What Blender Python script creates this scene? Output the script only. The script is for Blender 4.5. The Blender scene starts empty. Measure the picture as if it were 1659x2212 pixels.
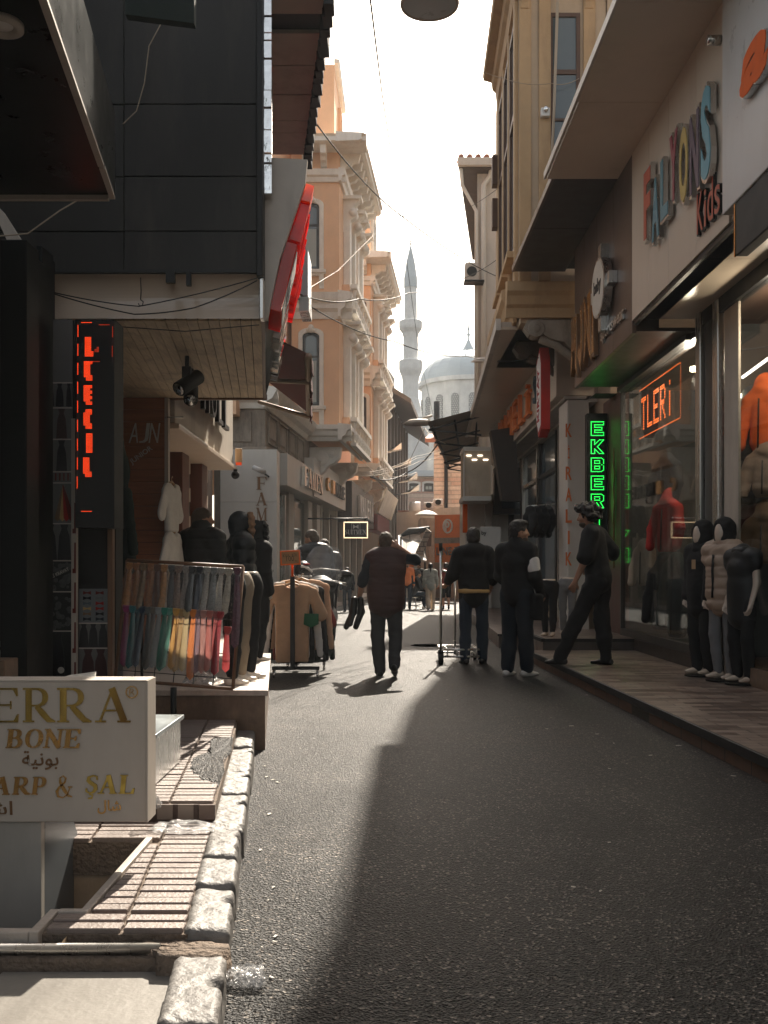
import bpy, math, random
import numpy as np
from mathutils import Vector, Matrix
random.seed(7); np.random.seed(7)
S = bpy.context.scene; COL = S.collection
R = math.radians
# ------------------------------------------------------------------ camera, sky, sun, exposure
CAM_H = 1.2
cam = bpy.data.objects.new('camera', bpy.data.cameras.new('camera')); COL.objects.link(cam)
cam.location = (0, 0, CAM_H); cam.rotation_euler = (R(90), 0, 0)
cam.data.sensor_fit = 'VERTICAL'; cam.data.sensor_height = 36; cam.data.sensor_width = 27; cam.data.lens = 35
cam.data.shift_y = 0.0583; cam.data.clip_end = 2000; cam.data.clip_start = 0.05
S.camera = cam
SUN_AZ, SUN_EL = R(9.1), R(41)
wd = bpy.data.worlds.new("World"); S.world = wd; wd.use_nodes = True
nt = wd.node_tree; nt.nodes.clear()
sky = nt.nodes.new('ShaderNodeTexSky'); sky.sky_type = 'NISHITA'; sky.sun_disc = False
sky.sun_elevation = SUN_EL; sky.sun_rotation = SUN_AZ; sky.dust_density = 4.0; sky.air_density = 1.3
bg = nt.nodes.new('ShaderNodeBackground'); bg.inputs[1].default_value = 0.097
wo = nt.nodes.new('ShaderNodeOutputWorld')
tint = nt.nodes.new('ShaderNodeMix'); tint.data_type = 'RGBA'; tint.blend_type = 'MULTIPLY'; tint.inputs['Factor'].default_value = 1; tint.inputs[7].default_value = (1.06, 1.0, .92, 1)
hs = nt.nodes.new('ShaderNodeHueSaturation'); hs.inputs['Saturation'].default_value = .5; nt.links.new(sky.outputs[0], hs.inputs['Color']); nt.links.new(hs.outputs[0], tint.inputs[6]); nt.links.new(tint.outputs[2], bg.inputs[0]); nt.links.new(bg.outputs[0], wo.inputs[0])
sl = bpy.data.lights.new('sun', 'SUN'); sl.energy = 5.0; sl.angle = R(0.5); sl.color = (1.0, 0.90, 0.76)
so = bpy.data.objects.new('sun', sl); COL.objects.link(so); so.location = (10, 60, 60)
sv = Vector((math.sin(SUN_AZ)*math.cos(SUN_EL), math.cos(SUN_AZ)*math.cos(SUN_EL), math.sin(SUN_EL)))
so.rotation_euler = (-sv).to_track_quat('-Z', 'Y').to_euler()
S.view_settings.view_transform = 'Standard'; S.view_settings.look = 'None'
S.view_settings.exposure = 1.3; S.view_settings.gamma = 1.0
try:
    S.cycles.max_bounces = 7; S.cycles.transparent_max_bounces = 14; S.cycles.volume_bounces = 0
    S.cycles.caustics_reflective = False; S.cycles.caustics_refractive = False
    S.cycles.use_adaptive_sampling = True; S.cycles.use_denoising = True
except Exception: pass

# ------------------------------------------------------------------ helpers
def W(px, py, Z):            # a point of the place seen in the survey picture (1659 x 2212) at distance Z
    return Vector(((px-829.5)*Z/2150, Z, CAM_H-(py-1235)*Z/2150))
def WX(px, Z): return (px-829.5)*Z/2150
def WZ(py, Z): return CAM_H-(py-1235)*Z/2150
def tag(o, label=None, cat=None, group=None, kind=None):
    if label: o['label'] = label
    if cat: o['category'] = cat
    if group: o['group'] = group
    if kind: o['kind'] = kind
    return o
def root(name, label, cat, loc=(0, 0, 0), group=None, rz=0):
    o = bpy.data.objects.new(name, None); COL.objects.link(o)
    o.location = loc; o.rotation_euler = (0, 0, rz); o.empty_display_size = .1
    return tag(o, label, cat, group)
def kids(o): return [c for c in bpy.data.objects if c.parent == o]
def copy_tree(o, parent=None):
    c = o.copy(); COL.objects.link(c)
    if parent: c.parent = parent
    for ch in kids(o): copy_tree(ch, c)
    return c
def wpos(o):
    p = Vector((0, 0, 0))
    while o is not None:
        p += Vector(o.location); o = o.parent
    return p
def link_mesh(name, me, mats, parent=None, label=None, cat=None, group=None, kind=None):
    for m in (mats if isinstance(mats, (list, tuple)) else [mats]): me.materials.append(m)
    o = bpy.data.objects.new(name, me); COL.objects.link(o)
    if parent is not None: o.parent = parent
    return tag(o, label, cat, group, kind)
class Fr:                    # a drawing frame: origin, right, up, outward normal
    def __init__(s, o, x, y=(0, 0, 1)):
        s.o = Vector(o); s.x = Vector(x).normalized(); s.y = Vector(y).normalized(); s.n = s.x.cross(s.y).normalized()
    def p(s, u, v, d=0): return s.o+s.x*u+s.y*v+s.n*d
    def at(s, u, v, d=0): return Fr(s.p(u, v, d), s.x, s.y)
def FC(x, y, z): return Fr((x, y, z), (1, 0, 0))            # faces the camera
def FR(x, y, z): return Fr((x, y, z), (0, -1, 0))           # on the right side, faces the street
def FL(x, y, z): return Fr((x, y, z), (0, 1, 0))            # on the left side, faces the street
class MB:
    def __init__(s): s.v = []; s.f = []; s.m = []; s.mi = 0; s.sm = []; s.smooth = False
    def add(s, vs, fs):
        k = len(s.v); s.v += [tuple(v) for v in vs]; s.f += [[i+k for i in f] for f in fs]
        s.m += [s.mi]*len(fs); s.sm += [s.smooth]*len(fs); return s
    def box(s, x0, x1, y0, y1, z0, z1):
        if x0 > x1: x0, x1 = x1, x0
        if y0 > y1: y0, y1 = y1, y0
        if z0 > z1: z0, z1 = z1, z0
        return s.add([(x0,y0,z0),(x1,y0,z0),(x1,y1,z0),(x0,y1,z0),(x0,y0,z1),(x1,y0,z1),(x1,y1,z1),(x0,y1,z1)],
                     [[0,3,2,1],[4,5,6,7],[0,1,5,4],[1,2,6,5],[2,3,7,6],[3,0,4,7]])
    def fbox(s, fr, u0, u1, v0, v1, d0, d1):
        P = [fr.p(u, v, d) for d in (d0, d1) for u, v in ((u0,v0),(u1,v0),(u1,v1),(u0,v1))]
        return s.add(P, [[0,3,2,1],[4,5,6,7],[0,1,5,4],[1,2,6,5],[2,3,7,6],[3,0,4,7]])
    def prism(s, fr, poly, d0, d1):
        n = len(poly); a = 0
        for i in range(n): a += poly[i][0]*poly[(i+1) % n][1]-poly[(i+1) % n][0]*poly[i][1]
        if a < 0: poly = poly[::-1]
        P = [fr.p(u, v, d0) for u, v in poly]+[fr.p(u, v, d1) for u, v in poly]
        return s.add(P, [list(range(n))[::-1], list(range(n, 2*n))]+[[i, (i+1) % n, n+(i+1) % n, n+i] for i in range(n)])
    def quad(s, *p): return s.add(p, [list(range(len(p)))])
    def tube(s, pts, r, n=8, cap=True):
        pts = [Vector(p) for p in pts]; m = len(pts); rs = r if isinstance(r, (list, tuple)) else [r]*m
        P = []; u = None
        for i, p in enumerate(pts):
            t = (pts[min(i+1, m-1)]-pts[max(i-1, 0)]).normalized()
            if u is None: u = t.orthogonal().normalized()
            u = (u-t*u.dot(t)); u = u.normalized() if u.length > 1e-6 else t.orthogonal().normalized()
            w = t.cross(u)
            P += [p+(u*math.cos(2*math.pi*k/n)+w*math.sin(2*math.pi*k/n))*rs[i] for k in range(n)]
        F = [[i*n+k, i*n+(k+1) % n, (i+1)*n+(k+1) % n, (i+1)*n+k] for i in range(m-1) for k in range(n)]
        if cap: F += [list(range(n))[::-1], [(m-1)*n+k for k in range(n)]]
        sm = s.smooth; s.smooth = True; s.add(P, F); s.smooth = sm; return s
    def cyl(s, a, b, r, n=12): return s.tube([a, b], r, n)
    def lathe(s, prof, c, n=24, squash=(1, 1), cap=True):
        c = Vector(c); P = []
        for r, z in prof: P += [c+Vector((r*math.cos(2*math.pi*k/n)*squash[0], r*math.sin(2*math.pi*k/n)*squash[1], z)) for k in range(n)]
        m = len(prof)
        F = [[i*n+k, i*n+(k+1) % n, (i+1)*n+(k+1) % n, (i+1)*n+k] for i in range(m-1) for k in range(n)]
        if cap: F += [list(range(n))[::-1], [(m-1)*n+k for k in range(n)]]
        return s.add(P, F)
    def ell(s, c, rx, ry, rz, n=12, m=8):
        P = []; F = []; c = Vector(c)
        for i in range(m+1):
            a = math.pi*i/m
            P += [c+Vector((rx*math.sin(a)*math.cos(2*math.pi*k/n), ry*math.sin(a)*math.sin(2*math.pi*k/n), -rz*math.cos(a))) for k in range(n)]
        for i in range(m):
            for k in range(n): F.append([i*n+k, i*n+(k+1) % n, (i+1)*n+(k+1) % n, (i+1)*n+k])
        sm = s.smooth; s.smooth = True; s.add(P, F); s.smooth = sm; return s
    def strip(s, fr, pts, wid, d0, d1):     # a flat stroke of varying width
        n = len(pts); L = []; Rr = []
        for i in range(n):
            a = pts[max(i-1, 0)]; b = pts[min(i+1, n-1)]; t = Vector((b[0]-a[0], b[1]-a[1])).normalized()
            w = (wid[i] if isinstance(wid, (list, tuple)) else wid)/2
            L.append((pts[i][0]-t.y*w, pts[i][1]+t.x*w)); Rr.append((pts[i][0]+t.y*w, pts[i][1]-t.x*w))
        P = [fr.p(u, v, d1) for u, v in L]+[fr.p(u, v, d1) for u, v in Rr]+[fr.p(u, v, d0) for u, v in L]+[fr.p(u, v, d0) for u, v in Rr]
        F = []
        for i in range(n-1):
            F += [[n+i, n+i+1, i+1, i], [2*n+i, 2*n+i+1, 3*n+i+1, 3*n+i], [i, i+1, 2*n+i+1, 2*n+i], [n+i+1, n+i, 3*n+i, 3*n+i+1]]
        F += [[0, 2*n, 3*n, n], [n-1, 2*n-1, 4*n-1, 3*n-1]]
        return s.add(P, F)
    def build(s, name, mats, parent=None, label=None, cat=None, group=None, kind=None, bevel=0, smooth=False, seg=2, local=False):
        me = bpy.data.meshes.new(name); off = Vector((0, 0, 0))
        if not local and parent is not None: off = wpos(parent)
        me.from_pydata([(v[0]-off.x, v[1]-off.y, v[2]-off.z) for v in s.v], [], s.f)
        me.polygons.foreach_set('material_index', s.m)
        me.polygons.foreach_set('use_smooth', [True]*len(s.f) if smooth else s.sm)
        me.update()
        o = link_mesh(name, me, mats, parent, label, cat, group, kind)
        if bevel:
            b = o.modifiers.new('bevel', 'BEVEL'); b.width = bevel; b.segments = seg; b.limit_method = 'ANGLE'; b.angle_limit = R(40)
        return o
# ------------------------------------------------------------------ materials
def _n(nt, t, **k):
    n = nt.nodes.new('ShaderNode'+t)
    for a, b in k.items(): setattr(n, a, b)
    return n
def mat(name, col, rough=.6, metal=0, var=.18, scale=5, bump=0, bscale=60, spec=.5, trans=0, ior=1.45, emit=None, es=1, alpha=1, coat=0, stretch=(1, 1, 1), stain=None, stain_amt=.5, sss=0, rv=.12, sheen=0):
    m = bpy.data.materials.new(name); m.use_nodes = True; nt = m.node_tree; b = nt.nodes['Principled BSDF']; L = nt.links.new
    tc = _n(nt, 'TexCoord'); mp = _n(nt, 'Mapping'); mp.inputs['Scale'].default_value = stretch; L(tc.outputs['Object'], mp.inputs[0])
    c = (*col, 1)
    if var > 0:
        n1 = _n(nt, 'TexNoise'); n1.inputs['Scale'].default_value = scale; n1.inputs['Detail'].default_value = 7; n1.inputs['Roughness'].default_value = .65
        L(mp.outputs[0], n1.inputs['Vector'])
        mx = _n(nt, 'Mix', data_type='RGBA'); L(n1.outputs['Fac'], mx.inputs['Factor'])
        mx.inputs[6].default_value = tuple(max(0, x*(1-var*1.6)) for x in col)+(1,); mx.inputs[7].default_value = tuple(min(1, x*(1+var*1.6)) for x in col)+(1,)
        out = mx.outputs[2]
        if stain:
            n2 = _n(nt, 'TexNoise'); n2.inputs['Scale'].default_value = scale*.35; n2.inputs['Detail'].default_value = 9; n2.inputs['Roughness'].default_value = .7
            mp2 = _n(nt, 'Mapping'); mp2.inputs['Scale'].default_value = (1.6, 1.6, .35); L(tc.outputs['Object'], mp2.inputs[0]); L(mp2.outputs[0], n2.inputs['Vector'])
            rp = _n(nt, 'ValToRGB'); rp.color_ramp.elements[0].position = .5; rp.color_ramp.elements[1].position = .72
            rp.color_ramp.elements[0].color = (0, 0, 0, 1); rp.color_ramp.elements[1].color = (stain_amt,)*3+(1,)
            L(n2.outputs['Fac'], rp.inputs[0]); m2 = _n(nt, 'Mix', data_type='RGBA'); L(rp.outputs[0], m2.inputs['Factor']); L(out, m2.inputs[6]); m2.inputs[7].default_value = (*stain, 1)
            out = m2.outputs[2]
        L(out, b.inputs['Base Color'])
        if rv > 0:
            mr = _n(nt, 'MapRange'); mr.inputs['To Min'].default_value = max(0, rough-rv); mr.inputs['To Max'].default_value = min(1, rough+rv); L(n1.outputs['Fac'], mr.inputs[0]); L(mr.outputs[0], b.inputs['Roughness'])
        else: b.inputs['Roughness'].default_value = rough
    else:
        b.inputs['Base Color'].default_value = c; b.inputs['Roughness'].default_value = rough
    b.inputs['Metallic'].default_value = metal; b.inputs['Specular IOR Level'].default_value = spec; b.inputs['IOR'].default_value = ior
    b.inputs['Transmission Weight'].default_value = trans; b.inputs['Alpha'].default_value = alpha; b.inputs['Coat Weight'].default_value = coat
    if sss: b.inputs['Subsurface Weight'].default_value = sss; b.inputs['Subsurface Radius'].default_value = (.02, .01, .006)
    if sheen: b.inputs['Sheen Weight'].default_value = sheen
    if emit: b.inputs['Emission Color'].default_value = (*emit, 1); b.inputs['Emission Strength'].default_value = es
    if bump:
        n3 = _n(nt, 'TexNoise'); n3.inputs['Scale'].default_value = bscale; n3.inputs['Detail'].default_value = 5; L(mp.outputs[0], n3.inputs['Vector'])
        bp = _n(nt, 'Bump'); bp.inputs['Strength'].default_value = bump; bp.inputs['Distance'].default_value = .02; L(n3.outputs['Fac'], bp.inputs['Height']); L(bp.outputs[0], b.inputs['Normal'])
    return m
def glassy(name, tint=(.9, .95, .95), refl=1.0, rough=.02, bump=0, bscale=8, body=0, bodycol=(.5, .5, .5)):
    m = bpy.data.materials.new(name); m.use_nodes = True; nt = m.node_tree; nt.nodes.clear(); L = nt.links.new
    o = _n(nt, 'OutputMaterial'); t = _n(nt, 'BsdfTransparent'); t.inputs[0].default_value = (*tint, 1)
    g = _n(nt, 'BsdfGlossy'); g.inputs['Roughness'].default_value = rough; g.inputs[0].default_value = (refl, refl, refl, 1)
    f = _n(nt, 'Fresnel'); ge = _n(nt, 'NewGeometry'); mr = _n(nt, 'MapRange'); mr.inputs['To Min'].default_value = 1.5; mr.inputs['To Max'].default_value = 1/1.5; L(ge.outputs['Backfacing'], mr.inputs[0]); L(mr.outputs[0], f.inputs[0])
    mx = _n(nt, 'MixShader'); L(f.outputs[0], mx.inputs[0]); L(t.outputs[0], mx.inputs[1]); L(g.outputs[0], mx.inputs[2])
    if bump:
        tc = _n(nt, 'TexCoord'); n = _n(nt, 'TexNoise'); n.inputs['Scale'].default_value = bscale; n.inputs['Detail'].default_value = 3; L(tc.outputs['Object'], n.inputs['Vector'])
        bp = _n(nt, 'Bump'); bp.inputs['Strength'].default_value = bump; bp.inputs['Distance'].default_value = .05; L(n.outputs['Fac'], bp.inputs['Height']); L(bp.outputs[0], g.inputs['Normal']); L(bp.outputs[0], f.inputs['Normal'])
    last = mx.outputs[0]
    if body:
        d = _n(nt, 'BsdfDiffuse'); d.inputs[0].default_value = (*bodycol, 1); m2 = _n(nt, 'MixShader'); m2.inputs[0].default_value = body; L(last, m2.inputs[1]); L(d.outputs[0], m2.inputs[2]); last = m2.outputs[0]
    L(last, o.inputs[0]); return m
def translucent(name, col, t=.6, gloss=.08, rough=.15):
    m = bpy.data.materials.new(name); m.use_nodes = True; nt = m.node_tree; nt.nodes.clear(); L = nt.links.new; o = _n(nt, 'OutputMaterial')
    d = _n(nt, 'BsdfDiffuse'); d.inputs[0].default_value = (*col, 1); tr = _n(nt, 'BsdfTranslucent'); tr.inputs[0].default_value = (*col, 1); g = _n(nt, 'BsdfGlossy'); g.inputs['Roughness'].default_value = rough
    a = _n(nt, 'MixShader'); a.inputs[0].default_value = t; L(d.outputs[0], a.inputs[1]); L(tr.outputs[0], a.inputs[2]); b = _n(nt, 'MixShader'); b.inputs[0].default_value = gloss; L(a.outputs[0], b.inputs[1]); L(g.outputs[0], b.inputs[2]); L(b.outputs[0], o.inputs[0]); return m
def emis(name, col, s):
    m = bpy.data.materials.new(name); m.use_nodes = True; b = m.node_tree.nodes['Principled BSDF']
    b.inputs['Base Color'].default_value = (*[x*.3 for x in col], 1); b.inputs['Emission Color'].default_value = (*col, 1); b.inputs['Emission Strength'].default_value = s
    return m
def asphalt():
    m = bpy.data.materials.new('asphalt'); m.use_nodes = True; nt = m.node_tree; b = nt.nodes['Principled BSDF']; L = nt.links.new
    tc = _n(nt, 'TexCoord')
    v = _n(nt, 'TexVoronoi'); v.inputs['Scale'].default_value = 120; L(tc.outputs['Object'], v.inputs['Vector'])
    v2 = _n(nt, 'TexVoronoi'); v2.inputs['Scale'].default_value = 95; L(tc.outputs['Object'], v2.inputs['Vector'])
    n = _n(nt, 'TexNoise'); n.inputs['Scale'].default_value = 1.6; n.inputs['Detail'].default_value = 9; n.inputs['Roughness'].default_value = .6; L(tc.outputs['Object'], n.inputs['Vector'])
    sep = _n(nt, 'SeparateColor'); L(v.outputs['Color'], sep.inputs[0])
    rp = _n(nt, 'ValToRGB'); e = rp.color_ramp.elements
    e[0].position = .0; e[0].color = (.007, .007, .0075, 1); e[1].position = 1; e[1].color = (.32, .295, .27, 1)
    k = e.new(.66); k.color = (.0105, .0106, .0110, 1); k = e.new(.9); k.color = (.027, .0262, .0262, 1)
    L(sep.outputs[0], rp.inputs[0])
    rp2 = _n(nt, 'ValToRGB'); e = rp2.color_ramp.elements; e[0].position = .35; e[0].color = (.52, .51, .50, 1); e[1].position = .70; e[1].color = (1.4, 1.3, 1.2, 1)
    L(n.outputs['Fac'], rp2.inputs[0])
    mu = _n(nt, 'Mix', data_type='RGBA', blend_type='MULTIPLY'); mu.inputs['Factor'].default_value = 1; L(rp.outputs[0], mu.inputs[6]); L(rp2.outputs[0], mu.inputs[7]); 
    n4 = _n(nt, 'TexNoise'); n4.inputs['Scale'].default_value = .8; n4.inputs['Detail'].default_value = 8; n4.inputs['Roughness'].default_value = .7; L(tc.outputs['Object'], n4.inputs['Vector'])
    r4 = _n(nt, 'ValToRGB'); e = r4.color_ramp.elements; e[0].position = .54; e[0].color = (0, 0, 0, 1); e[1].position = .75; e[1].color = (.25, .25, .25, 1); L(n4.outputs['Fac'], r4.inputs[0])
    du = _n(nt, 'Mix', data_type='RGBA'); L(r4.outputs[0], du.inputs['Factor']); L(mu.outputs[2], du.inputs[6]); du.inputs[7].default_value = (.075, .056, .042, 1); L(du.outputs[2], b.inputs['Base Color'])
    mr = _n(nt, 'MapRange'); mr.inputs['To Min'].default_value = .34; mr.inputs['To Max'].default_value = .48; L(n.outputs['Fac'], mr.inputs[0]); L(mr.outputs[0], b.inputs['Roughness'])
    b.inputs['Specular IOR Level'].default_value = .42
    ad = _n(nt, 'Math', operation='ADD'); L(v.outputs['Distance'], ad.inputs[0]); L(v2.outputs['Distance'], ad.inputs[1])
    bp = _n(nt, 'Bump'); bp.inputs['Strength'].default_value = 1.0; bp.inputs['Distance'].default_value = .012; L(ad.outputs[0], bp.inputs['Height']); L(bp.outputs[0], b.inputs['Normal'])
    return m
def brickmat(name, c1, c2, mortar, sx, bw=.5, rh=.25, off=.5, ms=.02, rough=.7, bump=.3, rot=(0, 0, 0), bias=0, var=.2):
    m = bpy.data.materials.new(name); m.use_nodes = True; nt = m.node_tree; b = nt.nodes['Principled BSDF']; L = nt.links.new
    tc = _n(nt, 'TexCoord'); mp = _n(nt, 'Mapping'); mp.inputs['Rotation'].default_value = rot; L(tc.outputs['Object'], mp.inputs[0])
    t = _n(nt, 'TexBrick'); t.offset = off; t.inputs['Color1'].default_value = (*c1, 1); t.inputs['Color2'].default_value = (*c2, 1); t.inputs['Mortar'].default_value = (*mortar, 1)
    t.inputs['Scale'].default_value = sx; t.inputs['Brick Width'].default_value = bw; t.inputs['Row Height'].default_value = rh; t.inputs['Mortar Size'].default_value = ms; t.inputs['Bias'].default_value = bias
    L(mp.outputs[0], t.inputs['Vector'])
    n = _n(nt, 'TexNoise'); n.inputs['Scale'].default_value = 7; n.inputs['Detail'].default_value = 8; L(tc.outputs['Object'], n.inputs['Vector'])
    rp = _n(nt, 'MapRange'); rp.inputs['To Min'].default_value = 1-var*1.5; rp.inputs['To Max'].default_value = 1+var*1.5; L(n.outputs['Fac'], rp.inputs[0])
    mu = _n(nt, 'Mix', data_type='RGBA', blend_type='MULTIPLY'); mu.inputs['Factor'].default_value = 1; L(t.outputs['Color'], mu.inputs[6]); L(rp.outputs[0], mu.inputs[7]); L(mu.outputs[2], b.inputs['Base Color'])
    b.inputs['Roughness'].default_value = rough
    bp = _n(nt, 'Bump'); bp.inputs['Strength'].default_value = bump; bp.inputs['Distance'].default_value = .01; bp.invert = True; L(t.outputs['Fac'], bp.inputs['Height']); L(bp.outputs[0], b.inputs['Normal'])
    return m
M = {}
def mk():
    M['asphalt'] = asphalt()
    M['stone'] = mat('kerb_stone', (.165, .155, .145), .55, var=.3, scale=14, bump=.5, bscale=38, stain=(.07, .06, .055), stain_amt=.7)
    M['ribtile'] = mat('rib_tile', (.215, .172, .152), .5, var=.22, scale=22, bump=.3, bscale=90, stain=(.14, .11, .10))
    M['paletile'] = mat('pale_tile', (.20, .185, .165), .45, var=.1, scale=3, bump=.1, bscale=40, stain=(.2, .17, .14), stain_amt=.5)
    M['marble'] = mat('brown_marble', (.20, .13, .085), .35, var=.5, scale=9, stain=(.07, .045, .03), stain_amt=.7)
    M['coping'] = mat('grey_stone_coping', (.46, .40, .35), .45, var=.25, scale=12, bump=.2)
    M['dirt'] = mat('dirt_mortar', (.17, .13, .10), .9, var=.35, scale=20, bump=1, bscale=60)
    M['terrazzo'] = brickmat('terrazzo', (.22, .18, .155), (.13, .085, .07), (.05, .03, .025), 1, .09, .12, 0, .012, rot=(R(90), 0, 0))
    M['black'] = mat('black_lacquer', (.007, .009, .009), .5, spec=.25, var=.3, scale=3)
    M['blackmat'] = mat('black_matte', (.012, .013, .013), .6, var=.3)
    M['darkpanel'] = mat('dark_grey_panel', (.020, .0188, .0172), .5, spec=.35, var=.16, scale=3, stain=(.055, .046, .038), stain_amt=.8)
    M['metal'] = mat('brushed_metal', (.55, .54, .52), .28, 1, var=.15, scale=12, stretch=(1, 1, .1))
    M['darkmetal'] = mat('dark_metal', (.018, .018, .018), .45, .6, var=.2)
    M['chrome'] = mat('chrome', (.75, .74, .72), .08, 1, var=.05)
    M['mirror'] = mat('mirror_strip', (.8, .78, .74), .05, 1, var=.2, scale=7, bump=.25, bscale=9)
    M['beige'] = mat('beige_paint', (.42, .35, .28), .5, var=.1, scale=2.5, bump=.05, stain=(.2, .14, .09), stain_amt=.4)
    M['beigegloss'] = mat('beige_gloss_panel', (.60, .48, .37), .2, var=.08, scale=2, bump=.06, bscale=5, coat=.5)
    M['cream'] = mat('cream_plaster', (.56, .49, .41), .7, var=.12, scale=2.5, bump=.12, bscale=30, stain=(.27, .22, .17), stain_amt=.5)
    M['plank'] = mat('soffit_plank', (.78, .55, .38), .6, var=.34, scale=5, stretch=(9, .7, 9), bump=.25, bscale=12, stain=(.13, .08, .05), stain_amt=.55)
    M['redwood'] = mat('red_wood_board', (.36, .14, .07), .5, var=.3, scale=3, stretch=(.6, 6, 8), bump=.2, bscale=14)
    M['brownpaint'] = mat('brown_paint', (.11, .04, .026), .45, var=.2)
    M['woodpost'] = mat('wood_post', (.17, .09, .05), .5, var=.3, scale=5, stretch=(6, 6, .6))
    M['slat'] = mat('grey_beige_slat', (.54, .48, .42), .55, var=.12, scale=4, stain=(.17, .13, .10), stain_amt=.4)
    M['whitepanel'] = mat('white_panel', (.62, .58, .52), .35, var=.06, scale=2, stain=(.38, .32, .26), stain_amt=.35)
    M['facade'] = mat('composite_cladding', (.60, .50, .40), .35, var=.05, scale=2, stain=(.3, .23, .17), stain_amt=.25)
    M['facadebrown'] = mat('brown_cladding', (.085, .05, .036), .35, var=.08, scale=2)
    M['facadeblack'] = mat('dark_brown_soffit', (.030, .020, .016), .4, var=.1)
    M['gold'] = mat('gold_letter', (.65, .36, .12), .25, 1, var=.12, scale=9)
    M['goldflake'] = mat('worn_gold_leaf', (.72, .40, .10), .35, 1, var=.5, scale=14, stain=(.10, .06, .03), stain_amt=1)
    M['white'] = mat('white_paint', (.78, .75, .71), .45, var=.05)
    M['orangewall'] = mat('orange_plaster', (.88, .56, .35), .8, var=.08, scale=2.2, bump=.06, bscale=40, stain=(.80, .48, .29), stain_amt=.5)
    M['trim'] = mat('white_stucco_trim', (.88, .83, .76), .7, var=.1, scale=4, bump=.1, bscale=30, stain=(.56, .48, .40), stain_amt=.4)
    M['oldstone'] = mat('old_stone', (.30, .25, .20), .8, var=.3, scale=6, bump=.3, bscale=25, stain=(.08, .06, .05), stain_amt=.75)
    M['ochre'] = mat('ochre_plaster', (.50, .33, .18), .75, var=.15, scale=3, bump=.12, bscale=30, stain=(.2, .12, .06), stain_amt=.5)
    M['ochrelite'] = mat('pale_ochre_plaster', (.52, .40, .28), .75, var=.12, scale=3, bump=.1, stain=(.25, .17, .1), stain_amt=.4)
    M['darkwood'] = mat('dark_weathered_wood', (.085, .065, .05), .75, var=.35, scale=6, stretch=(5, 5, .6), bump=.3, bscale=16, stain=(.16, .13, .1), stain_amt=.5)
    M['winframe'] = mat('dark_window_frame', (.035, .032, .03), .4, var=.1)
    M['brownframe'] = mat('brown_window_frame', (.10, .05, .028), .5, var=.25)
    M['glass'] = glassy('shop_glass', (.9, .93, .93), .5)
    M['winglass'] = mat('house_window_glass', (.09, .11, .115), .06, var=.15, scale=1.2, spec=.9)
    M['curtain'] = mat('pale_curtain', (.42, .46, .44), .8, var=.1, scale=3, stretch=(8, 8, .3))
    M['redroof'] = mat('terracotta_tile', (.34, .13, .075), .75, var=.3, scale=8)
    M['lead'] = mat('lead_dome', (.50, .56, .59), .55, var=.12, scale=.4)
    M['mosque'] = mat('mosque_stone', (.72, .72, .70), .8, var=.22, scale=.9, stain=(.45, .45, .43), stain_amt=.6)
    M['redacryl'] = translucent('red_acrylic', (.92, .03, .008), .65, .04)
    M['orangeacryl'] = translucent('orange_acrylic', (.95, .20, .02))
    M['awning'] = mat('maroon_awning', (.10, .022, .022), .8, var=.15, scale=6, bump=.1)
    M['awningbar'] = mat('awning_bar', (.34, .27, .20), .4, .2, var=.15)
    M['wire'] = mat('wire', (.02, .018, .016), .6, var=0)
    M['wirepale'] = mat('pale_wire', (.42, .33, .24), .6, var=0)
    M['skin'] = mat('skin', (.42, .23, .15), .5, var=.12, scale=12, sss=.12)
    M['manskin'] = mat('mannequin_gloss', (.62, .50, .40), .18, var=.04, coat=.5)
    M['manwhite'] = mat('mannequin_white', (.72, .66, .58), .3, var=.04)
    M['hair'] = mat('dark_hair', (.012, .010, .009), .5, var=.4, scale=60, bump=.6, bscale=120)
    M['cropped'] = mat('cropped_hair', (.085, .065, .05), .7, var=.4, scale=60, bump=.4, bscale=200)
    def cloth(k, c, r=.85, **kw): M[k] = mat(k, c, r, var=kw.pop('var', .15), scale=9, bump=kw.pop('bump', .15), bscale=kw.pop('bscale', 90), sheen=kw.pop('sheen', 0), **kw)
    cloth('vestcloth', (.060, .026, .024), .6); cloth('blackcloth', (.008, .009, .010)); cloth('navycloth', (.012, .018, .026)); cloth('jeans', (.028, .042, .062)); cloth('greyjeans', (.050, .052, .055))
    cloth('puffblack', (.008, .011, .013), .5); cloth('whitecloth', (.72, .70, .67)); cloth('tanshirt', (.58, .36, .22)); cloth('peach', (.66, .42, .27)); cloth('maroon', (.15, .025, .02)); cloth('green', (.012, .11, .045))
    cloth('khaki', (.36, .29, .21)); cloth('stonejacket', (.40, .40, .35)); cloth('creamtrouser', (.62, .50, .38)); cloth('orangecloth', (.72, .20, .06)); cloth('orangecoat', (.85, .14, .02)); cloth('redcloth', (.35, .02, .015)); cloth('beigepuff', (.38, .28, .21), .5); cloth('brownpuff', (.20, .12, .06), .5); cloth('greenblack', (.010, .022, .019)); cloth('greycloth', (.16, .16, .165)); cloth('yellowband', (.50, .33, .14)); cloth('bluegrey', (.10, .13, .15)); cloth('fur', (.40, .23, .13), .9, var=.4, bump=1, bscale=70)
    M['shoeblack'] = mat('black_shoe', (.012, .012, .012), .4, var=.2); M['shoewhite'] = mat('white_shoe', (.6, .58, .55), .5, var=.08)
    M['plastic'] = glassy('clear_plastic', (.95, .95, .95), 1, .12, bump=.9, bscale=26)
    M['film'] = glassy('crumpled_plastic', (.9, .9, .9), 1, .15, bump=1, bscale=30, body=.25, bodycol=(.8, .8, .8))
    M['redled'] = emis('red_led', (1, .06, .010), .8); M['dimled'] = emis('dim_red_led', (.8, .05, .01), .3); M['greenled'] = emis('green_led', (.02, 1, .10), 1.1); M['blueled'] = emis('blue_white_led', (.5, .75, 1), 4)
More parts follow.
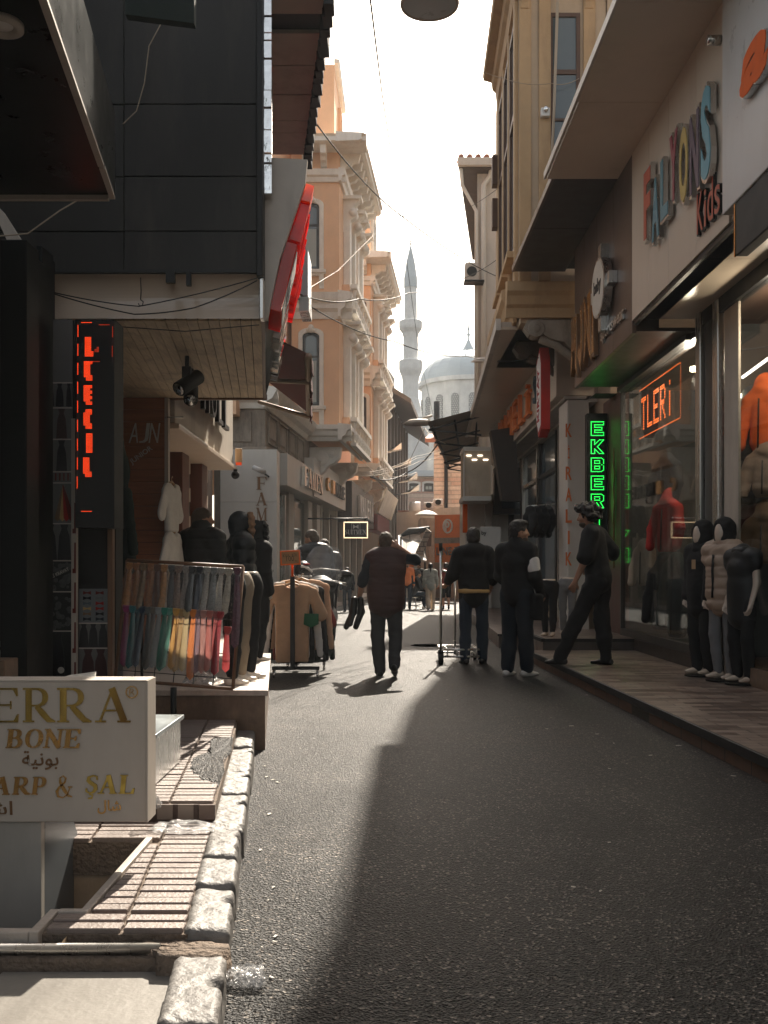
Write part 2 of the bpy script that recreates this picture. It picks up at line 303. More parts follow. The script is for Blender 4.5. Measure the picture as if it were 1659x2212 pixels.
    M['orangeled'] = emis('orange_led', (1, .16, .02), 1.1); M['lamp'] = emis('warm_lamp', (1, .78, .52), 7); M['amber'] = emis('amber_lamp', (1, .45, .12), 2.2); M['tubeled'] = emis('white_tube', (1, .85, .7), 2.0)
    M['paper'] = mat('paper', (.6, .56, .5), .7, var=.08); M['black_ink'] = mat('black_ink', (.015, .012, .01), .6, var=0)
    M['wood'] = mat('pale_wood', (.46, .30, .17), .5, var=.2, scale=8, stretch=(6, 1, 1))
    M['bronze'] = mat('bronze_letter', (.22, .12, .06), .4, .5, var=.1)
mk()
# ------------------------------------------------------------------ lettering
_G = {}
def _glyph(s, bold, shear, res):
    k = (s, bold, shear, res)
    if k in _G: return _G[k]
    c = bpy.data.curves.new('glyph', 'FONT'); c.body = s; c.extrude = 1; c.offset = bold; c.shear = shear; c.resolution_u = res
    o = bpy.data.objects.new('glyph', c); COL.objects.link(o); bpy.context.view_layer.update()
    me = bpy.data.meshes.new_from_object(o.evaluated_get(bpy.context.evaluated_depsgraph_get()))
    v = np.empty(len(me.vertices)*3); me.vertices.foreach_get('co', v); v = v.reshape(-1, 3)
    f = [list(p.vertices) for p in me.polygons]
    bpy.data.objects.remove(o); bpy.data.curves.remove(c); bpy.data.meshes.remove(me)
    lo = v.min(0); hi = v.max(0); v = (v-lo)/np.maximum(hi-lo, 1e-6); _G[k] = (v, f, (hi-lo)[0]/(hi-lo)[1]); return _G[k]
def glyph(mb, s, fr, w, h, d0, d1, bold=0.0, shear=0.0, res=3, rot=0, tap=0):
    """letters stretched to the box w x h whose lower left is the frame's origin"""
    v, f, a = _glyph(s, bold, shear, res)
    if w is None: w = h*a
    ca, sa = math.cos(rot), math.sin(rot); P = []
    for x, y, z in v:
        U = x*w; V = y*h*(1+tap*x); P.append(fr.p(U*ca-V*sa, U*sa+V*ca, d0+(d1-d0)*z))
    mb.add(P, f); return w
_t, _h = .17, .05
def _stem(x, t=_t, s=.07): return [('p', [(x,_h*.9),(x+t,_h*.9),(x+t,1-_h*.9),(x,1-_h*.9)]), ('p', [(x-s,0),(x+t+s,0),(x+t+s,_h),(x-s,_h)]), ('p', [(x-s,1-_h),(x+t+s,1-_h),(x+t+s,1),(x-s,1)])]
def _bowl(cx, y0, y1, rx, th=.16, tn=.05, a0=-90, a1=90):
    P = []; w = []; cy = (y0+y1)/2; ry = (y1-y0)/2
    for i in range(17):
        a = R(a0+(a1-a0)*i/16); tt = tn+(th-tn)*abs(math.cos(a))**1.5
        P.append((cx+(rx-tt/2)*math.cos(a), cy+(ry-tn/2)*math.sin(a))); w.append(tt)
    return ('s', P, w)
def _bars(x, ys, L):
    o = []
    for y, l, u in zip(ys, L, (1, 0, -1)):
        o.append(('p', [(x, y), (x+l, y), (x+l, y+_h), (x, y+_h)]))
        if u: o.append(('p', [(x+l-.1, y+(0 if u > 0 else _h)), (x+l, y+(_h if u > 0 else 0)), (x+l+.015, y+(_h-.24 if u > 0 else .24)), (x+l-.02, y+(_h-.24 if u > 0 else .24))]))
        else: o.append(('p', [(x+l-.03, y-.09), (x+l, y-.09), (x+l, y+.14), (x+l-.03, y+.14)]))
    return o
SER = {
 'E': (.72, _stem(.07)+_bars(.24, (.95, .48, 0), (.42, .28, .44))),
 'F': (.68, _stem(.07)+_bars(.24, (.95, .48), (.40, .27))),
 'L': (.68, _stem(.07)+_bars(.24, (0,), (.42,))[:1]+[('p', [(.56, .05), (.66, .05), (.68, .28), (.645, .28)])]),
 'I': (.31, _stem(.07)),
 'R': (.86, _stem(.07)+[('p', [(.22,.95),(.36,.95),(.36,1),(.22,1)]), ('p', [(.22,.46),(.36,.46),(.36,.51),(.22,.51)]), _bowl(.35, .46, 1, .34), ('s', [(.37,.47),(.55,.25),(.70,.07),(.88,.02)], [.13,.17,.15,.04])]),
 'P': (.72, _stem(.07)+[('p', [(.22,.95),(.36,.95),(.36,1),(.22,1)]), ('p', [(.22,.42),(.36,.42),(.36,.47),(.22,.47)]), _bowl(.35, .42, 1, .35)]),
 'B': (.76, _stem(.07)+[('p', [(.22,.95),(.36,.95),(.36,1),(.22,1)]), ('p', [(.22,.5),(.38,.5),(.38,.55),(.22,.55)]), ('p', [(.22,0),(.38,0),(.38,.05),(.22,.05)]), _bowl(.34, .5, 1, .31), _bowl(.37, 0, .55, .36)]),
 'A': (.86, [('s', [(.12,.03),(.42,.98)], .06), ('s', [(.70,.03),(.40,1.0)], .18), ('p', [(.22,.32),(.60,.32),(.60,.37),(.22,.37)]), ('p', [(0,0),(.26,0),(.26,_h),(0,_h)]), ('p', [(.54,0),(.86,0),(.86,_h),(.54,_h)])]),
 'N': (.86, [('p', [(.12,.04),(.18,.04),(.18,.96),(.12,.96)]), ('p', [(.70,.04),(.76,.04),(.76,.96),(.70,.96)]), ('s', [(.14,.98),(.74,.0)], .18), ('p', [(.02,0),(.28,0),(.28,_h),(.02,_h)]), ('p', [(.02,.95),(.2,.95),(.2,1),(.02,1)]), ('p', [(.60,.95),(.86,.95),(.86,1),(.60,1)])]),
 'M': (1.02, [('p', [(.13,.04),(.18,.04),(.18,.96),(.13,.96)]), ('p', [(.78,.04),(.94,.04),(.94,.96),(.78,.96)]), ('s', [(.16,.98),(.49,.02)], .16), ('s', [(.49,.02),(.84,.98)], .06), ('p', [(.02,0),(.29,0),(.29,_h),(.02,_h)]), ('p', [(.02,.95),(.2,.95),(.2,1),(.02,1)]), ('p', [(.70,0),(1.02,0),(1.02,_h),(.70,_h)]), ('p', [(.84,.95),(1.02,.95),(1.02,1),(.84,1)])]),
 'O': (.86, [_bowl(.43, 0, 1, .42, .17, .05, 0, 180), _bowl(.43, 0, 1, .42, .17, .05, 180, 360)]),
 'U': (.84, [('p', [(.1,.3),(.27,.3),(.27,.96),(.1,.96)]), ('p', [(.68,.3),(.74,.3),(.74,.96),(.68,.96)]), ('s', [(.185,.31),(.22,.12),(.36,.03),(.52,.05),(.65,.15),(.71,.31)], [.17,.15,.08,.06,.06,.06]), ('p', [(.02,.95),(.35,.95),(.35,1),(.02,1)]), ('p', [(.6,.95),(.82,.95),(.82,1),(.6,1)])]),
 'T': (.76, _stem(.3)[:2]+[('p', [(.02,.95),(.74,.95),(.74,1),(.02,1)]), ('p', [(.02,1),(.02,.74),(.05,.74),(.1,.96)]), ('p', [(.74,1),(.74,.74),(.71,.74),(.66,.96)])]),
 'S': (.64, [('s', [(.57,.74),(.54,.92),(.34,.97),(.13,.88),(.12,.70),(.30,.55),(.50,.42),(.55,.24),(.42,.07),(.24,.03),(.08,.12),(.06,.28)], [.03,.05,.06,.10,.16,.17,.17,.15,.09,.06,.05,.03])]),
 '&': (.86, [('s', [(.82,.06),(.62,.12),(.40,.42),(.24,.70),(.24,.88),(.38,.97),(.52,.86),(.46,.68),(.22,.50),(.08,.30),(.14,.08),(.36,.02),(.60,.16),(.72,.46)], [.05,.12,.16,.12,.07,.05,.08,.08,.09,.14,.10,.05,.05,.05]), ('p', [(.62,.46),(.84,.46),(.84,.51),(.62,.51)])]),
}
def serif(mb, ch, fr, w, h, d0, d1, slant=0):
    W0, st = SER[ch]; sx = w/W0; k = 0
    for q in st:
        P = [(x*sx+y*h*slant, y*h) for x, y in q[1]]; k += 1; e = d1+.0004*k
        if q[0] == 'p': mb.prism(fr, P, d0, e)
        else:
            ww = q[2]; sc = (sx+h)/2; mb.strip(fr, P, [x*sc for x in ww] if isinstance(ww, list) else ww*sc, d0, e)
DOT = {'A': "01110 10001 10001 11111 10001 10001 10001", 'B': "11110 10001 10001 11110 10001 10001 11110", 'E': "11111 10000 10000 11110 10000 10000 11111", 'I': "11111 00100 00100 00100 00100 00100 11111",
       'K': "10001 10010 10100 11000 10100 10010 10001", 'L': "10000 10000 10000 10000 10000 10000 11111", 'R': "11110 10001 10001 11110 10100 10010 10001", 'T': "11111 00100 00100 00100 00100 00100 00100", 'Y': "10001 10001 01010 00100 00100 00100 00100"}
# ------------------------------------------------------------------ implicit bodies: smooth unions of tapered limbs, meshed as one skin
def cap(a, b, ra, rb=None, s=(1, 1, 1), k=.03): return ('c', np.array(a, float), np.array(b, float), ra, ra if rb is None else rb, np.array(s, float), k)
def ell(c, r, k=.03, rot=None): return ('e', np.array(c, float), np.array(r, float), k, None if rot is None else np.array(rot, float))
def rbox(c, hx, r=.02, k=.02, rot=None): return ('b', np.array(c, float), np.array(hx, float), r, k, None if rot is None else np.array(rot, float))
def cut(pr): return ('-', pr)
def rotz3(a): return [[math.cos(a), -math.sin(a), 0], [math.sin(a), math.cos(a), 0], [0, 0, 1]]
def roty3(a): return [[math.cos(a), 0, math.sin(a)], [0, 1, 0], [-math.sin(a), 0, math.cos(a)]]
def rotx3(a): return [[1, 0, 0], [0, math.cos(a), -math.sin(a)], [0, math.sin(a), math.cos(a)]]
def _bb(p):
    if p[0] == '-': return _bb(p[1])
    if p[0] == 'c': r = max(p[3], p[4])*p[5].max(); return np.minimum(p[1], p[2])-r, np.maximum(p[1], p[2])+r
    if p[0] == 'e': r = p[2] if p[4] is None else np.full(3, p[2].max()); return p[1]-r, p[1]+r
    r = p[2] if p[5] is None else np.full(3, np.linalg.norm(p[2])); return p[1]-r-p[3], p[1]+r+p[3]
def _dist(p, X, Y, Z):
    if p[0] == 'c':
        a, b, ra, rb, s = p[1:6]; x = (X-a[0])/s[0]; y = (Y-a[1])/s[1]; z = (Z-a[2])/s[2]; d = (b-a)/s; L = max(float(d@d), 1e-9)
        t = np.clip((x*d[0]+y*d[1]+z*d[2])/L, 0, 1)
        return (np.sqrt((x-d[0]*t)**2+(y-d[1]*t)**2+(z-d[2]*t)**2)-(ra+(rb-ra)*t))*min(s)
    if p[0] == 'e':
        c, r, k, rot = p[1:5]; x, y, z = X-c[0], Y-c[1], Z-c[2]
        if rot is not None: x, y, z = rot[0, 0]*x+rot[1, 0]*y+rot[2, 0]*z, rot[0, 1]*x+rot[1, 1]*y+rot[2, 1]*z, rot[0, 2]*x+rot[1, 2]*y+rot[2, 2]*z
        q = np.sqrt((x/r[0])**2+(y/r[1])**2+(z/r[2])**2); g = np.sqrt((x/r[0]**2)**2+(y/r[1]**2)**2+(z/r[2]**2)**2)+1e-6
        return q*(q-1)/g
    c, hx, r, k, rot = p[1:6]; x, y, z = X-c[0], Y-c[1], Z-c[2]
    if rot is not None: x, y, z = rot[0, 0]*x+rot[1, 0]*y+rot[2, 0]*z, rot[0, 1]*x+rot[1, 1]*y+rot[2, 1]*z, rot[0, 2]*x+rot[1, 2]*y+rot[2, 2]*z
    qx, qy, qz = abs(x)-hx[0]+r, abs(y)-hx[1]+r, abs(z)-hx[2]+r
    return np.sqrt(np.maximum(qx, 0)**2+np.maximum(qy, 0)**2+np.maximum(qz, 0)**2)+np.minimum(np.maximum(qx, np.maximum(qy, qz)), 0)-r
_C = [(0,0,0),(1,0,0),(0,1,0),(1,1,0),(0,0,1),(1,0,1),(0,1,1),(1,1,1)]
_E = [(0,1),(2,3),(4,5),(6,7),(0,2),(1,3),(4,6),(5,7),(0,4),(1,5),(2,6),(3,7)]
def skin(prims, h):
    lo = np.min([_bb(p)[0] for p in prims if p[0] != '-'], 0)-3*h; hi = np.max([_bb(p)[1] for p in prims if p[0] != '-'], 0)+3*h
    n = np.ceil((hi-lo)/h).astype(int)+1; F = np.full(n, .15, np.float32); ax = [lo[i]+h*np.arange(n[i]) for i in range(3)]
    for p in prims:
        neg = p[0] == '-'; q = p[1] if neg else p; k = q[6] if q[0] == 'c' else q[3] if q[0] == 'e' else q[4]
        b0, b1 = _bb(q); i0 = np.maximum(np.floor((b0-lo-k-.03)/h).astype(int), 0); i1 = np.minimum(np.ceil((b1-lo+k+.03)/h).astype(int)+1, n)
        if (i1 <= i0).any(): continue
        sl = tuple(slice(a, b) for a, b in zip(i0, i1)); X, Y, Z = np.meshgrid(*[ax[i][sl[i]] for i in range(3)], indexing='ij', sparse=True)
        d = _dist(q, X, Y, Z); f = F[sl]
        if neg: F[sl] = np.maximum(f, -d)
        else:
            g = np.maximum(k-np.abs(f-d), 0)/max(k, 1e-6); F[sl] = np.minimum(f, d)-g*g*k*.25
    m = [slice(0, -1), slice(1, None)]
    c = [F[m[a], m[b], m[e]] for a, b, e in _C]
    ins = sum((x < 0).astype(np.int8) for x in c); act = (ins > 0) & (ins < 8); ids = np.argwhere(act); cv = [x[act] for x in c]
    acc = np.zeros((len(ids), 3)); cnt = np.zeros(len(ids))
    for a, b in _E:
        fa, fb = cv[a], cv[b]; cr = (fa < 0) != (fb < 0); t = np.where(cr, fa/np.where(cr, fa-fb, 1), 0)
        pa, pb = np.array(_C[a], float), np.array(_C[b], float); acc += np.where(cr[:, None], pa+(pb-pa)*t[:, None], 0); cnt += cr
    V = lo+h*(ids+acc/np.maximum(cnt, 1)[:, None]); idx = np.full(act.shape, -1, np.int64); idx[act] = np.arange(len(ids)); Q = []
    ng = F < 0
    for axis in range(3):
        s0 = [slice(1, -1)]*3; s0[axis] = slice(0, -1); s1 = [slice(1, -1)]*3; s1[axis] = slice(1, None)
        A = ng[tuple(s0)]; B = ng[tuple(s1)]; e = np.argwhere(A != B)
        if not len(e): continue
        flip = A[A != B]; o = e.copy()
        u, w = [(1, 2), (2, 0), (0, 1)][axis]
        for i in (u, w): o[:, i] += 1
        def g(du, dw):
            q = o.copy(); q[:, u] -= du; q[:, w] -= dw; return idx[q[:, 0], q[:, 1], q[:, 2]]
        qd = np.stack([g(1, 1), g(0, 1), g(0, 0), g(1, 0)], 1); qd[~flip] = qd[~flip][:, ::-1]; Q.append(qd)
    Q = np.concatenate(Q); Q = Q[(Q >= 0).all(1)]
    return V, Q
def skinobj(name, prims, h, mats, parent=None, disp=None, **kw):
    V, Q = skin(prims, h)
    if disp is not None:
        me0 = bpy.data.meshes.new('t'); me0.from_pydata(V.tolist(), [], Q.tolist()); me0.update(); N = np.empty(len(V)*3); me0.vertices.foreach_get('normal', N); N = N.reshape(-1, 3); bpy.data.meshes.remove(me0)
        V = V+N*disp(V)[:, None]
    me = bpy.data.meshes.new(name); me.from_pydata(V.tolist(), [], Q.tolist()); me.polygons.foreach_set('use_smooth', [True]*len(Q)); me.update()
    return link_mesh(name, me, mats, parent, **kw)
def folds(amp, f=1.0, seed=0, zs=1.0):
    r = np.random.RandomState(seed); K = r.normal(size=(7, 3))*np.array([14, 14, 17*zs])*f; ph = r.uniform(0, 6.3, 7)
    def d(V):
        q = np.zeros(len(V)); w = np.sin(V@(K[6]*.35)+ph[6])*1.4
        for i in range(6): q += np.sin(V@K[i]*(1+.5*(i > 3))+ph[i]+w)*(1 if i < 4 else .6)
        q = q/3.2; return amp*(1-np.abs(q)*1.6+.3*q)
    return d
def quilt(amp, pitch, seed=0, z0=0):
    fo = folds(amp*.5, 1.5, seed)
    def d(V): return amp*(np.abs(np.sin(math.pi*(V[:, 2]-z0)/pitch))**.55-.6)+fo(V)
    return d
def curly(amp, f=60):
    def d(V): return amp*(np.sin(V[:, 0]*f+2*np.sin(V[:, 2]*f*.7))+np.sin(V[:, 1]*f*1.1+np.sin(V[:, 0]*f))+np.sin(V[:, 2]*f*.9+1.5*np.sin(V[:, 1]*f*.8)))
    return d
# ------------------------------------------------------------------ people
def v3(*a): return np.array(a, float)
def unit(a): return a/max(np.linalg.norm(a), 1e-9)
def hand(wr, dr, pn, side, curl=.35, s=1.0, k=.008):
    """palm, four fingers and a thumb: wr wrist, dr towards the fingertips, pn palm side, side +1/-1 gives the thumb's edge"""
    dr = unit(dr); pn = unit(pn-dr*(pn@dr)); ac = np.cross(dr, pn)*side; o = []
    o.append(cap(wr, wr+dr*.045*s, .024*s, .026*s, k=.015))
    pc = wr+dr*.085*s
    for j in (-1, 1): o.append(cap(wr+dr*.04*s+ac*.016*s*j, pc+ac*.026*s*j, .017*s, .014*s, k=.016))
    for i, (off, L) in enumerate(((.033, .072), (.012, .082), (-.010, .076), (-.031, .060))):
        a = pc+ac*off*s; cc = curl*(1+.18*i); d1 = unit(dr*math.cos(cc*.7)+pn*math.sin(cc*.7)+ac*off*1.2); d2 = unit(dr*math.cos(cc*1.9)+pn*math.sin(cc*1.9)+ac*off*.8); d3 = unit(dr*math.cos(cc*2.8)+pn*math.sin(cc*2.8))
        b = a+d1*L*.45*s; c = b+d2*L*.32*s; e = c+d3*L*.25*s
        o += [cap(a, b, .0098*s, .0090*s, k=k), cap(b, c, .0090*s, .0082*s, k=k*.6), cap(c, e, .0082*s, .0066*s, k=k*.6)]
    t0 = wr+dr*.03*s+ac*.022*s; t1 = t0+unit(ac*.75+dr*.6+pn*.35)*.042*s; t2 = t1+unit(dr*.85+ac*.3+pn*(.3+curl*.4))*.034*s
    o += [cap(t0, t1, .0145*s, .0115*s, k=.014), cap(t1, t2, .0112*s, .0085*s, k=.006)]
    return o
def head_prims(hc, yaw, pitch=0, s=1.0, face=True):
    Rz = np.array(rotz3(yaw))@np.array(rotx3(pitch))
    P = lambda x, y, z: hc+Rz@(np.array((x, y, z))*s)
    o = [ell(P(0, -.012, .030), np.array((.079, .097, .094))*s, .02, Rz), ell(P(0, .022, -.030), np.array((.064, .074, .088))*s, .03, Rz), ell(P(0, .040, -.078), np.array((.042, .045, .034))*s, .03, Rz)]
    if face:
        o += [cap(P(0, .092, .018), P(0, .112, -.024), .009*s, .015*s, k=.014), cap(P(-.030, .080, .026), P(.030, .080, .026), .014*s, k=.012),
              cap(P(-.02, .088, -.056), P(.02, .088, -.056), .010*s, k=.010), ell(P(-.079, -.004, -.012), np.array((.010, .022, .034))*s, .006, Rz), ell(P(.079, -.004, -.012), np.array((.010, .022, .034))*s, .006, Rz),
              ell(P(-.052, .058, -.022), np.array((.024, .03, .024))*s, .02, Rz), ell(P(.052, .058, -.022), np.array((.024, .03, .024))*s, .02, Rz),
              cut(ell(P(-.031, .103, .008), np.array((.016, .013, .009))*s, .006, Rz)), cut(ell(P(.031, .103, .008), np.array((.016, .013, .009))*s, .006, Rz))]
    return o, P, Rz
BASE = dict(an=(.095, -.02, .075), kn=(.105, .02, .49), hp=(.095, 0, .93), sh=(.185, -.01, 1.425), el=(.235, -.035, 1.135), wr=(.245, .05, .89))
def joints(over):
    J = {}
    for k, (x, y, z) in BASE.items(): J['l_'+k] = v3(-x, y, z); J['r_'+k] = v3(x, y, z)
    J.update(pel=v3(0, 0, .97), wst=v3(0, .005, 1.10), chs=v3(0, -.005, 1.30), nck=v3(0, -.015, 1.475), hed=v3(0, .012, 1.632), yaw=0, pit=0, l_hd=None, r_hd=None, l_pn=v3(.9, .3, 0), r_pn=v3(-.9, .3, 0), l_cu=.4, r_cu=.4, l_foot=v3(-.12, 1, 0), r_foot=v3(.12, 1, 0), l_fp=0, r_fp=0)
    for k, v in (over or {}).items(): J[k] = v3(*v) if isinstance(v, tuple) else v
    for s in 'lr':
        if J[s+'_hd'] is None: J[s+'_hd'] = unit(J[s+'_wr']-J[s+'_el'])
    return J
def torso(J, e=0.0, low=None, fat=1.0):
    """chest, belly and seat as flattened limbs; e = extra thickness, low = how far below the hips it reaches"""
    p, w, c, n = J['pel'], J['wst'], J['chs'], J['nck']; L, Rr = J['l_sh'], J['r_sh']; u = unit(Rr-L)*np.array((1, 1, 1))
    f = fat
    o = [cap(p, w, .115*f+e, .112*f+e, (1.30, .92, 1), .06), cap(w, c, .112*f+e, .128*f+e, (1.28, .86, 1), .06), cap(c, (L+Rr)/2-np.array((0, 0, .02)), .128*f+e, .10+e, (1.28, .82, 1), .05),
         cap(L+u*.02, Rr-u*.02, .056+e, k=.05), cap(L+u*.06+v3(0, 0, .035), n, .045+e, .055+e, k=.05), cap(Rr-u*.06+v3(0, 0, .035), n, .045+e, .055+e, k=.05)]
    if low:
        o.append(cap(p, p-v3(0, 0, low), .118*f+e, .120*f+e, (1.30, .95, 1), .05))
    return o
def arm(J, s, e=0, part=2.0, flare=0, fat=1.0):
    """sleeve or arm: part 2 = to the wrist, 1 = to the elbow"""
    a, b, c = J[s+'_sh'], J[s+'_el'], J[s+'_wr']; r1, r2, r3 = .058*fat+e, .045*fat+e, .030*fat+e; o = []
    if part <= 1: o.append(cap(a, a+(b-a)*part, r1+.004, r1-(r1-r2)*part*.6+flare, k=.05))
    else: o += [cap(a, b, r1, r2, k=.05), cap(b, b+(c-b)*(part-1), r2, r2-(r2-r3)*(part-1)+flare, k=.025)]
    return o
def leg(J, s, e=0, part=2.0, flare=0):
    a, b, c = J[s+'_hp'], J[s+'_kn'], J[s+'_an']; r1, r2, r3 = .088+e, .060+e, .042+e; o = [cap(a, b, r1, r2, k=.05)]
    if part > 1: o += [cap(b, b+(c-b)*(part-1)*.45, r2, r2-.002, k=.03), cap(b+(c-b)*(part-1)*.45, b+(c-b)*(part-1), r2-.002, r3+flare+.006, k=.03)]
    return o
def shoe(an, d, fp=0, s=1.0):
    d = unit(d*np.array((1, 1, 0))); up = v3(0, 0, 1); dd = unit(d*math.cos(fp)-up*math.sin(fp)); uu = unit(up*math.cos(fp)+d*math.sin(fp)); o = an-uu*.04*s
    return [cap(o-dd*.055*s-uu*.002, o+dd*.06*s-uu*.008*s, .036*s, .036*s, k=.02), cap(o+dd*.06*s-uu*.012*s, o+dd*.155*s-uu*.018*s, .038*s, .026*s, (1.06, 1.06, .85), .02), cap(o-dd*.03*s, an+uu*.03*s, .036*s, .042*s, k=.02)]
def person(label, loc, rz, H=1.75, over=None, top=None, vest=None, pants=None, shoes='shoeblack', hair=None, fat=1.0, res=.011, group=None, beard=False, skinmat='skin', name='person', cat='person', face=True, headless=False, feet=True, hands=True):
    J = joints(over); sc = H/1.75; top = top or {}; pants = pants or {}
    pr = torso(J, -.02, None, fat)
    if not headless:
        hp, P, Rz = head_prims(J['hed'], J['yaw'], J['pit'], 1.0, face); pr = hp+[cap(J['nck']-v3(0, 0, .03), J['hed']-v3(0, .012, .06), .060*min(fat, 1.1), .052, k=.03)]+pr
    for s in 'lr':
        sg = -1 if s == 'l' else 1
        full = top.get('sleeve', 2) >= 1.95 or vest and False
        pr += arm(J, s, -.004 if top.get('sleeve', 2) < 1.95 else -.012, 2, 0)
        if hands: pr += hand(J[s+'_wr'], J[s+'_hd'], J[s+'_pn'], 1 if J.get(s+'_th', sg*-1) > 0 else -1, J[s+'_cu'])
        pr += leg(J, s, -.018 if pants.get('part', 2) > 1.5 else -.008)
        if name != 'person': pr += shoe(J[s+'_an'], J[s+'_foot'], J[s+'_fp'], .92)
        else: pr.append(cap(J[s+'_an'], J[s+'_an']-v3(0, 0, .03), .035, k=.02))
    b = skinobj(name, pr, res, M[skinmat] if isinstance(skinmat, str) else skinmat, None, label=label, cat=cat, group=group)
    b.location = loc; b.rotation_euler = (0, 0, rz); b.scale = (sc,)*3
    def child(n, prims, m, h=None, disp=None): return skinobj(n, prims, h or res*1.15, M[m], b, disp)
    sd = int(abs(loc[0]*100))+3
    if pants:
        q = [cap(J['pel']+v3(0, 0, .04), J['pel']-v3(0, 0, .03), .112*fat, .118*fat, (1.28, .96, 1), .05)]
        for s in 'lr': q += leg(J, s, pants.get('e', .006), pants.get('part', 2.0), pants.get('flare', 0))
        child('trousers' if pants.get('part', 2) > 1.5 else 'shorts', q, pants.get('m', 'jeans'), None, folds(pants.get('fold', .006), .8, sd, .9))
    if top:
        e = top.get('e', .008); q = torso(J, e, top.get('low', .02), fat)
        if top.get('collar', .02): q.append(cap(J['nck']-v3(0, 0, .02), J['nck']+v3(0, 0, top.get('collar', .02)), .062+e, k=.03))
        for s in 'lr': q += arm(J, s, e+.006, top.get('sleeve', 2.0), top.get('flare', 0), fat)
        if top.get('hood'): hb = J['nck']+np.array(rotz3(J['yaw']*.2))@v3(0, -.055, -.015); q += [ell(hb, (.135, .075, .085), .05), ell(hb+v3(0, .02, .04), (.115, .08, .05), .04)]
        if not headless: q.append(cut(ell(J['nck']+v3(0, .012, .075), (.058, .062, .055))))
        child(top.get('n', 'jacket'), q, top.get('m', 'blackcloth'), None, quilt(top['quilt'], top.get('pitch', .09), sd) if top.get('quilt') else folds(top.get('fold', .006), 1, sd))
    if vest:
        e = vest.get('e', .03); q = torso(J, e, vest.get('low', .06), fat)+[cap(J['nck']-v3(0, 0, .03), J['nck']+v3(0, 0, .035), .068+e*.4, .064+e*.3, k=.02)]
        q += [cut(ell(J['nck']+v3(0, .012, .085), (.06, .064, .055)))]
        child('vest', q, vest['m'], None, quilt(vest.get('quilt', .008), vest.get('pitch', .085), sd))
    if feet and name == 'person':
        for s in 'lr': child('shoe', shoe(J[s+'_an'], J[s+'_foot'], J[s+'_fp']), shoes, .010)
    if hair and not headless:
        st = hair.get('s', 'short'); k = hair.get('k', 1.0); a = .006*k
        q = [ell(P(0, -.016, .036), (.080+a, .097+a, .094+a), .02, Rz), ell(P(0, -.055, -.02), (.070+a, .055+a, .075), .03, Rz)]
        if st == 'curly': q += [ell(P(x, y, z), (.052, .052, .048), .02, Rz) for x, y, z in ((0, .02, .125), (.06, 0, .10), (-.06, 0, .10), (0, -.06, .115), (.05, .07, .095), (-.05, .07, .095), (.08, -.05, .05), (-.08, -.05, .05), (0, -.10, .05), (.08, .0, .05), (-.08, 0, .05), (0, .09, .105), (.05, -.10, .0), (-.05, -.10, .0), (.085, -.06, .0), (-.085, -.06, .0))]
        if st == 'quiff': q += [ell(P(0, .055, .105), (.066, .05, .034), .03, Rz), ell(P(0, 0, .112), (.068, .08, .03), .03, Rz)]
        if st == 'tail': q += [cap(P(0, -.10, .02), P(0, -.125, -.12), .034, .028, k=.03), cap(P(0, -.125, -.12), P(.0, -.10, -.36), .026, .010, k=.02)]
        cl = .068 if st != 'curly' else .085
        q += [cut(ell(P(0, .085, -.035), (.082, .062, .088), 0, Rz)), cut(rbox(P(0, .06, -.10), (.12, .09, .075), .01, 0, Rz))]
        if st != 'tail': q.append(cut(rbox(P(0, -.06, -.135), (.13, .12, .06), .01, 0, Rz)))
        child('hair', q, hair.get('m', 'hair'), .008, curly(.007, 70) if st == 'curly' else curly(.0016, 110))
        if beard: child('beard', [ell(P(0, .034, -.075), (.062, .070, .050), .02, Rz), cut(ell(P(0, .10, -.02), (.075, .05, .052), 0, Rz)), cut(rbox(P(0, 0, -.005), (.1, .12, .035), .01, 0, Rz))], 'cropped', .008)
    b['_J'] = 0; del b['_J']
    return b, J, child
# ------------------------------------------------------------------ the setting: ground, road, pavements, kerbs
def XK(Z): return -0.436-0.107*(Z-2.68)
def XR(Z): return 2.15-.031*(Z-5.57)
STR = 'structure'
b = MB()
for x0, x1, y0, y1 in ((-400,-2.4,-60,700),(-.93,400,-60,700),(-2.4,-.93,-60,2.93),(-2.4,-.93,4.02,700)): b.quad((x0,y0,-.03),(x1,y0,-.03),(x1,y1,-.03),(x0,y1,-.03))
b.build('ground', M['asphalt'], kind=STR)
b = MB(); b.add([(-.20,-4,0),(3.2,-4,0),(3.2,14,0),(3.4,30,0),(9,62,0),(-.5,62,0),(-3.2,30,0),(-3.2,14,0),(XK(12)-.05,12,0),(XK(3)-.06,3,0)], [list(range(10))]); b.build('road', M['asphalt'], kind=STR)
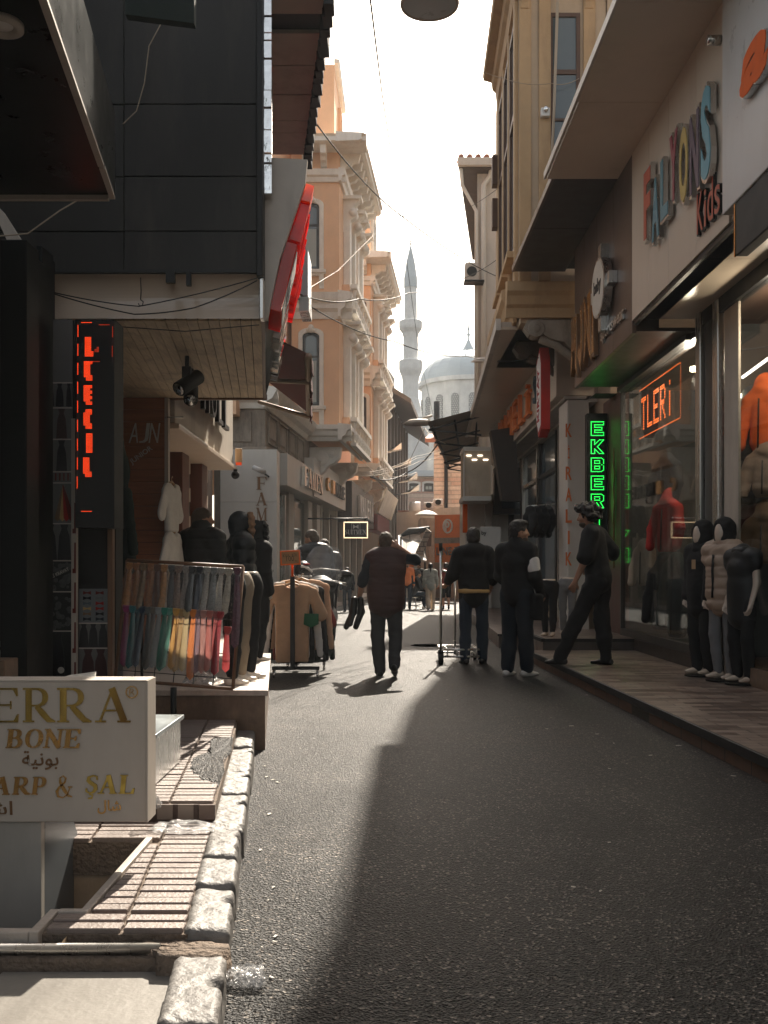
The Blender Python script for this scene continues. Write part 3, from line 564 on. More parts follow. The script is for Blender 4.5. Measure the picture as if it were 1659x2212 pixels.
# kerb stones on the left, worn and chipped
rk = random.Random(5)
kb = [1.5, 2.05, 2.36, 2.80, None, 2.985, 3.40, 3.74, 4.14, 4.80, 5.33, 6.08, 6.98]
for a, c in zip(kb[:-1], kb[1:]):
    if a is None or c is None: continue
    m = (a+c)/2; ang = math.atan(.107)
    V, Q = skin([rbox((0, 0, 0), (.068+rk.uniform(-.006, .006), (c-a)/2/math.cos(ang)-.004, .085), .020, 0)], .0125)
    px = rk.uniform(0, 9)
    nz = np.sin(V[:,0]*61+px)*np.sin(V[:,1]*47+px*2)*np.sin(V[:,2]*53+1)+.6*np.sin(V[:,0]*120+V[:,1]*97+px)*np.sin(V[:,1]*31+px)
    ends = np.exp(-((c-a)/2-np.abs(V[:,1]))/.045)*np.clip(V[:,2]*14, 0, 1)
    V[:,2] += .0022*nz-.014*ends*(.6+.4*np.sin(V[:,0]*40+px)); V[:,0] += .0018*np.roll(nz, 5)
    cr = np.clip((np.sin(V[:,1]*23+px)*np.sin(V[:,1]*9+2*px)-.42)*2, 0, 1)*np.clip((V[:,0]-.02)*24, 0, 1)*np.clip(V[:,2]*13, 0, 1)
    V[:,2] -= cr*.03; V[:,0] -= cr*.022
    me = bpy.data.meshes.new('kerb'); me.from_pydata(V.tolist(), [], Q.tolist()); me.polygons.foreach_set('use_smooth', [True]*len(Q))
    o = link_mesh('kerb', me, M['stone'], kind=STR); o.location = (XK(m)-.066, m, .048+rk.uniform(-.008, .008)); o.rotation_euler = (rk.uniform(-.015, .015), rk.uniform(-.04, .04), ang)
# lower pavement with ribbed tiles round the basement well
def ribs(b, z0, z1, zz, x_of, x_l, drop=.0):
    y = z0; n = 0
    while y < z1-.03:
        for a, c in ((.135, .318), (.326, .60), (.608, .89), (.898, 1.18), (1.188, 1.47)):
            xr = x_of(y)-a; xl = max(x_of(y)-c, x_l(y))
            if xr-xl < .03 or rk.random() < drop: continue
            e = rk.uniform(-.0022, .0022); b.box(xl+rk.uniform(0, .003), xr-rk.uniform(0, .003), y+.005+rk.uniform(0, .002), y+.060+rk.uniform(-.002, .002), zz-.02, zz+e)
        y += .0645; n += 1
b = MB()
def slab(b, pts, z0, z1): b.prism(Fr((0, 0, 0), (1, 0, 0), (0, 1, 0)), pts, z0, z1)
def kx(y): return XK(y)-.12
slab(b, [(-1.04,2.985),(kx(2.985),2.985),(kx(3.15),3.15),(-1.04,3.15)], -.02, .112)
slab(b, [(-.95,3.15),(kx(3.15),3.15),(kx(4.0),4.0),(-.95,4.0)], -.02, .112)
slab(b, [(-3.2,4.0),(kx(4.0),4.0),(kx(4.3),4.3),(-3.2,4.3)], -.02, .112)
slab(b, [(-3.2,4.3),(kx(4.3),4.3),(kx(6.9),6.9),(-3.2,6.9)], -.02, .188)
b.build('pavement', M['dirt'], kind=STR)
b = MB(); ribs(b, 2.99, 3.14, .128, XK, lambda y: -1.02); ribs(b, 3.15, 3.99, .128, XK, lambda y: -.925); ribs(b, 4.0, 4.27, .128, XK, lambda y: -3); ribs(b, 4.31, 6.7, .204, XK, lambda y: -3)
b.build('pavement_tiles', M['ribtile'], kind=STR, bevel=.003, seg=1)
b = MB(); slab(b, [(-1.055,2.95),(-1.025,2.95),(-1.025,3.15),(-1.055,3.15)], -.02, .134); slab(b, [(-.958,3.153),(-.93,3.153),(-.93,4.0),(-.958,4.0)], -.02, .134); slab(b, [(-1.0255,3.125),(-.93,3.125),(-.93,3.152),(-1.0255,3.152)], -.02, .135); slab(b, [(-2.6,2.952),(-1.056,2.952),(-1.056,2.99),(-2.6,2.99)], -.02, .131)
b.build('well_edging', M['coping'], kind=STR, bevel=.004)
b = MB(); b.box(-3.2, -.80, 4.292, 4.30, .115, .196); b.box(-.797, kx(4.3), 4.29, 4.3, .113, .195); b.build('step_riser', M['terrazzo'], kind=STR)
b = MB(); b.quad((-2.5,2.94,-.9),(-.9,2.94,-.9),(-.9,4.05,-.9),(-2.5,4.05,-.9)); b.quad((-2.5,4.01,-.9),(-.945,4.01,-.9),(-.945,4.01,.11),(-2.5,4.01,.11)); b.quad((-.951,2.94,-.9),(-.951,4.02,-.9),(-.951,4.02,.108),(-.951,2.94,.108)); b.quad((-2.45,2.94,-.9),(-2.45,4.02,-.9),(-2.45,4.02,.108),(-2.45,2.94,.108))
b.build('basement_well', mat('beige_marble', (.42, .31, .21), .4, var=.3, scale=6, stain=(.2, .12, .07), stain_amt=.6), kind=STR)
# broken patch beside the kerb and the mortar at the kerb gap
def lump(name, pts, z0, z1, m, seed):
    r = random.Random(seed); c = (sum(p[0] for p in pts)/len(pts), sum(p[1] for p in pts)/len(pts)); ring = []
    for i in range(len(pts)):
        a, d = pts[i], pts[(i+1) % len(pts)]
        for k in range(5): t = k/5; ring.append((a[0]+(d[0]-a[0])*t+r.uniform(-.014, .014), a[1]+(d[1]-a[1])*t+r.uniform(-.014, .014)))
    b = MB(); n = len(ring); b.add([(x, y, z0) for x, y in ring]+[(c[0]+(x-c[0])*.9, c[1]+(y-c[1])*.9, z1+r.uniform(-.003, .003)) for x, y in ring]+[(c[0]+(x-c[0])*.4, c[1]+(y-c[1])*.4, z1+r.uniform(-.002, .004)) for x, y in ring]+[(c[0], c[1], z1)],
        [[i, (i+1) % n, n+(i+1) % n, n+i] for i in range(n)]+[[n+i, n+(i+1) % n, 2*n+(i+1) % n, 2*n+i] for i in range(n)]+[[2*n+i, 2*n+(i+1) % n, 3*n] for i in range(n)])
    return b.build(name, m, kind=STR, smooth=True)
lump('broken_pavement', [(kx(4.66),4.66),(kx(5.6),5.6),(kx(6.05),6.05),(kx(5.9)-.13,5.95),(kx(5.5)-.11,5.5),(kx(5.2)-.20,5.25),(kx(4.95)-.19,5.0),(kx(4.75)-.08,4.72)], .19, .212, M['asphalt'], 3)
lump('mortar', [(XK(2.9)+.01,2.84),(XK(2.9)+.01,2.97),(-.62,3.02),(-.75,2.97),(-.66,2.86)], -.02, .095, M['dirt'], 4)
b = MB(); b.box(-3.2, -.62, 2.90, 2.986, -.02, .075); b.build('pavement_edge', M['dirt'], kind=STR, bevel=.012)
b = MB(); b.smooth = True; b.cyl((-3.2,2.915,.093), (-.66,2.93,.090), .017, 10); b.build('pipe', M['metal'], label='grey pipe lying along the broken pavement edge by the kerb gap', cat='pipe')
b = MB()
for x0, x1 in ((-3.2, -1.115), (-1.11, None)):
    slab(b, [(x0,1.2),(x1 if x1 else kx(1.2),1.2),(x1-.05 if x1 else kx(2.88),2.895),(x0,2.895)], -.02, .038+(.003 if x1 else 0))
b.build('pavement_slabs', M['paletile'], kind=STR, bevel=.004)
# raised plinth in front of the tie shop
def XP(Z): return -.80-.107*(Z-6.7)
b = MB(); slab(b, [(-3.4,6.70),(XP(6.7),6.70),(XP(9.7),9.7),(-3.4,9.7)], 0, .365); b.build('stone_plinth', M['marble'], kind=STR)
b = MB(); slab(b, [(-3.4,6.68),(XP(6.68)+.02,6.68),(XP(9.72)+.02,9.72),(-3.4,9.72)], .3655, .405); b.build('plinth_top', M['coping'], kind=STR, bevel=.006)
b = MB(); slab(b, [(-4,9.73),(XK(9.73)-.12,9.73),(XK(15)-.1,15),(-3.1,22),(-2.35,28),(-1.2,38),(-.2,50),(-7,50),(-7,9.73)], -.02, .13); b.build('pavement', M['coping'], kind=STR, bevel=.01)
# right-hand shop terrace
tile = brickmat('terrace_tile', (.11, .072, .056), (.33, .255, .205), (.06, .05, .045), 1.0, .30, .10, .37, .005, .35, .25, bias=-.1, var=.25)
b = MB(); slab(b, [(XR(2)+.02,2),(4.1,2),(4.1,13.3),(XR(13.3)+.02,13.3)], .10, .15); b.build('terrace', tile, kind=STR)
b = MB(); slab(b, [(XR(2),2),(XR(2)+.028,2),(XR(13.3)+.028,13.3),(XR(13.3),13.3)], .092, .156); b.build('terrace_nosing', M['blackmat'], kind=STR, bevel=.005)
riser = brickmat('riser_tile', (.20, .11, .07), (.15, .085, .06), (.06, .05, .04), 1, .42, .3, 0, .008, .5, .2, rot=(0, 0, R(90)))
b = MB(); slab(b, [(XR(2)+.03,2),(4,2),(4,13.3),(XR(13.3)+.03,13.3)], -.02, .0995); b.build('terrace_riser', riser, kind=STR)
b = MB(); slab(b, [(2.12,13.303),(4.1,13.303),(4.1,15.6),(2.08,15.6)], -.02, .30); slab(b, [(1.80,15.603),(4.1,15.603),(4.1,28),(2.2,28)], -.02, .22); b.build('shop_steps', tile, kind=STR, bevel=.01)
b = MB(); slab(b, [(2.10,13.29),(2.16,13.29),(2.11,15.58),(2.06,15.58)], .262, .306); slab(b, [(2.161,13.288),(4,13.288),(4,13.301),(2.161,13.301)], .262, .305); slab(b, [(1.78,15.58),(4,15.58),(4,15.602),(1.78,15.602)], .19, .226); b.build('step_nosing', M['blackmat'], kind=STR)
b = MB(); b.lathe([(.0, 0), (.32, 0)], (.75, 16.2, .004), 28); b.build('manhole_cover', M['darkmetal'], label='round dark manhole cover in the sunlit road', cat='manhole cover')
# ------------------------------------------------------------------ left: tie shop building
L = root('shop_building', 'dark tie shop building with black panel fascia over a plank canopy', 'building', (-2.6, 8, 0))
b = MB(); rows = [3.285, 3.56, 3.94, 4.44, 5.22, 6.0]
for i in range(5):
    b.box(-1.80, -.884, 6.90, 6.93, rows[i]+.004, rows[i+1]-.004)
    b.box(-3.4, -1.806, 6.905, 6.935, rows[i]+.004, rows[i+1]-.004)
b.build('fascia', M['darkpanel'], L, bevel=.003)
b = MB(); b.box(-3.6, -.86, 6.94, 7.1, 3.29, 6.0); b.build('fascia_backing', M['blackmat'], L)
b = MB(); b.box(-.880, -.836, 6.86, 7.0, 3.24, 6.0); b.build('corner_trim', M['darkmetal'], L, bevel=.006)
b = MB(); zz = 3.83; r2 = random.Random(2)
while zz < 5.4:
    h = r2.uniform(.05, .22); b.fbox(FC(-.833, 6.9+r2.uniform(0, .02), zz), 0, .052, 0, h-.012, -.05, r2.uniform(0, .012)); zz += h
b.build('mirror_strip', M['mirror'], L)
b = MB()
n = 14
for i in range(n):                                      # a bowed glossy band under the fascia
    a0, a1 = i/n, (i+1)/n; f = lambda t: (6.93+.06*math.sin(t*math.pi), 2.962+.318*t)
    (y0, z0), (y1, z1) = f(a0), f(a1); b.quad((-2.36,y0,z0),(-.865,y0,z0),(-.865,y1,z1),(-2.36,y1,z1))
b.build('glossy_band', M['beigegloss'], L, smooth=True)
b = MB(); b.box(-.864, -.835, 6.9, 7.0, 2.955, 3.238); b.build('band_corner', M['metal'], L, bevel=.005)
b = MB(); b.box(-2.4, -.88, 6.86, 6.9, 3.262, 3.284); b.box(-1.50, -1.44, 6.84, 6.88, 3.19, 3.27); b.box(-1.36, -1.33, 6.84, 6.88, 3.17, 3.27); b.build('rail', M['blackmat'], L)
b = MB(); w = .0755
for i in range(25):
    e0 = -.862-i*w; e1 = e0-w+.005; z = 2.962+r2.uniform(-.003, .003)
    b.add([(e1,7.0,z),(e0,7.0,z),(e0-.118*3.1,10.1,z),(e1-.118*3.1,10.1,z),(e1,7.0,z+.02),(e0,7.0,z+.02),(e0-.118*3.1,10.1,z+.02),(e1-.118*3.1,10.1,z+.02)], [[0,1,2,3],[7,6,5,4],[0,4,5,1],[1,5,6,2],[2,6,7,3],[3,7,4,0]])
b.build('plank_soffit', M['plank'], L)
b = MB(); b.add([(-2.9,7.02,2.99),(-.86,7.02,2.99),(-1.226,10.1,2.99),(-3.2,10.1,2.99),(-2.9,7.02,3.2),(-.86,7.02,3.2),(-1.226,10.1,3.2),(-3.2,10.1,3.2)], [[0,1,2,3],[7,6,5,4],[0,4,5,1],[1,5,6,2],[2,6,7,3],[3,7,4,0]]); b.build('canopy_core', M['blackmat'], L)
b = MB(); b.add([(-.860,6.99,2.955),(-.835,6.99,2.955),(-1.20,10.12,2.955),(-1.225,10.12,2.955),(-.860,6.99,3.0),(-.835,6.99,3.0),(-1.20,10.12,3.0),(-1.225,10.12,3.0)], [[0,3,2,1],[4,5,6,7],[0,1,5,4],[1,2,6,5],[2,3,7,6],[3,0,4,7]]); b.box(-2.6, -1.19, 10.1, 10.14, 2.945, 3.0); b.build('canopy_edge', M['woodpost'], L)
b = MB(); P = [(WX(x, 7.02), WZ(y, 7.02)) for x, y in ((571,340),(664,345),(659,395),(604,560),(577,690),(571,690))]; b.prism(FC(0, 7.02, 0), P, -.05, 0); b.build('side_panel', M['slat'], L)
b = MB()
sy = [9.55-.24*i for i in range(12)]
for i, y in enumerate(sy[:-1]):
    if i == 9: continue
    e = -.77+.135*(9.55-y); e2 = -.77+.135*(9.55-sy[i+1])
    z = 5.2+r2.uniform(-.004, .004); b.add([(-1.3,y-.004,z),(e,y-.004,z),(e2,sy[i+1]+.006,z),(-1.3,sy[i+1]+.006,z),(-1.3,y-.004,z+.03),(e,y-.004,z+.03),(e2,sy[i+1]+.006,z+.03),(-1.3,sy[i+1]+.006,z+.03)], [[0,3,2,1],[4,5,6,7],[0,1,5,4],[1,2,6,5],[2,3,7,6],[3,0,4,7]])
b.build('slat_soffit', M['slat'], L)
b = MB(); b.add([(-1.4,9.6,5.24),(-.75,9.6,5.24),(-.40,6.95,5.24),(-1.4,6.95,5.24),(-1.4,9.6,5.6),(-.75,9.6,5.6),(-.40,6.95,5.6),(-1.4,6.95,5.6)], [[0,3,2,1],[4,5,6,7],[0,1,5,4],[1,2,6,5],[2,3,7,6],[3,0,4,7]]); b.build('soffit_core', M['blackmat'], L)
b = MB(); y = 6.9
while y < 9.6:
    st = r2.uniform(.08, .2); e = -.77+.135*(9.55-y); b.box(e-.005, e+.05+r2.uniform(0, .025), y, y+st-.004, 5.15-r2.uniform(0, .025), 5.55); y += st
b.build('edge_beam', M['blackmat'], L)
b = MB(); b.quad((-3.4,10.12,0),(-2.2,10.12,0),(-2.2,10.12,6),(-3.4,10.12,6)); b.quad((-2.75,4.9,0),(-2.75,10.12,0),(-2.75,10.12,6),(-2.75,4.9,6)); b.quad((-3.6,2.0,3.3),(-2.75,2,3.3),(-2.75,4.9,3.3),(-3.6,4.9,3.3)); b.quad((-3.4,-3,0),(-3.4,5,0),(-3.4,5,6),(-3.4,-3,6)); b.build('inner_wall', M['blackmat'], L)
b = MB(); slab(b, [(-3.4,7.1),(-.93,7.1),(-1.33,10.1),(-3.4,10.1)], 3.21, 6.0); b.build('upper_wall', M['darkpanel'], L)
# neighbouring dark canopy close overhead
N = root('shop_canopy', 'glossy black canopy with pale edge strip and a round spotlight', 'canopy', (-2, 4, 3.08))
E0 = lambda y: -1.35-.142*(y-5.0)
b = MB(); b.add([(-3.4,1.6,3.085),(E0(1.6),1.6,3.085),(E0(5),5,3.085),(-3.4,5,3.085),(-3.4,1.6,3.5),(E0(1.6),1.6,3.5),(E0(5),5,3.5),(-3.4,5,3.5)], [[0,3,2,1],[4,5,6,7],[0,1,5,4],[1,2,6,5],[2,3,7,6],[3,0,4,7]]); b.build('soffit', mat('black_glass_canopy', (.004, .007, .007), .3, var=.2, spec=.12), N)
b = MB(); b.add([(E0(1.6)-.028,1.6,3.07),(E0(1.6),1.6,3.07),(E0(4.6),4.6,3.07),(E0(4.6)-.028,4.6,3.07),(E0(1.6)-.028,1.6,3.084),(E0(1.6),1.6,3.084),(E0(4.6),4.6,3.084),(E0(4.6)-.028,4.6,3.084)], [[0,3,2,1],[4,5,6,7],[0,1,5,4],[1,2,6,5],[2,3,7,6],[3,0,4,7]])
b.add([(E0(4.62)-.026,4.62,3.07),(E0(4.62)+.002,4.62,3.07),(E0(5),5,3.07),(E0(5)-.026,5,3.07),(E0(4.62)-.026,4.62,3.084),(E0(4.62)+.002,4.62,3.084),(E0(5),5,3.084),(E0(5)-.026,5,3.084)], [[0,3,2,1],[4,5,6,7],[0,1,5,4],[1,2,6,5],[2,3,7,6],[3,0,4,7]])
b.box(-3.4, E0(5)-.03, 4.975, 5.0, 3.06, 3.084); b.build('edge_strip', M['slat'], N)
t = root('ceiling_light', 'round pale ceiling spotlight set into the glossy black canopy', 'ceiling light', (-1.315, 3.42, 3.08))
b = MB(); b.lathe([(.075, .004), (.075, -.012), (.06, -.02), (.045, -.012), (.04, .003)], (-1.315, 3.42, 3.08), 28); b.build('rim', M['slat'], t, smooth=True)
b = MB(); b.lathe([(.04, -.004), (.02, -.012), (0, -.014)], (-1.315, 3.42, 3.08), 20, cap=False); b.build('lens', M['white'], t, smooth=True)
b = MB(); b.prism(FC(-1.43, 5.5, 4.2), [(0, .08), (.38, .03), (.39, .9), (0, .9)], -.06, 0); b.build('rolled_blind', M['greenblack'], label='dark rolled blind hanging in front of the black panel fascia', cat='blind', smooth=False)
b = MB(); b.add([(WX(-30,6.6),6.6,WZ(420,6.6)),(WX(4,6.6),6.6,WZ(455,6.6)),(WX(52,6.6),6.6,WZ(530,6.6)),(WX(20,6.6),6.6,WZ(530,6.6)),(WX(-30,6.6),6.66,WZ(420,6.6)),(WX(4,6.6),6.66,WZ(455,6.6)),(WX(52,6.6),6.66,WZ(530,6.6)),(WX(20,6.6),6.66,WZ(530,6.6))], [[0,3,2,1],[4,5,6,7],[0,1,5,4],[1,2,6,5],[2,3,7,6],[3,0,4,7]]); b.build('brace', M['slat'], L)
# front of the tie shop below the canopy: black columns, door, boards
b = MB()
for x0, x1, y, z1 in ((0, 58, 5.6, 3.07), (62, 76, 5.9, 3.07), (78, 92, 6.1, 3.2)): b.box(WX(x0, y), WX(x1, y), y, y+.2, .2, z1)
b.build('door_column', M['black'], L, bevel=.006)
b = MB(); b.box(-2.75, WX(97, 6.55), 6.55, 6.75, .2, 3.3); b.build('door_post', M['blackmat'], L)
b = MB(); b.box(WX(97, 6.6), WX(240, 6.6), 6.72, 6.9, .2, WZ(692, 6.72)); b.build('display_wall', M['blackmat'], L)
b = MB(); b.box(WX(93, 6.44), WX(99, 6.44), 6.44, 6.5, .9, 3.25); b.build('door_jamb', M['metal'], L, bevel=.004)
b = MB(); b.box(WX(232, 6.5), WX(243, 6.5), 6.5, 6.56, .2, 2.2); b.build('wood_post', M['woodpost'], L, bevel=.004)
b = MB(); b.box(WX(154, 6.5), WX(165, 6.5), 6.5, 6.54, .2, 2.2); b.build('banner_post', M['slat'], L)
b = MB()
for i in range(5): z = 1.45-i*.26; b.prism(FC(WX(156, 6.49), 6.498, z), [(0, 0), (.022, 0), (.022, .2), (.012, .2), (.010, .03), (0, .03)], 0, .002)
b.build('banner_marks', M['maroon'], L)
# poster panels with ties, two columns
def poster(px0, py0, px1, py1, Z, bgm, ties, lab, extra=None):
    o = W(px0, py1, Z); w = WX(px1, Z)-o.x; h = WZ(py0, Z)-o.z; t = root('poster', lab, 'poster', o, 'tie posters on the shop front'); f = FC(o.x, o.y, o.z)
    q = MB(); q.fbox(f, 0, w, 0, h, -.012, 0); q.build('sheet', bgm, t)
    if ties:
        q = MB()
        for u, tw, m, v0, v1 in ties:
            q.prism(f, [((u-tw*.5)*w, v0*h), (u*w, max(0.01, v0-.07)*h), ((u+tw*.5)*w, v0*h), ((u+tw*.38)*w, (v0*.35+v1*.65)*h), ((u+tw*.2)*w, (v1-.14)*h), ((u+tw*.32)*w, v1*h), ((u-tw*.32)*w, v1*h), ((u-tw*.2)*w, (v1-.14)*h), ((u-tw*.38)*w, (v0*.35+v1*.65)*h)], 0, .004)
        q.build('printed_tie', ties[0][2], t)
    q = MB(); q.fbox(f, 0, w, -.008, 0, -.012, .006); q.build('edge_strip', M['slat'], t)
    if extra: extra(t, f, w, h)
    return t
pg = mat('poster_grey', (.15, .145, .14), .35, var=.1); pd = mat('poster_dark', (.02, .022, .022), .35, var=.3, scale=20)
tie_d = mat('tie_print_dark', (.02, .02, .022), .4, var=.5, scale=60); tie_m = mat('tie_print_maroon', (.045, .012, .012), .4, var=.3, scale=40)
tie_s = mat('tie_print_spots', (.05, .03, .026), .4, var=.9, scale=90)
def badges(seed, txt=None):
    def f_(t, f, w, h):
        r = random.Random(seed); q = MB()
        for i in range(34):
            u, v, rr = r.uniform(.06, .94)*w, r.uniform(.06, .94)*h, r.uniform(.008, .02)
            q.prism(f, [(min(max(u+rr*math.cos(a*.5236), 0), w), min(max(v+rr*math.sin(a*.5236), 0), h)) for a in range(12)], 0, .0015+.0003*i)
        q.build('badges', mat('badge_print', (.07, .075, .072), .4, var=.8, scale=50), t)
        if txt: q = MB(); glyph(q, txt, f.at(.01, h*.34, .013), w*.95, .032, 0, .002, .01, rot=.42); q.build('lettering', M['paper'], t)
    return f_
poster(97, 690, 156, 826, 6.7, pg, None, 'plain grey panel topmost on the shop front left of the red display')
poster(97, 828, 156, 880, 6.7, pg, [(.2, .3, tie_d, .04, 1), (.55, .3, tie_d, .04, 1), (.88, .2, tie_d, .04, 1)], 'narrow poster of three dark ties left of the red display')
poster(97, 882, 156, 948, 6.7, pg, [(.62, .4, tie_s, .0, .98)], 'grey poster of one spotted tie beside the red display')
poster(97, 950, 156, 1018, 6.7, pg, [(.62, .4, tie_d, .0, .98)], 'grey poster of one dark navy tie beside the red display')
def clips(t, f, w, h):
    q = MB()
    for i in range(6): q.fbox(f, (.08+.15*i)*w, (.13+.15*i)*w, .15*h, .85*h, 0, .004)
    q.build('printed_clip', M['maroon'], t)
poster(97, 1019, 156, 1042, 6.7, pg, None, 'narrow poster of six coloured tie clips', clips)
def fan(t, f, w, h):
    for k, (a, c) in enumerate(((-.15, 'brownpuff'), (.05, 'yellowband'), (.22, 'redcloth'), (.42, 'maroon'))):
        q = MB(); q.prism(f, [(.66*w, .95*h), (.60*w+a*w*.9-.10*w, .12*h), (.60*w+a*w*.9, .04*h), (.60*w+a*w*.9+.12*w, .12*h), (.70*w, .95*h)], .001*k, .003+.002*k); q.build('printed_tie', M[c], t)
poster(97, 1044, 156, 1130, 6.7, pg, None, 'poster of a fan of yellow and red ties', fan)
poster(97, 1131, 156, 1210, 6.7, pg, [(.2, .5, tie_d, .0, 1), (.72, .5, tie_d, .0, 1)], 'poster of two large black ties above the badge posters')
poster(97, 1213, 156, 1277, 6.7, pd, None, 'dark poster of round badges with slanted white lettering', badges(3, 'RENLİ KRAVAT'))
poster(97, 1280, 156, 1362, 6.7, pd, None, 'dark poster crowded with grey round badges', badges(8))
poster(97, 1364, 156, 1480, 6.7, pd, [(.5, .5, tie_d, .05, 1)], 'dim bottom poster of one black tie with a round emblem', lambda t, f, w, h: (lambda q: (q.prism(f, [(w*.6+.022*math.cos(a*.4), h*.28+.022*math.sin(a*.4)) for a in range(16)], .0042, .006), q.build('emblem', M['paper'], t)))(MB()))
def bows(t, f, w, h):
    cs = ['maroon', 'maroon', 'blackcloth', 'greycloth', 'bluegrey', 'redcloth', 'yellowband', 'redcloth', 'brownpuff', 'blackcloth', 'navycloth', 'navycloth']
    for i, c in enumerate(cs):
        u, v = (.28 if i % 2 == 0 else .72)*w, (.88-.155*(i//2))*h; q = MB(); q.prism(f, [(u-.026, v-.012), (u-.004, v-.004), (u+.004, v-.004), (u+.026, v-.012), (u+.026, v+.012), (u+.004, v+.005), (u-.004, v+.005), (u-.026, v+.012)], 0, .004); q.build('printed_bow_tie', M[c], t)
poster(171, 1272, 233, 1345, 6.6, mat('poster_blue', (.17, .18, .19), .35, var=.1), None, 'poster of twelve coloured bow ties beside the wood post', bows)
poster(171, 1346, 233, 1399, 6.6, pg, [(.17, .34, tie_d, .02, 1), (.5, .34, tie_s, .02, 1), (.84, .34, tie_d, .02, 1)], 'poster of three striped ties under the bow tie poster')
poster(171, 1400, 233, 1480, 6.6, pg, [(.32, .5, tie_m, .0, .98), (.76, .5, tie_m, .0, .98)], 'poster of two dark maroon ties, lowest beside the wood post')
# red LED display
o = W(162, 1140, 6.2); t = root('led_display', 'tall black LED display with stacked red letters beside the tie posters', 'led sign', o); fr = FC(o.x, o.y, o.z); w = WX(247, 6.2)-o.x; h = WZ(690, 6.2)-o.z
b = MB(); b.fbox(fr, 0, w, 0, h, -.22, 0); b.build('case', M['blackmat'], t, bevel=.004)
b = MB(); g = .0068
def dots(b, rows, u, v, lean=0):
    for j, r in enumerate(rows):
        for i, ch in enumerate(r):
            if ch == '#': b.fbox(fr, u+i*g+j*lean, u+i*g+.0037+j*lean, v-j*g, v-j*g+.0037, .001, .003)
def block(pat): return [''.join(c*2 for c in r) for k, r in enumerate(pat) for _ in range(3-k % 2)]
seq = [(.045, ["###.", "###.", "###.", "###.", "###.", "####", "####"], 1.0), (.040, ["####", "###.", "###.", "###.", "###.", "####", ".###"], 1), (.040, ["####", "###.", "####", "###.", "####", "###.", ".###"], 1), (.040, [".###", "####", "###.", "###.", "###.", "####", ".###"], 1), (.044, [".###", ".###", ".###", ".###", ".###", ".###", ".###"], 1), (.040, ["###.", "###.", "###.", "###.", "###.", "####", ".###"], 1)]
v = h-.115
for k, (u, pat, s) in enumerate(seq): b = MB(); dots(b, block(pat), u+.018-.0012*k, v); v -= .150; b.build('lit_letter', M['redled'], t)
b = MB()
dots(b, block(["..", ".#", "##"]), .045+.018+6*g+.02, h-.115-6*g); dots(b, ["##########"], .09, h-.115-.150)
b.build('dim_letters', M['dimled'], t)
b = MB()
for i in range(9):
    b = MB(); dots(b, ["#"]*11, .018-.0006*i, h-.04-i*.118); b.build('lit_border', M['redled'], t)
for q in (h-.022, .10): b = MB(); dots(b, ["##########"], .04, q); b.build('lit_border', M['redled'], t)
b = MB(); dots(b, ["##########"], .15, h-.036); dots(b, ["#"]*10, w-.012, h-.05); dots(b, ["#"]*10, w-.014, h-.17); b.build('dim_border', M['dimled'], t)
b = MB()
for i in range(34): z = WZ(985, 8.0)-i*.026; b.box(WX(252, 8), WX(252, 8)+.009, 8, 8.006, z, z+.010)
b.build('led_strip', M['blueled'], label='dotted blue white LED strip hanging beside the wood post', cat='led strip')
# wood board wall with lettering
t = root('board_wall', 'red brown wood board wall with white AJN JUNIOR lettering', 'wall', (-2.4, 10.05, 0)); b = MB(); z = .4; i = 0
while z < 2.95: b.box(WX(262, 10.05), WX(357, 10.05), 10.05+r2.uniform(0, .004), 10.09, z, z+.118); z += .122; i += 1
b.build('boards', M['redwood'], t, bevel=.005, seg=1)
b = MB(); b.box(WX(357, 10.05), WX(365, 10.05), 10.02, 10.10, .4, 2.95); b.build('corner_post', M['slat'], t)
for ch, x0, x1 in (('A', 279, 301), ('J', 301, 322), ('N', 322, 344)):
    b = MB(); o = W(x0, 957, 10.045); glyph(b, ch, Fr(o, (1, 0, 0), (.12, 0, 1)), WX(x1, 10.045)-o.x-.012, .20, 0, .02, -.012); b.build('letter', M['paper'], t)
b = MB(); o = W(287, 1006, 10.045); glyph(b, 'JUNIOR', FC(*o), .26, .066, 0, .012, .0, rot=.62); b.build('lettering', M['paper'], t)
b = MB(); pts = [(250,700),(262,850),(280,1010),(296,1110),(300,1180),(294,1215),(262,1215),(252,1215)]
skinobj('coat', [cap(W(244, 870, 9.2), W(256, 1010, 9.2), .05, .08, (1, .6, 1), .05), cap(W(256, 1010, 9.2), W(268, 1220, 9.2), .09, .115, (1, .6, 1), .05), cap(W(272, 1060, 9.1), W(288, 1190, 9.1), .05, .045, k=.04)], .015, M['greenblack'], None, folds(.008, 1, 4), label='long black coat hanging beside the wood board wall', cat='coat')
# silver counter at the far left
t = root('display_counter', 'curved polished steel counter beside the black door columns', 'counter', (-2.2, 6.0, .2)); b = MB(); n = 20
P = [(-2.75+.55*math.sin(i/n*math.pi*.5)*1.15, 6.35-.75*math.cos(i/n*math.pi*.5)) for i in range(n+1)]
b.add([(x, y, z) for z in (WZ(1468, 5.7)-.3, WZ(1409, 5.7)) for x, y in P], [[i, i+1, n+2+i, n+1+i] for i in range(n)]); b.build('steel_front', M['metal'], t, smooth=True)
b = MB(); b.prism(Fr((0, 0, 0), (1, 0, 0), (0, 1, 0)), [(x+.01, y-.02) for x, y in P]+[(-2.75, 6.36)], WZ(1409, 5.7), WZ(1409, 5.7)+.02); b.build('top', M['black'], t)
b = MB(); b.box(-2.7, WX(40, 5.4), 5.2, 5.4, .2, WZ(1420, 5.4)); b.build('stone_pier', M['marble'], L, bevel=.006)
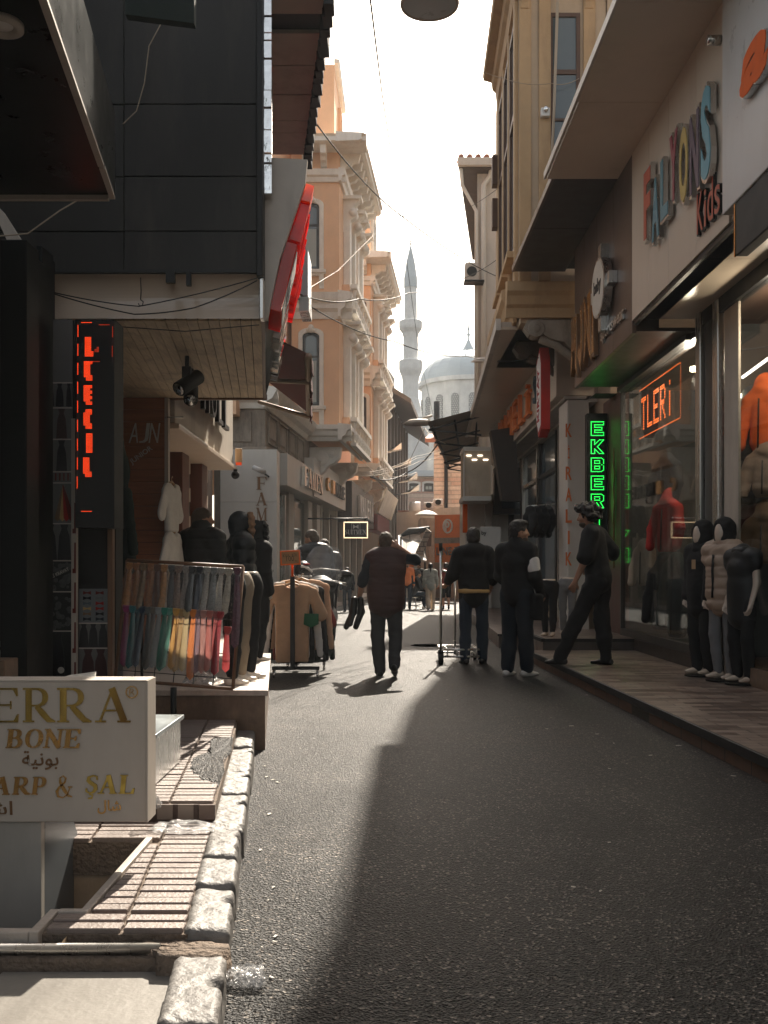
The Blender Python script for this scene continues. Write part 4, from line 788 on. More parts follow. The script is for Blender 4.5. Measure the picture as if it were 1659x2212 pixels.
# ------------------------------------------------------------------ orange plaster building with stucco bays (far left)
KO = 1.45
def O(px, py, Z): return W(px, py, Z*KO)
def side_profile(mb, fr, u, w, prof):        # a bracket: profile in (out, up), width w along the wall
    f = Fr(fr.p(u, 0), fr.n, fr.y); mb.prism(f, prof, -w/2, w/2)
def cornice(mb, fr, u0, u1, v, prof): side_profile(mb, fr, (u0+u1)/2, u1-u0, [(a, v+c) for a, c in prof])
def arc_pts(w, v0, v1, rise, n=10):
    """outline of an opening with a low arched head, from lower right round to lower left"""
    P = [(w/2, v0), (w/2, v1-rise)]
    for i in range(1, n): a = math.pi*i/n; P.append((w/2*math.cos(a), v1-rise+rise*math.sin(a)))
    return P+[(-w/2, v1-rise), (-w/2, v0)]
def house_window(par, fr, u, v0, v1, w, rise=.12, cas=.12, mt='trim', fm='winframe', key=True, sill=True, cols=1):
    f = fr.at(u, 0); q = MB(); In = arc_pts(w, v0, v1, rise); Out = arc_pts(w+2*cas, v0, v1+cas, rise+cas*.4)
    wf = MB(); fw = w*.16; I2 = arc_pts(w-2*fw, v0+fw, v1-fw, rise)
    for a, b_, d0, d1, mb in ((Out, In, -.02, .10, q), (In, I2, -.02, .03, wf)):
        n = len(a)
        for i in range(n-1):
            P = [f.p(*a[i], d1), f.p(*a[i+1], d1), f.p(*b_[i+1], d1), f.p(*b_[i], d1)]; mb.add(P+[f.p(*a[i], d0), f.p(*a[i+1], d0), f.p(*b_[i+1], d0), f.p(*b_[i], d0)], [[0,1,2,3],[4,5,1,0],[3,2,6,7]])
    wf.fbox(f, -w/2, w/2, v0, v0+fw, -.02, .031); tr = v0+(v1-v0)*.66; wf.fbox(f, -w/2+fw, w/2-fw, tr, tr+fw*.8, -.02, .028)
    for c in range(1, cols): wf.fbox(f, -w/2+w*c/cols-.02, -w/2+w*c/cols+.02, v0+fw, v1-fw, -.02, .026)
    win = wf.build('window', M[fm], par); p = MB(); p.prism(f, I2, -.02, .004); p.build('pane', M['winglass'], win)
    c = MB(); c.fbox(f, -w*.32, w*.32, v0+fw*1.6, v0+(v1-v0)*.62, .0042, .0052); c.build('curtain', M['curtain'], win)
    q.build('casing', M[mt], win, bevel=.012)
    if key: k = MB(); k.ell(f.p(0, v1+cas*.75, .1), w*.2, .09, cas*1.0, 10, 6); k.ell(f.p(-w*.17, v1+cas*.5, .1), w*.12, .06, cas*.5, 8, 5); k.ell(f.p(w*.17, v1+cas*.5, .1), w*.12, .06, cas*.5, 8, 5); k.build('keystone', M[mt], win)
    if sill:
        s = MB(); W2 = w/2+cas*1.5; s.fbox(f, -W2, W2, v0-.10, v0-.005, 0, .2); s.fbox(f, -W2+.05, W2-.05, v0-.16, v0-.1005, 0, .13)
        for e in (-1, 1): side_profile(s, f, e*(w/2+cas*.5), cas*1.1, [(0, v0-.161), (.14, v0-.161), (.12, v0-.3), (.05, v0-.42), (.04, v0-.5), (0, v0-.5)])
        s.build('sill', M[mt], win, bevel=.01)
    return win
Ob = root('apartment_building', 'ornate orange plaster building with white stucco bays and bracketed cornices', 'building', (-4, 24, 0))
D1 = Vector((.09, 1, 0))
levels = dict(base=WZ(952, 27.5), mid0=WZ(690, 27.5), mid1=WZ(640, 27.5), fr0=WZ(391, 27.5), fr1=WZ(366, 27.5), eave=WZ(330, 27.5), top=WZ(314, 27.5))
zb, zt = levels['base']+.3, levels['top']
win1 = (WZ(878, 27.5), WZ(719, 27.5)); win2 = (WZ(585, 27.5), WZ(440, 27.5))
def bay(xl, xc, y0, length, tint):
    F = Fr((xl, y0, 0), (1, 0, 0)); G = Fr((xc, y0, 0), D1); w = xc-xl; e = Vector((xc, y0, 0))+D1*length; l = (e-Vector((xc, y0, 0))).length
    b = MB(); b.prism(Fr((0, 0, 0), (1, 0, 0), (0, 1, 0)), [(xl, y0), (xc, y0), (e.x, e.y), (e.x-w, e.y)], zb, zt-.05); b.build('bay_wall', M['orangewall'], Ob)
    base = [(0, -.32), (.10, -.32), (.14, -.22), (.22, -.18), (.26, -.06), (.34, -.02), (.34, .10), (0, .14)]
    midp = [(0, 0), (.06, 0), (.09, .18), (.20, .26), (.20, .40), (.32, .46), (.36, .66), (0, .72)]
    frz = [(0, 0), (.07, 0), (.10, .12), (.16, .16), (.18, .32), (0, .36)]
    eav = [(0, 0), (.62, .0), (.70, .04), (.70, .16), (.76, .20), (0, .26)]
    for v, pr in ((zb, base), (levels['mid0'], midp), (levels['fr0']-.05, frz), (levels['eave'], eav)):
        for fr_, a_, b_, dv in ((F, 0, w+pr[-2][0]-.004, 0), (G, -pr[-2][0]+.01, l, .004)): t = MB(); cornice(t, fr_, a_, b_, v+dv, pr); t.build('cornice', M['trim'], Ob)
    h = levels['eave']-levels['fr1']
    prof = [(0, 0), (.10, .02), (.16, .10), (.30, .12), (.36, .2), (.52, .22), (.56, h-.06), (.58, h), (0, h)]
    k = levels['fr1']+.02
    n = 9
    for fr_, u in [(F, w*.30), (F, w*.68)]+[(G, l*(i+.4)/n) for i in range(n)]: m = MB(); side_profile(m, fr_, u, .17, [(a, k+c) for a, c in prof]); m.build('bracket', M['trim'], Ob, bevel=.015)
    house_window(Ob, F, w-.78 if w > 1.3 else w*.5-.02, *win1, .46); house_window(Ob, F, w-.78 if w > 1.3 else w*.5-.02, *win2, .46)
    for (v0, v1) in (win1, win2):
        v1 = v1+.35; us = [l*.20, l*.44, l*.60, l*.84]
        for j, u in enumerate(us):
            q = MB(); q.fbox(G, u-.14, u+.14, v0-.35, v1-.45, 0, .20); q.fbox(G, u-.19, u+.19, v0-.5, v0-.3505, 0, .24)
            q.build('pilaster', M['trim'], Ob, bevel=.02)
            q = MB(); side_profile(q, G, u, .30, [(0, v1-.85), (.08, v1-.85), (.14, v1-.74), (.12, v1-.62), (.2, v1-.5), (.34, v1-.42), (.40, v1-.28), (.32, v1-.18), (.30, v1-.1), (.42, v1+.0), (.46, v1+.06), (0, v1+.06)]); q.tube([G.p(u-.2, v1-.3, .28), G.p(u+.2, v1-.3, .28)], .12, 12); q.fbox(G, u-.26, u+.26, v1+.061, v1+.15, 0, .52); q.build('capital', M['trim'], Ob)
        for u, ww in ((l*.32, .62), (l*.72, .62)): house_window(Ob, G, u, v0-.1, v1-.55, ww, cas=.10, key=False, sill=False)
        q = MB()
        q.fbox(G, l*.12, l*.95, v0-.32, v0-.2, .24, .42)
        q.fbox(G, l*.12, l*.95, v0-1.02, v0-.92, .24, .40)
        i = 0
        for i in range(7):
            u = l*(.16+.76*i/6); q.lathe([(.03, 0), (.07, .1), (.09, .22), (.04, .36), (.06, .5), (.07, .58)], G.p(u, v0-.91, .32), 8)
        q.build('balustrade', M['trim'], Ob); q = MB(); q.fbox(G, l*.12, l*.95, v0-.93, v0-.21, 0, .2); q.build('balcony_panel', M['orangewall'], Ob)
    side = [(0, -1.05), (.12, -1.02), (.22, -.92), (.42, -.78), (.55, -.62), (.72, -.55), (.86, -.40), (.9, -.1), (0, -.1)]
    for u in (l*.1, l*.9):
        c = MB(); f2 = Fr(G.p(u, zb-.33), G.n, G.y); c.prism(f2, [(a-.9, v) for a, v in side], -.16, .16)
        for (r, aa, vv) in ((.2, -.55, -.42), (.12, -.25, -.28)):
            c.cyl(f2.p(aa, vv, -.19), f2.p(aa, vv, .19), r, 16); c.cyl(f2.p(aa, vv, -.21), f2.p(aa, vv, .21), r*.5, 12)
        c.build('console', M['trim'], Ob, bevel=.02)
yA = 27.5; xA = WX(733, yA); bay(xA-1.32, xA, yA, 4.95, 0)
yB = 37.4; xB = WX(801, yB); bay(xB-.75, xB, yB, 5.8, 1)
# the wall behind the bays, attic storeys, roof edge
b = MB()
def upper(y): return WX(573, 22)-.55+.09*(y-22)
pl = Fr((0, 0, 0), (1, 0, 0), (0, 1, 0))
b.prism(pl, [(upper(21.6), 21.6), (upper(44.5), 44.5), (-9, 44.5), (-9, 21.6)], levels['base']-.2, zt-.1); b.build('wall', M['orangewall'], Ob)
b = MB(); at = WZ(160, 27.5); x1 = WX(747, 29)
b.prism(pl, [(xA-1.6, 27.9), (xA-.16, 27.9), (xA-.1, 30.8), (xA-1.5, 30.8)], zt, WZ(140, 27.9)); x2 = WX(812, 38)
b.build('attic_wall', M['orangewall'], Ob); b = MB(); b.prism(pl, [(xB-1.4, 37.9), (xB-.05, 37.9), (xB+.2, 41), (xB-1.2, 41)], zt, WZ(405, 37.9)); b.build('attic_wall', M['orangewall'], Ob)
b = MB(); f = Fr((xA-.16, 27.9, 0), (.02, 1, 0)); cornice(b, f, -.1, 3.0, WZ(140, 27.9), [(0, 0), (.12, 0), (.16, .1), (0, .12)]); b.build('attic_coping', M['trim'], Ob); b = MB(); f = Fr((xB-.05, 37.9, 0), (.08, 1, 0)); cornice(b, f, -.1, 3.1, WZ(405, 37.9), [(0, 0), (.12, 0), (.16, .12), (0, .14)]); b.build('attic_coping', M['trim'], Ob)
f = Fr((xA-.16, 27.9, 0), (.02, 1, 0)); house_window(Ob, f, 1.9, zt+.7, zt+1.9, .7, .05, .08, mt='orangewall', key=False, sill=False)
f = Fr((xB-.05, 37.9, 0), (.08, 1, 0)); house_window(Ob, f, 1.2, zt+.6, zt+2.0, .9, .05, .1, key=False, sill=False)
# ground storey: stone frieze, corner block, piers
gf = Fr((WX(573, 22), 22, 0), D1); top = WZ(862, 22)
b = MB(); b.prism(pl, [(gf.o.x-1.9, 22.0), (gf.o.x, 22), (gf.o.x+.09*8, 30), (gf.o.x-1.5, 30)], WZ(972, 22), top-.12); b.prism(pl, [(gf.o.x-1.2, 22.4), (gf.o.x-.25, 22.4), (gf.o.x+.09*20-.25, 42), (gf.o.x-1, 42)], 0, WZ(972, 22)-.01); b.build('stone_storey', M['oldstone'], Ob)
b = MB(); pr = [(0, -.12), (.06, -.12), (.1, 0), (.22, .06), (.3, .2), (.34, .3), (0, .36)]
cornice(b, gf, -.32, 5.2, top-.1, pr); b.build('stone_cornice', M['trim'], Ob); b = MB(); cornice(b, FC(gf.o.x-1.9, 22, 0), 0, 2.2, top-.096, pr); b.build('stone_cornice', M['trim'], Ob)
b = MB(); v0, v1 = WZ(955, 22), top-.28
for i in range(4):
    u = .25+i*1.2; b.fbox(gf, u, u+1.0, v0, v0+.05, 0, .05); b.fbox(gf, u, u+1.0, v1-.05, v1, 0, .05); b.fbox(gf, u, u+.05, v0+.051, v1-.051, 0, .049); b.fbox(gf, u+.95, u+1.0, v0+.051, v1-.051, 0, .049)
    b.fbox(gf, u+.16, u+.84, v0+.14, v1-.14, 0, .03)
b.build('frieze_panel', M['oldstone'], Ob, bevel=.01)
b = MB(); f = FC(gf.o.x-1.8, 22, 0); b.fbox(f, .2, 1.5, v0, v1, 0, .04); b.fbox(f, -.05, 1.85, v0-.2, v0-.12, 0, .1); b.build('corner_panel', M['oldstone'], Ob, bevel=.015)
# pale pier with the upright FAMEN lettering
t = root('sign_pier', 'pale shop pier with upright brown FAMEN lettering', 'sign', (WX(540, 21.7), 21.7, 0)); x0, x1 = WX(476, 21.7), WX(598, 21.7)
b = MB(); b.box(x0, x1, 21.7, 22.3, 0, WZ(1085, 21.7)); b.box(x0, x1, 21.7, 22.3, WZ(1084.5, 21.7), WZ(971, 21.7)); b.build('pier', M['whitepanel'], t, bevel=.006)
for ch, y0, y1 in (('F', 1030, 1058), ('A', 1064, 1092), ('M', 1097, 1125), ('E', 1130, 1157), ('N', 1162, 1189)):
    b = MB(); o = W(553 if ch not in 'FE' else 554, y1, 21.69); serif(b, ch, FC(*o), .245 if ch != 'F' else .235, WZ(y0, 21.69)-WZ(y1, 21.69), 0, .012); b.build('letter', M['bronze'], t)
for s, px, py, hh in (('1980', 566, 1199, .035), ('EN Akwom', 560, 1218, .045), ('MEN', 580, 1235, .04), ('MEN Ak', 563, 1249, .045)): b = MB(); glyph(b, s, FC(*W(px, py, 21.69)), None, hh, 0, .003, .01); b.build('lettering', M['black_ink'], t)
for (x, y, c) in ((566, 1018, 'white'),):
    t = root('security_camera', 'white security camera on the pale pier above the F', 'camera', W(x, y, 21.6)); b = MB(); b.smooth = True; p = W(x, y, 21.5); b.tube([p+Vector((-.16, -.2, .06)), p+Vector((.05, 0, -.02))], .055, 12); b.build('body', M['white'], t); b = MB(); b.tube([p+Vector((.0, 0, -.02)), p+Vector((.12, .05, -.1)), p+Vector((.12, .2, -.1))], .02, 8); b.build('bracket', M['darkmetal'], t)
# shop signs and shop windows under the bays
def fascia(name, label, fr, u0, u1, v0, v1, depth, m): 
    t = root(name, label, 'sign', fr.p(u0, v0)); b = MB(); b.fbox(fr, u0, u1, v0, v1, -.6, depth); b.build('panel', M[m], t, bevel=.01); return t
sf = Fr((WX(621, 23.2), 23.2, 0), D1)
t = fascia('shop_fascia', 'pale fascia with chrome lettering beside the FAMEN pier', sf, 0, 4.9, WZ(1049, 23.2), WZ(979, 23.2), 0, 'whitepanel')
for i, (ch, u) in enumerate(zip('FAMEN', (1.75, 2.35, 2.95, 3.6, 4.15))):
    b = MB(); serif(b, ch, sf.at(u, 3.36, .02), .5, .48, 0, .10); b.build('letter', M['chrome'], t)
sf2 = Fr((WX(692, 28.4)+.02, 28.4, 0), D1); t = fascia('shop_fascia', 'pale fascia with orange and dark letters next to the bay console', sf2, -1.6, 5.0, WZ(1072, 28.4)-.12, WZ(1002, 28.4), .06, 'whitepanel')
for i, (ch, u, m) in enumerate((('c', .4, 'gold'), ('I', 1.5, 'gold'), ('M', 2.2, 'darkmetal'), ('A', 2.75, 'darkmetal'), ('R', 3.3, 'darkmetal'), ('E', 3.85, 'darkmetal'))): b = MB(); glyph(b, ch, sf2.at(u, 3.55, .06), .45, .4, 0, .08, .02); b.build('letter', M[m], t)
gw = Fr((gf.o.x-.05, 22.35, 0), D1)
dm = brickmat('damask', (.30, .36, .35), (.08, .13, .14), (.36, .42, .40), 1, .16, .13, .5, .03, .8, 0, rot=(0, R(90), 0), var=.4)
t = root('shopfront', 'shop window with damask curtains beside the FAMEN pier', 'shop window', gw.o); b = MB(); b.fbox(gw, .15, 2.3, .35, 3.0, -.24, -.2); b.build('curtain', dm, t)
b = MB(); b.fbox(gw, .1, 2.4, .3, 3.1, -.1, -.08); b.build('pane', M['glass'], t); b = MB()
for u in (0, 1.2, 2.4): b.fbox(gw, u, u+.1, .3, 3.1, -.12, 0)
b.fbox(gw, 0, 2.5, 0, .299, -.2, .02); b.build('frame', M['metal'], t)
t = root('shopfront', 'cream shop window with white curtains behind the scooter rider', 'shop window', gw.p(3, 0)); 
for u0, u1 in ((2.7, 3.4), (5.6, 6.3), (7.2, 7.8)): b = MB(); b.fbox(gw, u0, u1, 0, 3.2, -.2, .05); b.build('pilaster', M['cream'], t, bevel=.02)
b = MB(); b.fbox(gw, 3.4, 5.6, .3, 3.1, -.16, -.12); b.build('curtain', M['curtain'], t); b = MB(); b.fbox(gw, 3.4, 5.6, .3, 3.1, -.08, -.06); b.build('pane', M['glass'], t)
b = MB(); b.fbox(gw, 6.301, 7.199, 0, 3.1, -.3, -.2); b.build('door', M['facadeblack'], t)
t = root('shopfront', 'dark shop front under the SUITMEN sign', 'shop window', gw.p(9, 0)); b = MB(); b.fbox(gw, 7.9, 19.5, 0, 3.6, -.5, -.3); b.build('back', M['winframe'], t)

for u in (8.0, 9.6, 11.4, 13.2, 15, 17, 19): b = MB(); b.fbox(gw, u, u+.22, 0, 3.3, -.3, .05); b.build('pilaster', M['cream'], t)
b = MB(); b.fbox(gw, 8.2, 19, .3, 3.1, -.15, -.12); b.build('pane', M['glass'], t)
q = Fr((WX(757, 34), 34, 0), D1); t = fascia('shop_fascia', 'dark grey fascia with tall white letters past the SUITMEN sign', q, 0, 7.4, WZ(1120, 34)-.05, WZ(1045, 34)+.1, .05, 'facadeblack')
for i, ch in enumerate('WALERA'): b = MB(); glyph(b, ch, q.at(1.6+.82*i, 3.2, .06), .6, .75, 0, .1, .01); b.build('letter', M['white'], t)
t = root('shop_fascia', 'tilted red fascia beyond the SUITMEN sign', 'sign', W(820, 1130, 44)); q = Fr((WX(806, 43), 43, 0), D1); b = MB(); b.fbox(q, 0, 6, 3.0, 3.7, -.3, .2); b.build('panel', M['maroon'], t); b = MB(); f2 = Fr(q.p(0, 3.75, .2), q.x, Vector((.35, 0, 1))); b.fbox(f2, 0, 6.4, 0, 1.1, -.05, .05); b.build('board', M['cream'], t, bevel=.02)
# SUITMEN hanging sign
t = root('hanging_sign', 'black SUITMEN sign with bow tie emblem and lit gold border', 'sign', W(769, 1145, 25)); o = W(742, 1163, 25); f = FC(*o); w = WX(795, 25)-o.x; h = WZ(1127, 25)-o.z
b = MB(); b.fbox(f, 0, w, 0, h, -.12, 0); b.build('panel', M['winframe'], t, bevel=.01)
b = MB(); e = .03
for u0, u1, v0, v1 in ((0, w, 0, e), (0, w, h-e, h), (0, e, e, h-e), (w-e, w, e, h-e)): b.fbox(f, u0+.004, u1-.004, v0+.004, v1-.004, 0, .012)
b.build('lit_border', emis('sign_border_lamp', (1, .72, .42), .9), t)
b = MB(); u = .035
for ch, cw in zip('SUITMEN', (.062, .075, .035, .07, .088, .066, .078)): serif(b, ch, f.at(u, .10), cw, .115, 0, .01); u += cw+.010
b.build('lettering', M['whitepanel'], t)
b = MB(); cx, cy = w/2, h*.70; b.prism(f, [(cx-.07, cy-.055), (cx, cy-.012), (cx+.07, cy-.055), (cx+.07, cy+.055), (cx, cy+.012), (cx-.07, cy+.055)], 0, .01)
for u0, u1, v0, v1 in ((-.11, .11, -.085, -.077), (-.11, .11, .077, .085), (-.11, -.102, -.0765, .0765), (.102, .11, -.0765, .0765)): b.fbox(f, cx+u0, cx+u1, cy+v0, cy+v1, 0, .008)
b.build('bow_tie_emblem', M['whitepanel'], t)
b = MB(); b.tube([f.p(-.9, h+.08, -.06), f.p(w, h+.08, -.06)], .02, 8); b.tube([f.p(.08, h+.08, -.06), f.p(.08, h-.01, -.06)], .012, 6); b.tube([f.p(w-.08, h+.08, -.06), f.p(w-.08, h-.01, -.06)], .012, 6); b.build('bracket', M['darkmetal'], t)
# dark weathered timber building beyond
t = root('timber_house', 'dark weathered timber house with a steep eave beyond the orange bays', 'house', (-1, 52, 0)); X = lambda px, Z: WX(px, Z)
b = MB(); y0, y1 = 50, 66; xa, xb = X(826, y0), X(878, y1)
b.prism(pl, [(xa-6, y0), (xa, y0), (xb, y1), (xb-6, y1)], 0, WZ(905, y0)+1.5); b.build('wall', M['darkwood'], t)
g = Fr((xa, y0, 0), Vector((xb-xa, y1-y0, 0))); ll = Vector((xb-xa, y1-y0, 0)).length
for i in range(8):
    b = MB(); b.fbox(g, ll*i/8+.1, ll*i/8+.5, 0, WZ(905, y0)+1.3, 0, .22); b.build('pilaster', M['darkwood'], t)
for i in range(7):
    for v in (5.2, 8.4): b = MB(); b.fbox(g, ll*i/8+.75, ll*i/8+1.75, v, v+2.2, .01, .05); b.build('window', M['winframe'], t)
b = MB(); zt2 = WZ(905, y0)+1.5; ev = 1.5
P = [g.p(-.8, zt2-.9, ev), g.p(ll, zt2-.9, ev), g.p(ll, zt2+1.8, -2.6), g.p(-.8, zt2+1.8, -2.6)]; b.add(P+[p+Vector((0, 0, .25)) for p in P], [[0,1,2,3],[7,6,5,4],[0,4,5,1],[1,5,6,2],[2,6,7,3],[3,7,4,0]]); b.build('eave_roof', M['darkwood'], t)
b = MB(); b.prism(pl, [(xa-5, y0+6), (xa-.6, y0+6), (xb-.8, y1), (xb-5, y1)], zt2, WZ(760, 58)); b.build('upper_storey', M['darkwood'], t)
for i, (px, py, Z) in enumerate(((851, 1055-84, 46), (872, 1002, 47), (886, 1035, 48), (890, 1060, 49))):
    t = root('street_lamp', ['first wall lamp box on the timber house below the bay', 'second wall lamp box along the timber house', 'third wall lamp box along the timber house', 'farthest wall lamp box low on the timber house'][i], 'lamp', W(px, py, Z), 'wall lamps on the timber house'); p = W(px, py, Z); b = MB(); b.add([p+Vector(v) for v in ((-.55, 0, -.15), (.35, 0, .02), (.35, 0, .32), (-.15, 0, -.1), (-.55, .5, -.15), (.35, .5, .02), (.35, .5, .32), (-.15, .5, -.1))], [[0,1,2,3],[7,6,5,4],[0,4,5,1],[1,5,6,2],[2,6,7,3],[3,7,4,0]]); b.build('housing', M['trim'], t); b = MB(); b.tube([p+Vector((-1.2, .3, -.25)), p+Vector((-.5, .3, -.12))], .03, 6); b.build('arm', M['darkmetal'], t)
# ------------------------------------------------------------------ mosque on the hill
t = root('mosque', 'hazy stone mosque with lead dome and tall minaret above the street', 'mosque', (4, 118, 0)); Z = 118
cx = WX(1012, Z); rb = 104*Z/2150; zd = WZ(830, Z); zt = WZ(760, Z)
b = MB(); n = 48; prof = [(rb*math.cos(a), (zt-zd)*math.sin(a)) for a in [i*math.pi/2/12 for i in range(13)]]
vs = []; fs = []
for r, z in prof:
    for k in range(n*2): rr = r*(1+(.012 if k % 4 == 0 else 0)); vs.append((cx+rr*math.cos(math.pi*k/n), Z+rr*math.sin(math.pi*k/n), zd+z))
for i in range(12):
    for k in range(n*2): fs.append([i*2*n+k, i*2*n+(k+1) % (2*n), (i+1)*2*n+(k+1) % (2*n), (i+1)*2*n+k])
b.add(vs, fs); b.build('dome', M['lead'], t)
b = MB(); b.lathe([(rb*1.04, -.5), (rb*1.04, 0), (rb*.98, .05)], (cx, Z, zd), 48); zw = WZ(935, Z); b.lathe([(rb*.98, zw-zd), (rb*.98, -.45)], (cx, Z, zd), 24); b.build('drum', M['mosque'], t)
for k in range(9):
    a = -math.pi/2+(k-4)*.36; f = Fr((cx+rb*.985*math.cos(a), Z+rb*.985*math.sin(a), zw+.6), (-math.sin(a), math.cos(a), 0)); q = MB(); q.prism(f, arc_pts(.9, 0, 3.2, .45), -.1, .05); q.build('window', brickmat('lattice', (.5, .5, .48), (.45, .45, .43), (.2, .2, .2), 1, .24, .24, .5, .05, rot=(R(90), 0, 0)), t) if k == 0 else q.build('window', bpy.data.materials['lattice'], t)
b = MB(); b.box(WX(905, Z), WX(1120, Z), Z-6, Z+10, 0, WZ(950, Z)); b.box(WX(930, Z), WX(1100, Z), Z-4, Z+8, WZ(950, Z), zw); b.build('prayer_hall', M['mosque'], t)
b = MB(); fz = zt-.1; b.lathe([(.75, 0), (.75, .25), (.62, .5), (.35, 1.0), (.2, 1.35), (.1, 1.6)], (cx, Z, fz), 20); b.lathe([(.09, 1.6), (.09, 1.9), (.26, 2.1), (.09, 2.3), (.08, 2.6), (.2, 2.8), (.07, 3.0), (.05, 3.5)], (cx, Z, fz), 12); b.build('dome_finial', M['lead'], t, smooth=True)
Z = 108; cx = WX(887, Z); k = Z/2150; y = lambda py: WZ(py, Z)
for nm, pr, m in (('minaret_shaft', [(26*k, y(1010)), (26*k, y(905)), (20*k, y(870)), (17.5*k, y(860)), (17*k, y(808))], 'mosque'),
                  ('lower_balcony', [(17*k, y(830)), (19*k, y(815)), (24*k, y(803)), (25*k, y(798)), (25*k, y(781)), (23*k, y(779)), (23*k, y(783))], 'mosque'),
                  ('minaret_shaft', [(16*k, y(783)), (15.5*k, y(716))], 'mosque'),
                  ('upper_balcony', [(15.5*k, y(730)), (18*k, y(720)), (24*k, y(712)), (25*k, y(707)), (25*k, y(696)), (23*k, y(694)), (23*k, y(698))], 'mosque'),
                  ('minaret_shaft', [(14*k, y(698)), (13*k, y(618))], 'mosque'),
                  ('spire', [(14.5*k, y(622)), (14.5*k, y(600)), (12.5*k, y(592)), (12*k, y(585)), (9*k, y(565)), (4.5*k, y(545)), (1.5*k, y(532))], 'lead'),
                  ('finial', [(1.6*k, y(534)), (.8*k, y(530)), (2.0*k, y(527)), (.7*k, y(524)), (1.7*k, y(521)), (.5*k, y(518)), (.3*k, y(512))], 'darkmetal')):
    b = MB(); b.lathe([(r, z) for r, z in pr], (cx, Z, 0), 16 if 'shaft' in nm else 24); b.build(nm, M[m], t)
b = MB(); b.box(cx-32*k, cx+34*k, Z-1.6, Z+1.6, 0, y(905)); b.build('minaret_base', M['mosque'], t)
# ------------------------------------------------------------------ low buildings at the end of the street
stripe = brickmat('striped_brick', (.48, .30, .24), (.60, .50, .42), (.42, .34, .28), 1, 3.0, .28, .3, .02, .8, .2, rot=(R(90), 0, 0), var=.2)
t = root('stone_house', 'pale striped stone house with two windows at the end of the street', 'house', (5, 74, 0)); Z = 74
b = MB(); b.box(WX(878, Z), WX(962, Z), Z, Z+8, 0, WZ(1030, Z)); b.build('wall', stripe, t); b = MB(); b.box(WX(872, Z), WX(966, Z), Z-.5, Z+8, WZ(1030, Z), WZ(1024, Z)); b.box(WX(874, Z), WX(966, Z), Z-.3, Z+8, WZ(1023.8, Z), WZ(1017, Z)); b.build('roof', M['lead'], t)
for px in (894, 926): house_window(t, FC(WX(px, Z), Z, 0), 0, WZ(1062, Z), WZ(1044, Z), .7, .05, .15, mt='mosque', key=False, sill=False, cols=2)
t = root('brick_house', 'pink and white striped brick house with a dark drainpipe', 'house', (7, 52, 0)); y0 = 50; f = Fr((WX(937, y0), y0, 0), (1, -.12, 0)); b = MB(); b.fbox(f, 0, 5, 0, WZ(958, y0), -5, 0); b.build('wall', brickmat('striped_brick_wall', (.55, .36, .28), (.66, .54, .45), (.40, .30, .24), 1, 2.6, .22, .4, .03, .8, .2, rot=(R(90), 0, 0), var=.25), t)
b = MB(); b.cyl(f.p(.62, 2, .1), f.p(.62, WZ(965, y0), .1), .09, 8); b.build('drainpipe', M['darkmetal'], t); b = MB(); P = [f.p(-.4, WZ(958, y0), .5), f.p(5, WZ(958, y0)-.2, .5), f.p(5, WZ(890, y0), -2.5), f.p(-.4, WZ(905, y0)-.6, -2.5)]; b.add(P+[p+Vector((0, 0, .2)) for p in P], [[0,1,2,3],[7,6,5,4],[0,4,5,1],[1,5,6,2],[2,6,7,3],[3,7,4,0]]); b.build('roof', M['redroof'], t)
b = MB(); b.cyl(f.p(.1, WZ(945, y0), -.8), f.p(.1, WZ(905, y0)+1.0, -.8), .16, 10); b.build('chimney_pipe', M['darkmetal'], t)
t = root('low_building', 'low cluttered shop building with round orange logo sign far down the street', 'building', (4, 46, 0)); Z = 46
f = Fr((WX(937, Z), Z, 0), Vector((.62, -1, 0))); b = MB(); b.fbox(f, -3.2, 5.5, 0, WZ(1100, Z), -4, 0); b.build('wall', M['cream'], t)
f = FC(WX(846, 58), 58, 0); b = MB(); b.fbox(f, 0, 4.0, 0, WZ(1108, 58), -3, 0); b.build('far_wall', M['cream'], t); b = MB(); b.fbox(f, -.3, 4.2, WZ(1108, 58), WZ(1104, 58), -3, .6); b.build('ledge', M['redroof'], t)
def rr(t, name, px0, py0, px1, py1, Z, m, d=.2): b = MB(); a = W(px0, py1, Z); c = W(px1, py0, Z); b.box(a.x, c.x, Z, Z+d, a.z, c.z); return b.build(name, M[m] if isinstance(m, str) else m, t, bevel=.01)
t = root('shop_fascia', 'orange fascia board with a round white monogram at the street end', 'sign', W(960, 1140, 40)); f = Fr(W(939, 1215, 41), Vector((.9, -.55, 0)))
h = WZ(1113, 41)-f.o.z; b = MB(); b.fbox(f, 0, 1.25, h*.52, h, -.12, 0); b.build('upper_panel', M['orangecloth'], t); b = MB(); b.fbox(f, 0, 1.25, 0, h*.40, -.12, 0); b.build('lower_panel', M['orangecloth'], t); b = MB(); b.fbox(f, 0, 1.25, h*.401, h*.519, -.12, -.01); b.build('mid_panel', M['oldstone'], t)
b = MB(); b.strip(f, [(.62+.2*math.cos(a*.42), h*.76+.27*math.sin(a*.42)) for a in range(16)], .06, 0, .06); b.build('monogram_ring', M['white'], t); b = MB(); glyph(b, 'p', f.at(.5, h*.66), .2, .4, 0, .07, .02); b.build('monogram_letter', M['white'], t); b = MB(); glyph(b, 'LINE P', f.at(.1, .3), 1.0, .32, 0, .05, .02); b.build('lettering', M['chrome'], t)
